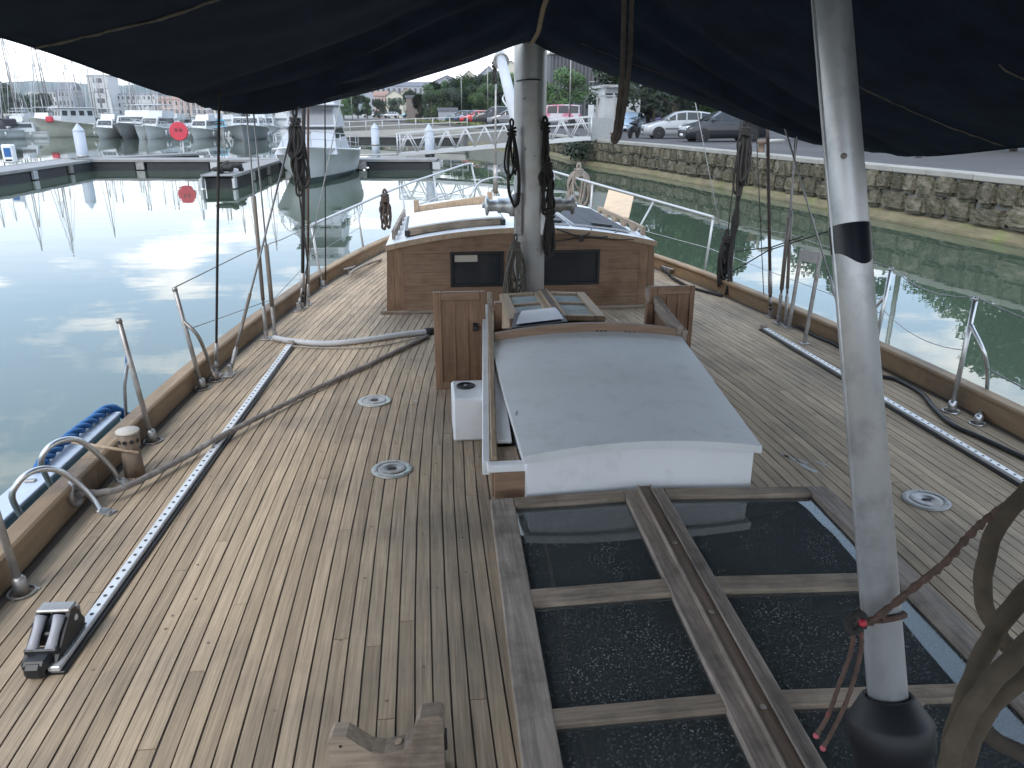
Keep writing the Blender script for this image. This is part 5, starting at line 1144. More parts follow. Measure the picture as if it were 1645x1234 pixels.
# hanging rope bight below the ridge
tz = 3.93
for (x0, x1, xm_, lab) in ((1003, 996, 984, 'a'), ):
    w3 = [V((ZC(1001, -160, 1.95).x, ZC(1001, -160, 1.95).y, 3.86)), ZC(1003, 0, 1.95), ZC(1000, 110, 1.95), ZC(990, 205, 1.95), ZC(985, 222, 1.95), ZC(990, 226, 1.95), ZC(997, 205, 1.95), ZC(1010, 110, 1.95), ZC(1015, 0, 1.96), V((ZC(1015, -160, 1.96).x, ZC(1015, -160, 1.96).y, 3.86))]
    q = MB(); q.rope(catmull(w3, 8), 0.0075, seg=0.012); tag(q.build('hanging_rope', pm('drab_rope', (0.12, 0.10, 0.085), 0.95, var=0.3, scale=30), loc=w3[0]), 'long brown rope bight hanging down from the awning ridge', 'rope')

# ================================================================ HARBOUR: docks, gangway, piles
def pontoon(name, label, pts, wid, ztop=0.52, floats=3.2):
    """walkway along a polyline: deck boards, edge beams, dark floats, pale brackets"""
    t_ = thing(name, label, 'pontoon', (pts[0][0], pts[0][1], 0))
    for a, b in zip(pts, pts[1:]):
        a = V((*a, ztop)); b = V((*b, ztop)); d = (b - a); L = d.length; d.normalize(); w_ = d.cross(V((0, 0, 1)))
        q = MB(); q.beam(a - V((0, 0, 0.02)), b - V((0, 0, 0.02)), wid - 0.1, 0.04); q.build('walkway', DOCKT, t_)
        for s in (-1, 1):
            q = MB(); q.beam(a + w_ * s * (wid / 2 - 0.04) - V((0, 0, 0.045)), b + w_ * s * (wid / 2 - 0.04) - V((0, 0, 0.045)), 0.08, 0.13, ch=0.01); q.build('edge_beam', DOCKT, t_)
        k = max(1, int(L / floats)); 
        for i in range(k):
            c = a + d * (L * (i + 0.5) / k); q = MB(); q.beam(c - d * (L / k * 0.42) - V((0, 0, 0.36)), c + d * (L / k * 0.42) - V((0, 0, 0.36)), wid - 0.16, 0.50, ch=0.03); q.build('float', FLOAT, t_)
            for s in (-1, 1):
                q = MB(); q.box(c + d * (L / k * 0.5) + w_ * s * (wid / 2 - 0.03) - V((0, 0, 0.30)), (0.10 + 0.3 * abs(d.x), 0.10 + 0.3 * abs(d.y), 0.36)); q.build('bracket', WHITERAIL if i % 3 else GALV, t_)
    return t_
pontoon('pontoon', 'long floating pontoon in front of the moored boats with white brackets', [(-19.3, 44.8), (-0.2, 43.0)], 2.0)
pontoon('pontoon', 'floating pontoon leg coming nearer from the pale pile', [(-19.0, 44.8), (-19.0, 30.0)], 2.0)
pontoon('pontoon', 'short pontoon finger ending beside the white motor cruiser', [(-8.9, 42.7), (-8.9, 32.2)], 1.3)
pontoon('pontoon', 'pale pontoon arm angled behind the pile', [(-18.4, 46.0), (-14.5, 51)], 1.2)
pontoon('pontoon', 'far pontoon among the moored sailing boats', [(-66, 117), (-14, 115)], 1.8, 0.4)
pontoon('pontoon', 'distant grey pontoon below the far car park', [(-9, 88), (3.2, 84)], 1.8)
def pile(p_, h, r, label):
    t_ = thing('mooring_pile', label, 'pile', (p_.x, p_.y, 0))
    q = MB(); q.lathe([(r, -1), (r, h)], 14, (p_.x, p_.y, 0), smooth=True); q.build('tube', PILEM, t_)
    q = MB(); q.lathe([(r * 1.03, h), (r * 1.03, h + 0.04), (r * 0.02, h + 0.42)], 14, (p_.x, p_.y, 0), smooth=False); q.build('cone_cap', PILEM, t_)
    q = MB(); q.lathe([(r * 1.1, 0.5), (r * 1.1, 0.62)], 14, (p_.x, p_.y, 0)); q.build('guide_ring', GALV, t_)
p_ = G(136, 268, 0); pile(p_, 1.88, 0.29, 'pale pile with pointed cap at the corner of the pontoons')
p_ = G(691, 266, 0); pile(p_, 1.85, 0.26, 'pale blue pile with pointed cap at the gangway foot')
p_ = G(577, 240, 0); pile(V((-4.6, 62, 0)), 1.7, 0.3, 'weathered grey pile standing behind the motor cruiser')
# red round marker on a post
dm = G(298, 262, 0); t_ = thing('round_marker', 'red round marker on a white post', 'marker', (dm.x, dm.y, 0)); c = YP(288, 211, dm.y)
q = MB(); q.tube([(dm.x, dm.y, -0.5), (dm.x, dm.y, c.z)], 0.045, 8); q.build('post', WHITERAIL, t_)
q = MB(); q.lathe([(0.50, 0.0), (0.53, 0.03), (0.53, 0.07), (0.50, 0.10)], 28, (c.x, c.y - 0.06, c.z), (0, -1, 0.05)); q.build('disc', REDP, t_)
for s in (-1, 1): q = MB(); q.lathe([(0.10, 0), (0.10, 0.01)], 12, (c.x + s * 0.13, c.y - 0.165, c.z + 0.08), (0, -1, 0.05)); q.build('dark_spot', pm('red_dark', (0.16, 0.02, 0.03), 0.5), t_)
# service bollard (white cabinet with blue panel)
sb = thing('service_post', 'white dock cabinet with a blue panel', 'cabinet', (-18.7, 36.3, 0.52)); c = G(18, 262, 0.52)
q = MB(); q.box((c.x, c.y, 0.95), (0.5, 0.4, 0.86), ch=0.05); q.build('cabinet', WHITE, sb); q = MB(); q.box((c.x + 0.02, c.y - 0.203, 1.02), (0.32, 0.01, 0.42), ch=0.003); q.build('blue_panel', pm('panel_blue', (0.02, 0.11, 0.32), 0.4), sb)
q = MB(); q.box((c.x + 0.02, c.y - 0.203, 0.66), (0.3, 0.01, 0.08)); q.build('vent', BLACK, sb)
# boxes and ropes heaped on the finger end
pf = G(408, 262, 0.52)
q = MB(); R = random.Random(2)
for k in range(16): q.ball((-8.9 + R.uniform(-0.45, 0.45), 32.8 + R.uniform(-0.3, 1.8), 0.58 + R.uniform(0, 0.25)), (R.uniform(0.1, 0.22), R.uniform(0.1, 0.22), R.uniform(0.08, 0.14)), 7, 5)
tag(q.build('rope_heap', DARKROPE, loc=(-8.9, 32.8, 0.52)), 'dark heap of lines on the end of the pontoon finger', 'rope heap')

gw = thing('gangway', 'white truss gangway from the pontoon up to the quay', 'gangway', (-2, 46.5, 0.55))
ga, gb = V((-2.3, 45.6, 0.62)), V((8.3, 44.6, 1.50)); d = (gb - ga).normalized(); w_ = d.cross(V((0, 0, 1))).normalized(); L = (gb - ga).length
q = MB(); q.beam(ga, gb, 1.2, 0.06); q.build('walkway', DOCKT, gw)
for s in (-1, 1):
    o = w_ * s * 0.62
    q = MB(); q.beam(ga + o, gb + o, 0.07, 0.20, ch=0.01); q.build('bottom_chord', WHITERAIL, gw)
    q = MB(); q.beam(ga + o + V((0, 0, 1.12)), gb + o + V((0, 0, 1.12)), 0.07, 0.09, ch=0.01); q.build('top_chord', WHITERAIL, gw)
    q = MB(); q.beam(ga + o + V((0, 0, 0.80)), gb + o + V((0, 0, 0.80)), 0.04, 0.05); q.build('hand_rail', WHITERAIL, gw)
    n_ = 10
    for i in range(n_):
        a = ga + d * (L * i / n_) + o; b = ga + d * (L * (i + 0.5) / n_) + o; c = ga + d * (L * (i + 1) / n_) + o
        q = MB(); q.tube([a + V((0, 0, 0.05)), b + V((0, 0, 1.10))], 0.035, 6); q.build('brace', WHITERAIL, gw)
        q = MB(); q.tube([b + V((0, 0, 1.10)), c + V((0, 0, 0.05))], 0.035, 6); q.build('brace', WHITERAIL, gw)
    for a in (ga, gb): q = MB(); q.tube([a + o, a + o + V((0, 0, 1.16))], 0.045, 6); q.build('end_post', WHITERAIL, gw)
q = MB(); q.beam(V((-5.2, 45.9, 0.56)), ga + V((0, 0, 0.02)), 1.0, 0.05); q.build('landing_flap', GALV, gw)
# second, far gangway with rails
gw2 = thing('gangway', 'distant grey gangway with thin rails near the far cars', 'gangway', (-4, 86, 1)); a, b = V((-10.0, 84, 0.75)), V((3.2, 79.5, 1.3))
q = MB(); q.beam(a, b, 1.4, 0.55); q.build('beam', CONC, gw2)
for h in (0.7, 1.2): q = MB(); q.beam(a + V((0, -0.6, h)), b + V((0, -0.6, h)), 0.06, 0.06); q.build('rail', WHITERAIL, gw2)
for i in range(9): pz = a.lerp(b, i / 8) + V((0, -0.6, 0.2)); q = MB(); q.tube([pz, pz + V((0, 0, 1.0))], 0.04, 6); q.build('rail_post', WHITERAIL, gw2)
# gate at the quay end
gt = thing('quay_gate', 'grey metal security gate at the gangway head', 'gate', (8.8, 45.0, QUAY))
x0, y0 = 8.7, 44.8
for (dx, h) in ((0, 2.3), (1.0, 2.3)): q = MB(); q.box((x0 + dx, y0, QUAY + h / 2), (0.09, 0.09, h), ch=0.01); q.build('post', GALV, gt)
q = MB(); q.box((x0 + 0.5, y0, QUAY + 2.30), (1.1, 0.09, 0.09), ch=0.01); q.build('lintel', GALV, gt)
for k in range(7): q = MB(); q.tube([(x0 + 0.12 + k * 0.125, y0, QUAY + 0.1), (x0 + 0.12 + k * 0.125, y0, QUAY + 2.2)], 0.012, 6); q.build('bar', GALV, gt)
q = MB(); q.box((x0 + 0.2, y0 - 0.25, QUAY + 0.55), (1.5, 0.06, 1.25), ch=0.01); q.build('side_screen', pm('screen_grey', (0.30, 0.31, 0.31), 0.5, 0.3, var=0.1), gt)
q = MB(); q.box((x0 - 0.35, y0 - 0.05, QUAY + 1.45), (0.3, 0.2, 0.75), ch=0.02); q.build('reader_box', WHITERAIL, gt)
q = MB(); q.tube([(x0 + 0.45, y0, QUAY + 2.3), (x0 + 0.45, y0, QUAY + 2.8)], 0.03, 6); q.box((x0 + 0.35, y0 - 0.2, QUAY + 2.82), (0.5, 0.3, 0.07), ch=0.02); q.build('lamp', GALV, gt)

# ================================================================ BOATS
def hull_mb(L, B, fb, fs, sh=0.5, draft=0.35, bowfull=0.55, rake=0.5):
    n_ = 13; rows = []; deckl = []
    for i in range(n_):
        s = i / (n_ - 1); y = s * L; b = B / 2 * (1 - max(0, (s - bowfull) / (1 - bowfull)) ** 2.1) * (0.88 + 0.12 * min(1, s / 0.3)); b = max(b, 0.02)
        f = lerp(fs, fb, s ** 1.8); wl = b * (0.90 - 0.62 * max(0, (s - 0.25) / 0.75)); yo = rake * max(0, (s - 0.75) / 0.25)
        rows.append([V((0, y - yo * 1.2, -draft)), V((wl * 0.8, y - yo, -0.1)), V((wl, y - yo * 0.8, 0.22)), V((lerp(wl, b, 0.45), y - yo * 0.4, f * 0.5)), V((b, y, f)), V((b + 0.03, y, f + 0.01)), V((b + 0.02, y, f + 0.07)), V((b - 0.06, y, f + 0.07))])
        deckl.append((y, b - 0.05, f + 0.03))
    q = MB(); q.grid(rows); q.grid([[V((-p_.x, p_.y, p_.z)) for p_ in r] for r in rows])
    t0 = rows[0]; q.add([t0[0]] + [t0[k] for k in (1, 2, 3, 4)] + [V((-t0[k].x, t0[k].y, t0[k].z)) for k in (4, 3, 2, 1)], [list(range(9))])
    dk = MB(); dk.grid([[V((-b, y, z)) for y, b, z in deckl], [V((0, y, z + 0.04)) for y, b, z in deckl], [V((b, y, z)) for y, b, z in deckl]], False)
    st = MB(); st.grid([[p_ + V((0.012 if p_.x >= 0 else -0.012, 0, 0)) for p_ in (r[1], r[2])] for r in rows]); st.grid([[V((-p_.x - 0.012, p_.y, p_.z)) for p_ in (r[1], r[2])] for r in rows])
    return q, dk, st
def cabin_mb(q, x, y0, y1, z0, z1, inset=0.25, slope=0.6, slope_back=0.15):
    a = [V((-x, y0, z0)), V((x, y0, z0)), V((x, y1, z0)), V((-x, y1, z0))]; xi = x - inset * (z1 - z0)
    b = [V((-xi, y0 + slope_back, z1)), V((xi, y0 + slope_back, z1)), V((xi, y1 - slope, z1)), V((-xi, y1 - slope, z1))]
    q.add(a + b, [(0, 1, 2, 3), (4, 5, 6, 7), (0, 1, 5, 4), (1, 2, 6, 5), (2, 3, 7, 6), (3, 0, 4, 7)]); return a, b
def band(q, a, b, t0, t1, sides=(0, 1, 2, 3), inset=0.06, off=0.012):
    """window strip on the sides of a cabin between heights t0..t1; side 2 = front"""
    for s in sides:
        i, j = s, (s + 1) % 4
        p00, p10 = a[i].lerp(b[i], t0), a[j].lerp(b[j], t0); p01, p11 = a[i].lerp(b[i], t1), a[j].lerp(b[j], t1)
        nrm = (p10 - p00).cross(p01 - p00).normalized(); cen = (p00 + p11) / 2; ctr = sum(a + b, V((0, 0, 0))) / 8
        if nrm.dot(cen - ctr) < 0: nrm = -nrm
        e = [p00.lerp(p10, inset), p00.lerp(p10, 1 - inset), p01.lerp(p11, 1 - inset), p01.lerp(p11, inset)]
        q.add([p_ + nrm * off for p_ in e], [(0, 1, 2, 3)])
def place(o, x, y, rz, z=0.0, sc=1.0): o.location = (x, y, z); o.rotation_euler = (0, 0, rz); o.scale = (sc, sc, sc)
def rails_mb(q, pts, h, r=0.018, n_posts=True, mid=True):
    tp = [p_ + V((0, 0, h)) for p_ in pts]; q.tube(tp, r, 6)
    if mid: q.tube([p_ + V((0, 0, h * 0.5)) for p_ in pts], r * 0.7, 6)
    for p_ in pts: q.tube([p_, p_ + V((0, 0, h))], r, 6)

# white sport cruiser, bow towards us
ms = thing('motor_cruiser', 'white motor cruiser moored bow-on beside the pontoon finger', 'boat')
h, dk, st = hull_mb(9.6, 3.75, 1.50, 1.05, bowfull=0.45, rake=0.9)
h.build('hull', HULLW, ms); dk.build('deck', GEL, ms); st.build('waterline_stripe', pm('green_stripe', (0.03, 0.05, 0.045), 0.4), ms)
q = MB(); a, b = cabin_mb(q, 1.30, 2.0, 8.0, 1.15, 2.25, 0.28, 2.3); cbn = q.build('fore_cabin', pm('cruiser_white', (0.40, 0.415, 0.44), 0.4, var=0.06, scale=1.5), ms); SUPW = MATS['cruiser_white']
q = MB(); band(q, a, b, 0.55, 0.9, (1, 3)); q.build('side_window', BOATGL, cbn)
q = MB(); a, b = cabin_mb(q, 1.12, 2.0, 5.8, 2.2, 3.15, 0.18, 0.75); cb2 = q.build('wheelhouse', SUPW, ms)
q = MB(); q.box((0, 3.9, 3.16), (2.3, 3.6, 0.07), ch=0.02); q.build('brow', SUPW, cb2)
q = MB(); q.box((0, 5.0, 2.235), (2.36, 2.2, 0.05), ch=0.02); q.build('coach_edge', GREYH, cb2)
q = MB(); band(q, a, b, 0.12, 0.80, (2,), 0.04); q.build('windscreen_cover', pm('cover_grey', (0.22, 0.225, 0.24), 0.7, var=0.06), cb2)
q = MB(); a, b = cabin_mb(q, 1.0, 1.9, 4.9, 3.15, 3.95, 0.14, 0.45); fbr = q.build('flybridge', SUPW, ms)
q = MB(); band(q, a, b, 0.35, 0.75, (2,), 0.15); q.build('fly_panel', MATS['cover_grey'], fbr)
q = MB(); q.box((0, 4.75, 3.98), (1.5, 0.03, 0.3), ch=0.005); q.build('fly_screen', SUPW, fbr)
for x in (-0.35, 0.5): q = MB(); q.box((x, 4.80, 3.70), (0.16, 0.1, 0.10), Matrix.Rotation(0.4, 3, 'Y'), 0.02); q.build('spot_lamp', BLACK, fbr)
q = MB(); q.tube([(-0.85, 1.6, 3.95), (-0.75, 1.5, 5.0), (0.75, 1.5, 5.0), (0.85, 1.6, 3.95)], 0.04, 8); q.build('radar_arch', WHITERAIL, fbr)
q = MB(); pts = []
for s in [0.30, 0.45, 0.6, 0.72, 0.84, 0.93, 0.985]:
    bb = 3.75 / 2 * (1 - max(0, (s - 0.45) / 0.55) ** 2.1) - 0.08; pts.append(V((max(bb, 0.12), s * 9.6, lerp(1.05, 1.5, s ** 1.8) + 0.05)))
rails_mb(q, pts, 0.62); rails_mb(q, [V((-p_.x, p_.y, p_.z)) for p_ in pts], 0.62); q.build('pulpit_rail', WHITERAIL, ms)
q = MB(); q.box((0, 9.55, 1.50), (0.42, 0.7, 0.10), ch=0.03); q.box((0, 9.75, 1.36), (0.30, 0.25, 0.14), ch=0.03); q.build('anchor_roller', GALV, ms)
q = MB(); q.box((0, 8.9, 1.80), (0.12, 0.12, 0.5), ch=0.02); q.box((-0.12, 9.0, 2.06), (0.62, 0.10, 0.09), ch=0.02); q.build('anchor', GALV, ms)
q = MB(); q.beam((0, 8.85, 0.15), (0, 9.60, 1.42), 0.13, 0.10, ch=0.03); q.build('stem_plate', GALV, ms)
place(ms, -5.85, 42.8, math.pi)

def motor_boat(label, L, B, hullm, capm, kind, group=None):
    t_ = thing('motor_boat', label, 'boat', group=group); h, dk, st = hull_mb(L, B, 0.2 * B + 0.75, 0.16 * B + 0.4)
    h.build('hull', hullm, t_); dk.build('deck', GEL, t_); f = 0.18 * B + 0.5
    q = MB(); a, b = cabin_mb(q, B * 0.36, L * 0.22, L * 0.72, f, f + 1.15, 0.12, 0.75); c_ = q.build('cabin', capm, t_)
    q = MB(); band(q, a, b, 0.42, 0.86, (1, 2, 3), 0.07); q.build('cabin_windows', BOATGL, c_)
    if kind == 'fly':
        q = MB(); a, b = cabin_mb(q, B * 0.30, L * 0.2, L * 0.52, f + 1.15, f + 1.75, 0.1, 0.3); fl = q.build('flybridge', GEL, t_)
        q = MB(); q.box((0, L * 0.36, f + 2.35), (B * 0.62, L * 0.28, 0.08), ch=0.03); q.build('hard_top', GEL, fl)
        for x in (-B * 0.27, B * 0.27):
            for y in (L * 0.25, L * 0.47): q = MB(); q.tube([(x, y, f + 1.7), (x, y, f + 2.35)], 0.03, 6); q.build('hard_top_leg', WHITERAIL, fl)
    if kind == 'canopy': q = MB(); q.box((0, L * 0.14, f + 0.75), (B * 0.66, L * 0.2, 0.8), ch=0.15); q.build('canopy', pm('canopy_dark', (0.04, 0.035, 0.045), 0.7), t_)
    q = MB(); pts = [V((max(0.1, B / 2 * (1 - max(0, (s - 0.55) / 0.45) ** 2.1) - 0.1), s * L, lerp(0.16 * B + 0.4, 0.2 * B + 0.75, s ** 1.8) + 0.05)) for s in (0.5, 0.65, 0.8, 0.9, 0.98)]
    rails_mb(q, pts, 0.55, 0.02); rails_mb(q, [V((-p_.x, p_.y, p_.z)) for p_ in pts], 0.55, 0.02); q.build('pulpit_rail', WHITERAIL, t_)
    q = MB(); q.tube([(0, L * 0.4, f + 1.1), (0, L * 0.4, f + 3.4)], 0.03, 6); q.build('aerial', WHITERAIL, t_)
    for y in (L * 0.3, L * 0.6):
        for sgn in (-1, 1): q = MB(); q.tube([(sgn * (B / 2 + 0.12), y, 0.25), (sgn * (B / 2 + 0.12), y, 0.8)], 0.11, 8); q.build('fender', GEL, t_)
    return t_
def at(px, Y): r = ray(px, 200); return CAM.x + r.x * (Y / r.y)
BM = motor_boat('large grey-hulled motor yacht moored bow-on behind the red marker', 13, 4.9, GREYH, GEL, 'fly'); place(BM, at(226, 104), 110, math.pi)
BM = motor_boat('grey-hulled motor boat at the far pontoon beyond the shrouds', 10, 4.3, GREYH, GEL, 'cabin'); place(BM, at(393, 96), 100, math.pi + 0.1)
BM = motor_boat('white motor boat with dark canopy at the far left berth', 8.5, 3.2, GEL, pm('dark_canopy2', (0.05, 0.04, 0.05), 0.7), 'canopy'); place(BM, at(2, 98), 101, math.pi - 0.5)
BM = motor_boat('small white cabin boat with a turquoise awning', 6.5, 2.5, GEL, pm('turquoise', (0.10, 0.36, 0.48), 0.6), 'cabin'); place(BM, at(322, 101), 105, math.pi + 0.5)
BM = motor_boat('low white day boat beside the trawler', 6.5, 2.4, HULLW, GEL, 'cabin'); place(BM, at(55, 99), 102, math.pi / 2 + 0.3, sc=0.85)
q = MB(); q.box((0, 0, 0), (0.8, 0.5, 0.7), ch=0.12); tag(q.build('red_cover', REDP, loc=(0, 0, 0)), 'red canvas cover on a boat beside the trawler', 'cover').location = (at(75, 103), 104, 2.1)
# fishing trawler, three-quarter view
tr = thing('trawler', 'cream fishing trawler with white wheelhouse', 'boat'); h, dk, st = hull_mb(12.5, 4.4, 2.7, 1.5, rake=1.0)
h.build('hull', CREAM, tr); dk.build('deck', GREYW, tr)
q = MB(); a, b = cabin_mb(q, 1.6, 4.2, 9.0, 1.9, 3.9, 0.05, 0.25, 0.1); wh = q.build('wheelhouse', GEL, tr)
for s, k, m_ in ((1, 4, 0), (3, 4, 0), (2, 3, 0)):
    for i in range(k):
        i0, j0 = s, (s + 1) % 4; lo0, lo1 = a[i0].lerp(b[i0], 0.52), a[j0].lerp(b[j0], 0.52); hi0, hi1 = a[i0].lerp(b[i0], 0.85), a[j0].lerp(b[j0], 0.85)
        u0, u1 = (i + 0.2) / k, (i + 0.8) / k; e = [lo0.lerp(lo1, u0), lo0.lerp(lo1, u1), hi0.lerp(hi1, u1), hi0.lerp(hi1, u0)]; cen = (e[0] + e[2]) / 2; nrm = V((cen.x, 0, 0)).normalized() if s != 2 else V((0, 1, 0))
        q = MB(); q.add([p_ + nrm * 0.03 for p_ in e], [(0, 1, 2, 3)]); q.build('window', BOATGL, wh)
q = MB(); q.box((0, 6.6, 3.98), (3.5, 5.2, 0.14), ch=0.04); q.build('roof', GEL, wh)
q = MB(); q.tube([(0, 5.6, 4.0), (0, 5.6, 8.5)], 0.07, 8); q.tube([(0, 5.6, 5.4), (0, 1.0, 6.8)], 0.05, 6); q.tube([(-0.9, 5.6, 6.2), (0.9, 5.6, 6.2)], 0.04, 6); q.build('mast', GALV, tr)
q = MB(); q.box((0, 1.4, 2.0), (2.2, 1.6, 1.0), ch=0.1); q.build('net_bin', pm('net_grey', (0.28, 0.27, 0.26), 0.9, var=0.3), tr)
q = MB()
rails_mb(q, [V((x, y, lerp(1.5, 2.7, (y / 12.5) ** 1.8) + 0.08)) for x, y in ((2.0, 1), (2.0, 3), (2.0, 5), (1.95, 7))], 0.6); q.build('rail', WHITERAIL, tr)
place(tr, at(180, 108), 111, math.pi * 0.74, sc=0.86)

def sailboat(L, B, mast, cov, hullm, lab):
    t_ = thing('sailing_boat', lab, 'boat', group='far ' + lab[:34])
    h, dk, st = hull_mb(L, B, 1.15, 0.95); h.build('hull', hullm, t_); dk.build('deck', GEL, t_); st.build('waterline_stripe', cov, t_)
    q = MB(); a, b = cabin_mb(q, B * 0.27, L * 0.3, L * 0.72, 0.95, 1.55, 0.2, 0.6); c_ = q.build('cabin', GEL, t_)
    q = MB(); band(q, a, b, 0.35, 0.8, (1, 3), 0.12); q.build('cabin_windows', BOATGL, c_)
    q = MB(); q.tube([(0, L * 0.56, 1.2), (0, L * 0.56, mast)], [0.085, 0.06], 7); q.build('mast', GALV, t_)
    q = MB(); q.tube([(-0.8, L * 0.56, mast * 0.55), (0.8, L * 0.56, mast * 0.55)], 0.03, 5); q.build('spreader', GALV, t_)
    q = MB(); q.tube([(0, L * 0.55, 2.3), (0, L * 0.14, 2.35)], [0.17, 0.12], 8); q.build('sail_cover', cov, t_)
    q = MB(); q.tube([(0, L * 0.96, 1.2), (0, L * 0.57, mast)], 0.05, 6); q.build('furled_jib', GEL, t_)
    q = MB()
    for s in (-1, 1): q.tube([(s * B * 0.45, L * 0.53, 1.05), (s * 0.8, L * 0.56, mast * 0.55), (0, L * 0.56, mast * 0.98)], 0.014, 4)
    q.tube([(0, 0.1, 1.0), (0, L * 0.56, mast)], 0.014, 4); q.build('stays', WIRE, t_)
    return t_
SP = [sailboat(9.5, 3.1, 13.0, pm('cover_blue', (0.03, 0.06, 0.16), 0.7), GEL, 'white sailing boat with blue sail cover in the far berths'), sailboat(8.2, 2.8, 11.0, pm('cover_cream', (0.5, 0.48, 0.42), 0.7), GEL, 'white sailing boat with cream sail cover in the far berths'), sailboat(10.8, 3.4, 15.0, pm('cover_dark', (0.03, 0.03, 0.035), 0.7), pm('navy_hull', (0.03, 0.045, 0.09), 0.3), 'navy-hulled sailing boat with dark sail cover in the far berths')]
R = random.Random(21); spots = []
for Y, step, x0, x1 in ((114, 4.6, -64, -15), (126, 4.4, -72, -13), (141, 4.6, -84, -16), (156, 4.6, -94, -22), (174, 5.0, -104, -30), (190, 5.0, -110, -36)):
    x = x0 + R.uniform(0, 2)
    while x < x1:
        if not (Y < 118 and abs(x - at(226, 112)) < 4): spots.append((x, Y + R.uniform(-1.5, 1.5)))
        x += step * R.uniform(0.8, 1.25)
used = set()
for i, (x, y) in enumerate(spots):
    k = R.randrange(3); o = SP[k] if k not in used else copy_tree(SP[k]); used.add(k)
    sc = R.uniform(0.82, 1.12); rz = R.choice((0, math.pi)) + R.uniform(-0.12, 0.12) ; place(o, x, y + (4.5 if math.cos(rz) < 0 else -4.5), rz, 0, sc); o.rotation_euler = (0, R.uniform(-0.02, 0.02), rz)
mbp = []
R = random.Random(9)
proto = motor_boat('small white motor boat in the crowded far berths', 7.5, 2.7, HULLW, GEL, 'fly', group='small motor boats in the far berths')
front_px = [20, 40, 92, 268, 285, 302, 345, 358, 428, 445, 195, 250]
for i in range(26):
    o = proto if i == 0 else copy_tree(proto); x = R.uniform(-66, -16); y = R.choice((109, 118, 131, 148)) + R.uniform(-1, 1)
    if i >= 14: y = R.uniform(103, 113); x = at(front_px[i - 14], y)
    place(o, x, y, R.choice((0, math.pi)) + R.uniform(-0.3, 0.3), 0, R.uniform(0.8, 1.15))

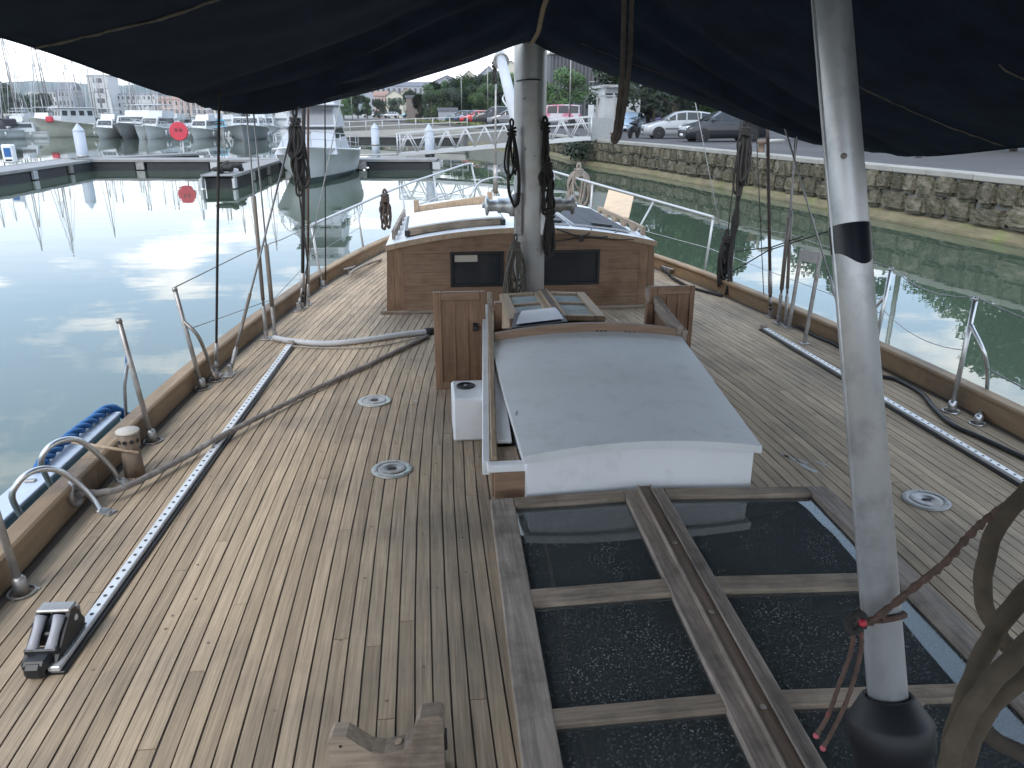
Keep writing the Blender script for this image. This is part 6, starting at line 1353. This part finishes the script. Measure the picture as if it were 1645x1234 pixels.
# ================================================================ CARS
def car(label, L, H, W, mat, st, glass_mat=CARGL, front_to=None, van=False, group=None, category='car', name='parked_car'):
    """local +x is the front; wheels on z = 0"""
    t_ = thing(name, label, category, group=group)
    def ring(s):
        x, hw, zl, zb, zr = s; cabin = zr > zb + 0.08; hr = hw * (0.80 if cabin else 0.93)
        if van and cabin: hr = hw * 0.90
        half = [(hw * 0.86, zl), (hw * 0.97, zl + 0.08), (hw, zl + 0.24), (hw, (zl + zb) / 2 + 0.14), (hw * 0.95, zb), (hr, zr - (0.05 if cabin else 0.015)), (hr * 0.86, zr), (0, zr + (0.03 if cabin else 0.02))]
        return [V((x, y, z)) for y, z in half] + [V((x, -y, z)) for y, z in reversed(half[:-1])]
    rings = [ring(s) for s in st]; n_ = len(rings[0])
    q = MB(); q.grid(rings); q.add(rings[0], [list(range(n_))]); q.add(rings[-1], [list(range(n_))])
    q.grid([[r[0] for r in rings], [r[-1] for r in rings]], False); body = q.build('body', mat, t_)
    def quad(p, off, sh, nm, m_, par):
        c = sum(p, V((0, 0, 0))) / 4; nrm = (p[1] - p[0]).cross(p[3] - p[0]).normalized(); ctr = V((c.x * 0.9, 0, 0.8))
        if nrm.dot(c - ctr) < 0: nrm = -nrm
        q = MB(); q.add([c + (v_ - c) * sh + nrm * off for v_ in p], [(0, 1, 2, 3)]); return q.build(nm, m_, par)
    cab_i = [i for i, s in enumerate(st) if s[4] > s[3] + 0.08]
    for a, b in zip(cab_i, cab_i[1:]):
        for sd in (0, 1):
            i0, i1 = (4, 5) if sd == 0 else (n_ - 5, n_ - 6)
            quad([rings[a][i0], rings[b][i0], rings[b][i1], rings[a][i1]], 0.012, 0.90, 'side_window', glass_mat, body)
    a = cab_i[0] - 1; b = cab_i[0]
    quad([rings[a][5], rings[a][n_ - 6], rings[b][n_ - 6], rings[b][5]], 0.03, 0.90, 'windscreen', glass_mat, body)
    for sd in (0, 1):
        i0 = 4 if sd == 0 else n_ - 5; i1 = 5 if sd == 0 else n_ - 6
        q = MB(); p0, p1, p2 = rings[a][i0], rings[b][i0], rings[b][i1]; c = (p0 + p1 + p2) / 3; q.add([c + (v_ - c) * 0.82 + V((0, 0.012 if sd == 0 else -0.012, 0.004)) for v_ in (p0, p1, p2)], [(0, 1, 2)]); q.build('quarter_window', glass_mat, body)
    a = cab_i[-1]; b = a + 1
    quad([rings[a][5], rings[a][n_ - 6], rings[b][n_ - 6], rings[b][5]], 0.025, 0.86, 'rear_window', glass_mat, body)
    wr = 0.31 if H < 1.75 else 0.34; xf, xr_ = L / 2 - L * 0.20, -L / 2 + L * 0.19
    for x in (xf, xr_):
        for sg in (-1, 1):
            q = MB(); q.lathe([(wr + 0.055, 0), (wr + 0.055, 0.012)], 22, (x, sg * (W / 2 - 0.008), wr + 0.005), (0, sg, 0)); q.build('wheel_arch', BLACK, body)
            q = MB(); q.lathe([(wr * 0.62, 0.0), (wr * 0.94, 0.0), (wr, 0.03), (wr, 0.17), (wr * 0.95, 0.2), (wr * 0.66, 0.205)], 22, (x, sg * (W / 2 - 0.185), wr), (0, sg, 0)); wh = q.build('wheel', TYRE, t_)
            q = MB(); q.lathe([(wr * 0.66, 0.19), (wr * 0.64, 0.205), (wr * 0.58, 0.19), (wr * 0.2, 0.185), (0.02, 0.205)], 22, (x, sg * (W / 2 - 0.185), wr), (0, sg, 0)); rm = q.build('rim', RIM, wh)
            for k in range(5):
                a = k * 2 * math.pi / 5 + 0.3; q = MB(); q.box((x + wr * 0.40 * math.cos(a), sg * (W / 2 + 0.012), wr + wr * 0.40 * math.sin(a)), (0.06, 0.012, 0.075), ch=0.004); q.build('rim_slot', TYRE, rm)
    fr_, re_ = st[1], st[-2]
    for sg in (-1, 1):
        q = MB(); q.ball((L / 2 - 0.16, sg * W * 0.37, fr_[3] - 0.03), (0.16, 0.15, 0.08), 10, 6); q.build('headlight', LAMP, body)
        q = MB(); q.box((-L / 2 + 0.07, sg * W * 0.42, re_[3] - 0.08), (0.12, 0.16, 0.26), ch=0.03); q.build('tail_light', TAIL, body)
        q = MB(); q.ball((st[cab_i[0] - 1][0] - 0.35, sg * (W / 2 + 0.07), st[cab_i[0]][3] + 0.07), (0.06, 0.10, 0.07), 8, 5); q.build('wing_mirror', mat, body)
        q = MB(); q.beam((xf - 0.36, sg * (W / 2 + 0.006), 0.55), (xr_ + 0.36, sg * (W / 2 + 0.006), 0.55), 0.02, 0.05, ch=0.004); q.build('side_strip', BLACK, body)
        q = MB(); q.box(((st[cab_i[1]][0]), sg * (W / 2 + 0.001), 0.70), (0.008, 0.006, 0.62)); q.build('door_gap', BLACK, body)
        q = MB(); q.box((st[cab_i[1]][0] + 0.14, sg * (W / 2 + 0.01), 0.86), (0.14, 0.02, 0.025), ch=0.004); q.build('door_handle', mat, body)
    q = MB(); q.box((L / 2 - 0.03, 0, 0.42), (0.06, W * 0.62, 0.14), ch=0.02); q.build('grille', BLACK, body)
    q = MB(); q.box((L / 2 + 0.012, 0, 0.36), (0.012, 0.5, 0.1)); q.build('number_plate', PAPER, body)
    return t_
def hatch(L, H, W):
    k = L / 4.2; h = H / 1.5; w_ = W / 2
    raw = [(2.10, 0.80, 0.24, 0.56, 0.56), (2.02, 0.93, 0.20, 0.70, 0.70), (1.80, 0.98, 0.18, 0.79, 0.79), (1.10, 1.0, 0.18, 0.95, 0.95), (0.30, 1.0, 0.18, 0.97, 1.42), (-0.25, 1.0, 0.18, 0.99, 1.49), (-1.05, 1.0, 0.18, 1.0, 1.46), (-1.62, 0.98, 0.18, 1.02, 1.38), (-1.98, 0.95, 0.20, 1.0, 1.05), (-2.06, 0.92, 0.24, 0.72, 0.72), (-2.10, 0.85, 0.30, 0.60, 0.60)]
    return [(x * k, a * w_, zl, zb * h, zr * h) for x, a, zl, zb, zr in raw]
def vanst(L, H, W):
    w_ = W / 2; r = [(0.5, 0.82, 0.26, 0.6, 0.6), (0.485, 0.95, 0.22, 0.85, 0.85), (0.40, 1, 0.2, 1.05, 1.05), (0.24, 1, 0.2, 1.1, H * 0.97), (0.0, 1, 0.2, 1.1, H), (-0.25, 1, 0.2, 1.1, H), (-0.46, 1, 0.2, 1.1, H * 0.97), (-0.492, 0.97, 0.22, 1.0, 1.04), (-0.5, 0.92, 0.3, 0.7, 0.7)]
    return [(x * L, a * w_, zl, zb, zr) for x, a, zl, zb, zr in r]
def paint(n_, c): return pm('paint_' + n_, c, 0.28, 0.25, var=0.03, coat=0.6)
def put(o, px, py, heading, z=QUAY + 0.004):
    p_ = G(px, py, z); o.location = p_; o.rotation_euler = (0, 0, heading)
def put(o, px, py, heading, z=QUAY + 0.004):
    p_ = G(px, py, z); o.location = p_; o.rotation_euler = (0, 0, heading)
c1 = car('silver hatchback parked on the quay next to a dark car', 4.3, 1.53, 1.76, paint('silver', (0.36, 0.375, 0.39)), hatch(4.3, 1.53, 1.76))
put(c1, 1090, 222.5, math.radians(172))
c2 = car('dark blue-black hatchback parked on the quay', 4.25, 1.56, 1.74, paint('black', (0.018, 0.020, 0.026)), hatch(4.25, 1.56, 1.74))
put(c2, 1158, 227.5, math.radians(179))
mc = thing('motorcycle', 'black motorcycle parked beside the silver hatchback', 'motorcycle')
for x in (-0.68, 0.68):
    q = MB(); q.tube([(x + 0.27 * math.cos(a), 0, 0.31 + 0.27 * math.sin(a)) for a in [k * math.pi / 10 for k in range(20)]], 0.06, 8, closed=True); q.lathe([(0.2, -0.02), (0.2, 0.02)], 14, (x, 0, 0.31), (0, 1, 0)); q.build('wheel', TYRE, mc)
q = MB(); q.ball((0.1, 0, 0.85), (0.36, 0.17, 0.16)); q.box((0, 0, 0.5), (0.6, 0.3, 0.36), ch=0.06); q.tube([(0.68, 0, 0.31), (0.5, 0, 1.0)], 0.04, 6); q.tube([(-0.68, 0, 0.31), (-0.1, 0, 0.5)], 0.04, 6); q.build('frame', BLACK, mc)
q = MB(); q.ball((-0.42, 0, 0.84), (0.38, 0.14, 0.08)); q.build('saddle', BLACK, mc)
q = MB(); q.tube([(0.42, -0.36, 1.08), (0.5, 0, 1.02), (0.42, 0.36, 1.08)], 0.022, 6); q.ball((0.62, 0, 0.92), 0.11); q.build('handlebar', BLACK, mc)
put(mc, 1018, 222, 1.0)
# cars farther along
van = car('pink and white van parked beyond the gangway', 4.9, 2.0, 1.9, pm('van_pink', (0.50, 0.16, 0.24), 0.35, var=0.05, col2=(0.55, 0.52, 0.56), c2scale=0.8, c2lo=0.46, c2hi=0.5), vanst(4.9, 2.0, 1.9), van=True, category='van', name='parked_van'); put(van, 897, 200, math.radians(165), LOT + 0.003)
small = [
    ('grey family car parked just left of the mast beyond the gangway', paint('grey', (0.17, 0.17, 0.18)), 4.2, 1.5, 818, 202, 170),
    ('black pickup-style off-roader in the far car park', paint('black2', (0.02, 0.02, 0.022)), 4.8, 1.85, 795, 200, 172),
    ('bright red car partly hidden by the black off-roader', paint('red', (0.42, 0.02, 0.03)), 4.0, 1.45, 768, 199, 165),
    ('dark teal hatchback in the far car park', paint('teal', (0.03, 0.07, 0.09)), 4.1, 1.5, 742, 197, 165),
    ('deep blue car tucked behind the teal hatchback', paint('blue', (0.03, 0.05, 0.12)), 4.1, 1.5, 757, 198, 165),
    ('white estate car behind the grey hoarding', paint('white', (0.62, 0.63, 0.64)), 4.4, 1.5, 735, 191, 180),
    ('pale silver car near the brown kiosk', paint('silver2', (0.42, 0.44, 0.46)), 4.1, 1.48, 692, 190, 168),
    ('light grey car second from the brown kiosk', paint('silver3', (0.34, 0.35, 0.37)), 4.1, 1.48, 680, 189.5, 168),
    ('small blue-green van by the brown kiosk', paint('bluegreen', (0.20, 0.36, 0.42)), 4.2, 1.8, 658, 189.5, 178),
    ('silver car before the row of low trees', paint('silver4', (0.45, 0.46, 0.48)), 4.2, 1.48, 628, 189.5, 175),
    ('green-grey car before the row of low trees', paint('greengrey', (0.22, 0.26, 0.25)), 4.2, 1.48, 617, 189.5, 175),
    ('white car farthest along the far quay', paint('white2', (0.6, 0.61, 0.62)), 4.2, 1.48, 594, 188.8, 175)]
for lab, m_, L, H, px, py, hd in small:
    o = car(lab, L, H, 1.75, m_, hatch(L, H, 1.75)); put(o, px, py, math.radians(hd), LOT + 0.003)
o = car('purple car below the trees behind the white building', 4.2, 1.48, 1.75, paint('purple', (0.08, 0.06, 0.16)), hatch(4.2, 1.48, 1.75)); put(o, 1040, 203, math.radians(190))
o = car('pale blue car behind the motorcycle', 4.0, 1.48, 1.72, paint('pblue', (0.30, 0.42, 0.55)), hatch(4.0, 1.48, 1.72)); put(o, 1012, 211, math.radians(240))

# ================================================================ TREES
def tree_parts(seed, h, rad, leafm, dens=5600, conic=False, leaf=0.36):
    R = random.Random(seed); tk = MB(); lobes = []
    tk.tube([(0, 0, -0.1), (0.05, 0, h * 0.25), (0, 0.06, h * 0.5), (0.03, 0, h * 0.8)], [h * 0.028, h * 0.022, h * 0.015, h * 0.005], 8)
    for k in range(16):
        a = R.uniform(0, 6.28); t_ = R.uniform(0.2, 0.92); rr = rad * (1.0 - 0.75 * abs(t_ - 0.5) ** 1.4 * 1.6) if not conic else rad * (1.08 - t_)
        p_ = V((math.cos(a) * rr * R.uniform(0.35, 0.85), math.sin(a) * rr * R.uniform(0.35, 0.85), h * t_)); lobes.append((p_, rad * R.uniform(0.26, 0.46)))
        tk.tube([(0, 0, h * t_ * 0.62), p_ * 0.6 + V((0, 0, h * t_ * 0.32)), p_], [h * 0.010, h * 0.006, h * 0.003], 5)
    lobes.append((V((0, 0, h * 0.9)), rad * 0.34)); lf = MB(); vs = []; fs = []
    for i in range(dens):
        c, r = R.choice(lobes); d = V((R.gauss(0, 1), R.gauss(0, 1), R.gauss(0, 0.8))); d.normalize(); p_ = c + d * r * (R.uniform(0.3, 1.12) ** 0.6)
        if p_.z < h * 0.14: continue
        u = V((R.gauss(0, 1), R.gauss(0, 1), R.gauss(0, 1))).normalized(); v_ = u.orthogonal().normalized(); s = leaf * R.uniform(0.5, 1.1)
        o = len(vs); vs += [p_ - u * s * 0.5, p_ + v_ * s * 0.34, p_ + u * s * 0.55, p_ - v_ * s * 0.34]; fs.append((o, o + 1, o + 2, o + 3))
    lf.add(vs, fs); a = tk.mesh('trunk'); a.materials.append(BARK); b = lf.mesh('crown'); b.materials.append(leafm); return a, b
TP = [tree_parts(1, 7.0, 3.0, LEAF), tree_parts(2, 7.0, 2.5, LEAFD), tree_parts(3, 7.0, 2.2, LEAF, conic=True), tree_parts(4, 7.0, 3.3, LEAFD)]
def tree(k, x, y, h, label, rz=0.0, wide=1.0, group=None):
    t_ = thing('tree', label, 'tree', (x, y, QUAY), group); s = h / 7.0
    for nm, me in zip(('trunk', 'crown'), TP[k]): o = bpy.data.objects.new(nm, me); COL.objects.link(o); o.parent = t_; o.rotation_euler = (0, 0, rz); o.scale = (s * wide, s * wide, s)
def tree_px(k, px, ytop, ybase, Y, label, wide=1.0, group=None, rz=0.0):
    b = YP(px, ybase, Y); tp = YP(px, ytop, Y); tree(k, b.x, Y, tp.z - QUAY, label, rz, wide, group)
tree_px(0, 906, 112, 182, 92, 'bright green tree before the grey corrugated hall', 1.25)
tree_px(3, 1050, 100, 182, 74, 'leafy tree beside the white low building', 1.1)
tree_px(3, 1110, 92, 182, 70, 'broad dark tree above the silver hatchback', 1.1, rz=1.4)
tree_px(0, 1165, 95, 182, 68, 'leafy tree above the dark hatchback', 1.0, rz=2.4)
tree_px(0, 1020, 110, 182, 84, 'leafy tree against the grey hall behind the white building', 0.8, rz=4)
R = random.Random(31)
for i, (px, yt, wd) in enumerate(((686, 136, 0.8), (700, 132, 0.75), (716, 130, 0.8), (733, 127, 0.85), (752, 122, 0.9), (771, 120, 0.95), (790, 115, 0.9), (806, 118, 0.9), (822, 120, 0.9), (662, 146, 0.9))):
    tree_px(i % 4, px, yt, 185, 150 + R.uniform(-3, 5), ['broad light green tree', 'round dark green tree', 'pointed light green tree', 'wide dark green tree'][i % 4] + ' in the row behind the parked cars', wd, 'tree row behind the car park', R.uniform(0, 6))
for i, (px, yt, wd) in enumerate(((694, 148, 1.0), (709, 146, 1.0), (725, 143, 1.0), (742, 140, 1.0), (760, 138, 1.05), (779, 136, 1.05), (798, 134, 1.05), (815, 134, 1.0), (676, 152, 1.0))):
    tree_px((i * 3 + 1) % 4, px, yt, 187, 141 + R.uniform(-2, 3), ['broad light green tree', 'round dark green tree', 'pointed light green tree', 'wide dark green tree'][(i * 3 + 1) % 4] + ' low in front of the row behind the cars', wd, 'low trees before the row', R.uniform(0, 6))
for i, (px, yt) in enumerate(((575, 152), (590, 156), (640, 158), (552, 150), (610, 160), (540, 148))):
    tree_px((i + 1) % 4, px, yt, 184, 215 + R.uniform(-4, 8), 'small dark tree along the far quay', 1.2, 'small trees along the far quay', R.uniform(0, 6))
for i, (px, yt) in enumerate(((2, 133), (16, 138), (30, 150), (58, 152), (72, 150), (372, 158), (388, 160))):
    tree_px((i + 1) % 4, px, yt, 180, 260 + R.uniform(-4, 8), 'hazy tree before the town across the basin', 1.3, 'trees before the town', R.uniform(0, 6))

# tall trees along the landward side of the quay road: seen mirrored in the water
for i, (px, D, h, k) in enumerate(((1040, 78, 10.5, 3), (1085, 66, 10.0, 1), (1130, 60, 9.0, 0), (1180, 56, 4.6, 3), (1235, 50, 3.0, 1), (1300, 47, 2.8, 0), (1360, 44, 3.8, 3), (1420, 42, 4.6, 1), (1490, 41, 3.0, 0), (1560, 39, 3.4, 3), (1640, 37, 4.8, 0), (1740, 36, 6.0, 1), (1850, 36, 6.2, 3))):
    r = ray(px, 182); r.z = 0; r.normalize(); p_ = CAM + r * D
    tree(k, p_.x, p_.y, h, ['broad light green tree', 'round dark green tree', 'pointed light green tree', 'wide dark green tree'][k] + ' lining the landward side of the quay road', i * 1.3, 1.15, 'trees lining the quay road')
# ================================================================ BUILDINGS
WALLC = {'cream': pm('wall_cream', (0.52, 0.49, 0.40), 0.85, var=0.06, scale=0.2), 'pale': pm('wall_pale', (0.50, 0.50, 0.50), 0.85, var=0.06, scale=0.2), 'grey': pm('wall_grey', (0.30, 0.31, 0.34), 0.8, var=0.06, scale=0.2), 'pink': pm('wall_pink', (0.44, 0.33, 0.29), 0.85, var=0.06, scale=0.2), 'brown': pm('wall_brown', (0.20, 0.17, 0.155), 0.8, var=0.08, scale=0.2)}
ROOFC = {'slate': pm('roof_slate', (0.14, 0.145, 0.165), 0.7, var=0.08, scale=0.3), 'tile': pm('roof_tile', (0.28, 0.17, 0.13), 0.8, var=0.1, scale=0.3)}
def building(label, x0, x1, Y, dep, h, roofh, wall, roofc, wn=(3, 2), gable_front=True, name='building', z0=QUAY):
    xc = (x0 + x1) / 2; t_ = thing(name, label, 'building', (xc, Y, z0)); w_ = x1 - x0
    q = MB(); q.box((xc, Y + dep / 2, z0 + h / 2), (w_, dep, h))
    if roofh and gable_front: q.add([(x0, Y + 0.0, z0 + h), (x1, Y, z0 + h), (xc, Y, z0 + h + roofh)], [(0, 1, 2)])
    q.build('wall', WALLC[wall], t_)
    q = MB()
    if roofh and gable_front:
        e = 0.3
        for s in (-1, 1):
            a = V((xc, Y - e, z0 + h + roofh + 0.1)); b = V((xc + s * (w_ / 2 + e), Y - e, z0 + h - roofh * 2 * e / w_ + 0.1)); dp = V((0, dep + 2 * e, 0)); dn = V((0, 0, -0.18)); q.add([a, b, b + dp, a + dp, a + dn, b + dn, b + dp + dn, a + dp + dn], [(0, 1, 2, 3), (4, 5, 6, 7), (0, 1, 5, 4), (1, 2, 6, 5), (2, 3, 7, 6)])
    elif roofh:
        q.add([(x0 - 0.3, Y - 0.3, z0 + h), (x1 + 0.3, Y - 0.3, z0 + h), (x1 + 0.3, Y + dep, z0 + h), (x0 - 0.3, Y + dep, z0 + h), (x0 - 0.3, Y + dep / 2, z0 + h + roofh), (x1 + 0.3, Y + dep / 2, z0 + h + roofh)], [(0, 1, 5, 4), (2, 3, 4, 5), (0, 4, 3), (1, 2, 5), (0, 1, 2, 3)])
    else: q.box((xc, Y + dep / 2, z0 + h + 0.2), (w_ + 0.3, dep + 0.3, 0.4))
    q.build('roof', ROOFC[roofc], t_)
    nx, nz = wn
    if nx:
        ww, wh_ = w_ / nx * 0.42, h / nz * 0.45; me = MB().box((0, 0, 0), (ww, 0.12, wh_)).mesh('window'); me.materials.append(BOATGL)
        for i in range(nx):
            for j in range(nz):
                o = bpy.data.objects.new('window', me); COL.objects.link(o); o.parent = t_; o.location = (x0 + w_ * (i + 0.5) / nx - xc, -0.03, h * (j + 0.55) / nz)
    return t_
def bpx(label, xl, xr, ytop, Y, dep, roofpx, wall, roofc, wn, gf=True):
    a = YP(xl, ytop, Y); b = YP(xr, ytop, Y); e = YP(xl, ytop + roofpx, Y); building(label, a.x, b.x, Y, dep, e.z - QUAY, a.z - e.z, wall, roofc, wn, gf)
bpx('tall pale tower block rising above the far masts', 138, 172, 122, 430, 14, 0, 'pale', 'slate', (1, 4))
bpx('grey-roofed house block in the town left of the tower', 88, 113, 131, 420, 12, 14, 'grey', 'slate', (4, 3), False)
bpx('long low terrace in the town behind the masts', 40, 88, 143, 425, 12, 4, 'pale', 'slate', (9, 3), False)
bpx('low pinkish town building right of the tower', 250, 330, 155, 400, 12, 5, 'pink', 'tile', (9, 2), False)
bpx('pale long town building behind the masts right of the tower', 176, 250, 148, 440, 12, 4, 'pale', 'slate', (9, 3), False)
bpx('hazy grey building behind the motor cruiser', 430, 520, 140, 460, 12, 8, 'grey', 'slate', (9, 3), False)
bpx('cream town building in the haze', 330, 430, 150, 450, 12, 5, 'cream', 'slate', (9, 3), False)
bpx('pale house on the far quay with reddish roof', 600, 622, 146, 240, 10, 8, 'pink', 'tile', (4, 2), False)
bpx('cream gabled house on the far quay', 620, 646, 144, 236, 10, 9, 'cream', 'slate', (3, 2))
bpx('small cream gabled house next to the reddish one', 642, 664, 142, 250, 10, 7, 'cream', 'tile', (3, 2))
bpx('long hazy blue-grey building above the far quay', 585, 705, 130, 330, 14, 8, 'grey', 'slate', (14, 3), False)
for xl, xr, yt, rp, wl_, lab in ((698, 738, 121, 9, 'grey', 'grey slate-gabled warehouse, lowest of the row above the trees'), (734, 772, 113, 17, 'cream', 'cream gabled warehouse in the middle of the row'), (767, 804, 106, 18, 'grey', 'grey gabled warehouse between two cream ones'), (800, 842, 97, 20, 'cream', 'tall cream gabled warehouse just behind the mast')):
    bpx(lab, xl, xr, yt, 255, 18, rp, wl_, 'slate', (3, 3))
bpx('pale flat-roofed hall between the mast and the grey hall', 868, 892, 92, 150, 20, 0, 'pale', 'slate', (0, 0))
bpx('brown kiosk block by the far parked cars', 652, 678, 157, 150, 6, 0, 'brown', 'slate', (0, 0))
bpx('dark grey hoarding among the parked cars', 704, 734, 178, 112, 0.4, 0, 'grey', 'slate', (0, 0))
# grey corrugated hall
a = YP(885, 87, 105); b = YP(1215, 87, 105); hl = thing('corrugated_hall', 'large grey corrugated metal hall', 'building', ((a.x + b.x) / 2, 105, QUAY))
q = MB(); q.box(((a.x + b.x) / 2, 117, (a.z + QUAY) / 2), (b.x - a.x, 24, a.z - QUAY)); q.build('wall', CLAD, hl)
rm_ = MB().box((0, 0, 0), (0.17, 0.16, a.z - QUAY - 0.1), ch=0.02).mesh('rib'); rm_.materials.append(pm('cladding_rib', (0.115, 0.117, 0.124), 0.55, 0.2, var=0.05))
nrib = int((b.x - a.x) / 0.48)
for i in range(nrib): o = bpy.data.objects.new('rib', rm_); COL.objects.link(o); o.parent = hl; o.location = (a.x + 0.2 + i * 0.48 - (a.x + b.x) / 2, -0.06, (a.z - QUAY) / 2)
q = MB(); q.box(((a.x + b.x) / 2, 116.9, a.z + 0.12), (b.x - a.x + 0.3, 24.6, 0.25)); q.build('roof_edge', GALV, hl)
q = MB(); q.box(((a.x + b.x) / 2 + 2, 104.86, QUAY + 5.2), (b.x - a.x - 6, 0.12, 0.14)); q.build('cross_rail', GALV, hl)
# white low building with strip windows
a = YP(972, 140, 72); b = YP(1030, 140, 72); wbd = thing('white_building', 'low white building with a strip of dark windows', 'building', ((a.x + b.x) / 2, 72, QUAY))
q = MB(); q.box(((a.x + b.x) / 2, 75, (a.z + QUAY) / 2), (b.x - a.x, 6, a.z - QUAY)); q.build('wall', GEL, wbd)
q = MB(); q.box(((a.x + b.x) / 2, 74.9, a.z + 0.08), (b.x - a.x + 0.4, 6.6, 0.22)); q.build('roof', WHITERAIL, wbd)
z1 = YP(1000, 150, 72).z; z0 = YP(1000, 156, 72).z
for k in range(4): q = MB(); q.box((lerp(a.x, b.x, (k + 0.5) / 4), 71.97, (z0 + z1) / 2), ((b.x - a.x) / 4 * 0.75, 0.08, z1 - z0)); q.build('window', BOATGL, wbd)
# street furniture on the quay
R = random.Random(77)
def lamp_post(px, ybase, Y, ytop, label):
    p_ = YP(px, ybase, Y); tp = YP(px, ytop, Y); t_ = thing('lamp_post', label, 'lamp post', (p_.x, Y, QUAY)); q = MB(); q.tube([(p_.x, Y, QUAY), (p_.x, Y, tp.z)], [0.07, 0.05], 8); q.build('pole', GALV, t_)
    q = MB(); q.tube([(p_.x, Y, tp.z), (p_.x + 0.8, Y, tp.z + 0.2)], 0.035, 6); q.box((p_.x + 1.0, Y, tp.z + 0.2), (0.6, 0.25, 0.1), ch=0.03); q.build('lamp_head', GALV, t_)
lamp_post(915, 190, 80, 60, 'thin lamp post before the bright green tree'); lamp_post(742, 190, 130, 100, 'thin lamp post among the far parked cars'); lamp_post(784, 192, 125, 85, 'thin lamp post just left of the white spar'); lamp_post(566, 186, 150, 120, 'dark thin lamp post on the far quay')
r = ray(1487, 182); r.z = 0; r.normalize(); p_ = CAM + r * 30
t_ = thing('lamp_post', 'tall street lamp on the quay road, mirrored in the water', 'lamp post', (p_.x, p_.y, QUAY)); q = MB(); q.tube([(p_.x, p_.y, QUAY), (p_.x, p_.y, 6.6)], [0.10, 0.07], 8); q.build('pole', GALV, t_); q = MB(); q.box((p_.x - 0.4, p_.y, 6.6), (0.9, 0.3, 0.12), ch=0.03); q.build('lamp_head', GALV, t_)
def qbollard(px, py, label):
    p_ = G(px, py, QUAY); t_ = thing('quay_bollard', label, 'bollard', p_); q = MB(); q.lathe([(0.16, 0), (0.12, 0.06), (0.11, 0.3), (0.19, 0.36), (0.20, 0.42), (0.12, 0.47)], 14, p_); q.build('post', pm('rust_iron', (0.13, 0.085, 0.06), 0.7, var=0.3), t_)
qbollard(985, 227, 'rusty iron bollard at the quay corner by the gate'); qbollard(1222, 246, 'rusty iron bollard on the coping near the dark shroud')
# grey post with arm on the quay edge
p_ = G(1232, 250, QUAY); gp = thing('quay_post', 'grey bent pipe post on the quay edge', 'post', p_); q = MB(); q.tube([p_, p_ + V((0, 0, 0.45)), p_ + V((0.1, 0, 0.5)), p_ + V((0.6, 0.1, 0.5))], 0.06, 8); q.build('pipe', CONC, gp)
# shrub growing from the wall at the gangway
sh_ = thing('wall_shrub', 'dark shrub growing out of the quay wall under the gangway', 'shrub', (8.3, 47, 1.0)); q = MB(); vs = []; fs = []
for i in range(900):
    p_ = V((8.15 + R.gauss(0, 0.28), 47.5 + R.gauss(0, 1.3), 0.85 + R.gauss(0, 0.25))); u = V((R.gauss(0, 1), R.gauss(0, 1), R.gauss(0, 1))).normalized(); v_ = u.orthogonal().normalized(); s = R.uniform(0.08, 0.18); o = len(vs)
    vs += [p_ - u * s, p_ + v_ * s * 0.6, p_ + u * s, p_ - v_ * s * 0.6]; fs.append((o, o + 1, o + 2, o + 3))
q.add(vs, fs); q.build('foliage', LEAFD, sh_)
# parapet with low grass behind the far quay
q = MB(); vs = []; fs = []
for i in range(2500):
    t_ = R.uniform(0, 1); p_ = V((lerp(4.2, -4.0, t_) + R.uniform(0.0, 0.9), lerp(79, 126, t_), LOT + R.uniform(-0.25, 0.25))); u = V((R.gauss(0, 1), R.gauss(0, 1), R.gauss(0, 1.4))).normalized(); v_ = u.orthogonal().normalized(); s = R.uniform(0.1, 0.25); o = len(vs)
    vs += [p_ - u * s, p_ + v_ * s * 0.5, p_ + u * s, p_ - v_ * s * 0.5]; fs.append((o, o + 1, o + 2, o + 3))
q.add(vs, fs); tag(q.build('verge_weeds', pm('weeds', (0.14, 0.15, 0.05), 0.7, var=0.3, scale=1, world=True), kind='stuff'), 'yellow-green weeds along the edge of the far car park', 'weeds')

# ================================================================ HAZE over the far town
q = MB(); q.box((0, 540, 23), (2400, 1300, 48)); hzo = q.build('haze', pm('haze_dummy', (0.8, 0.8, 0.8)))
hzo.data.materials.clear(); hm = bpy.data.materials.new('haze_air'); hm.use_nodes = True; t = hm.node_tree; t.nodes.clear(); o_ = t.nodes.new('ShaderNodeOutputMaterial'); pv = t.nodes.new('ShaderNodeVolumePrincipled')
pv.inputs['Color'].default_value = (0.90, 0.94, 1.0, 1); pv.inputs['Density'].default_value = 0.00016; pv.inputs['Anisotropy'].default_value = 0.2
t.links.new(pv.outputs[0], o_.inputs['Volume']); hzo.data.materials.append(hm); hzo['kind'] = 'stuff'
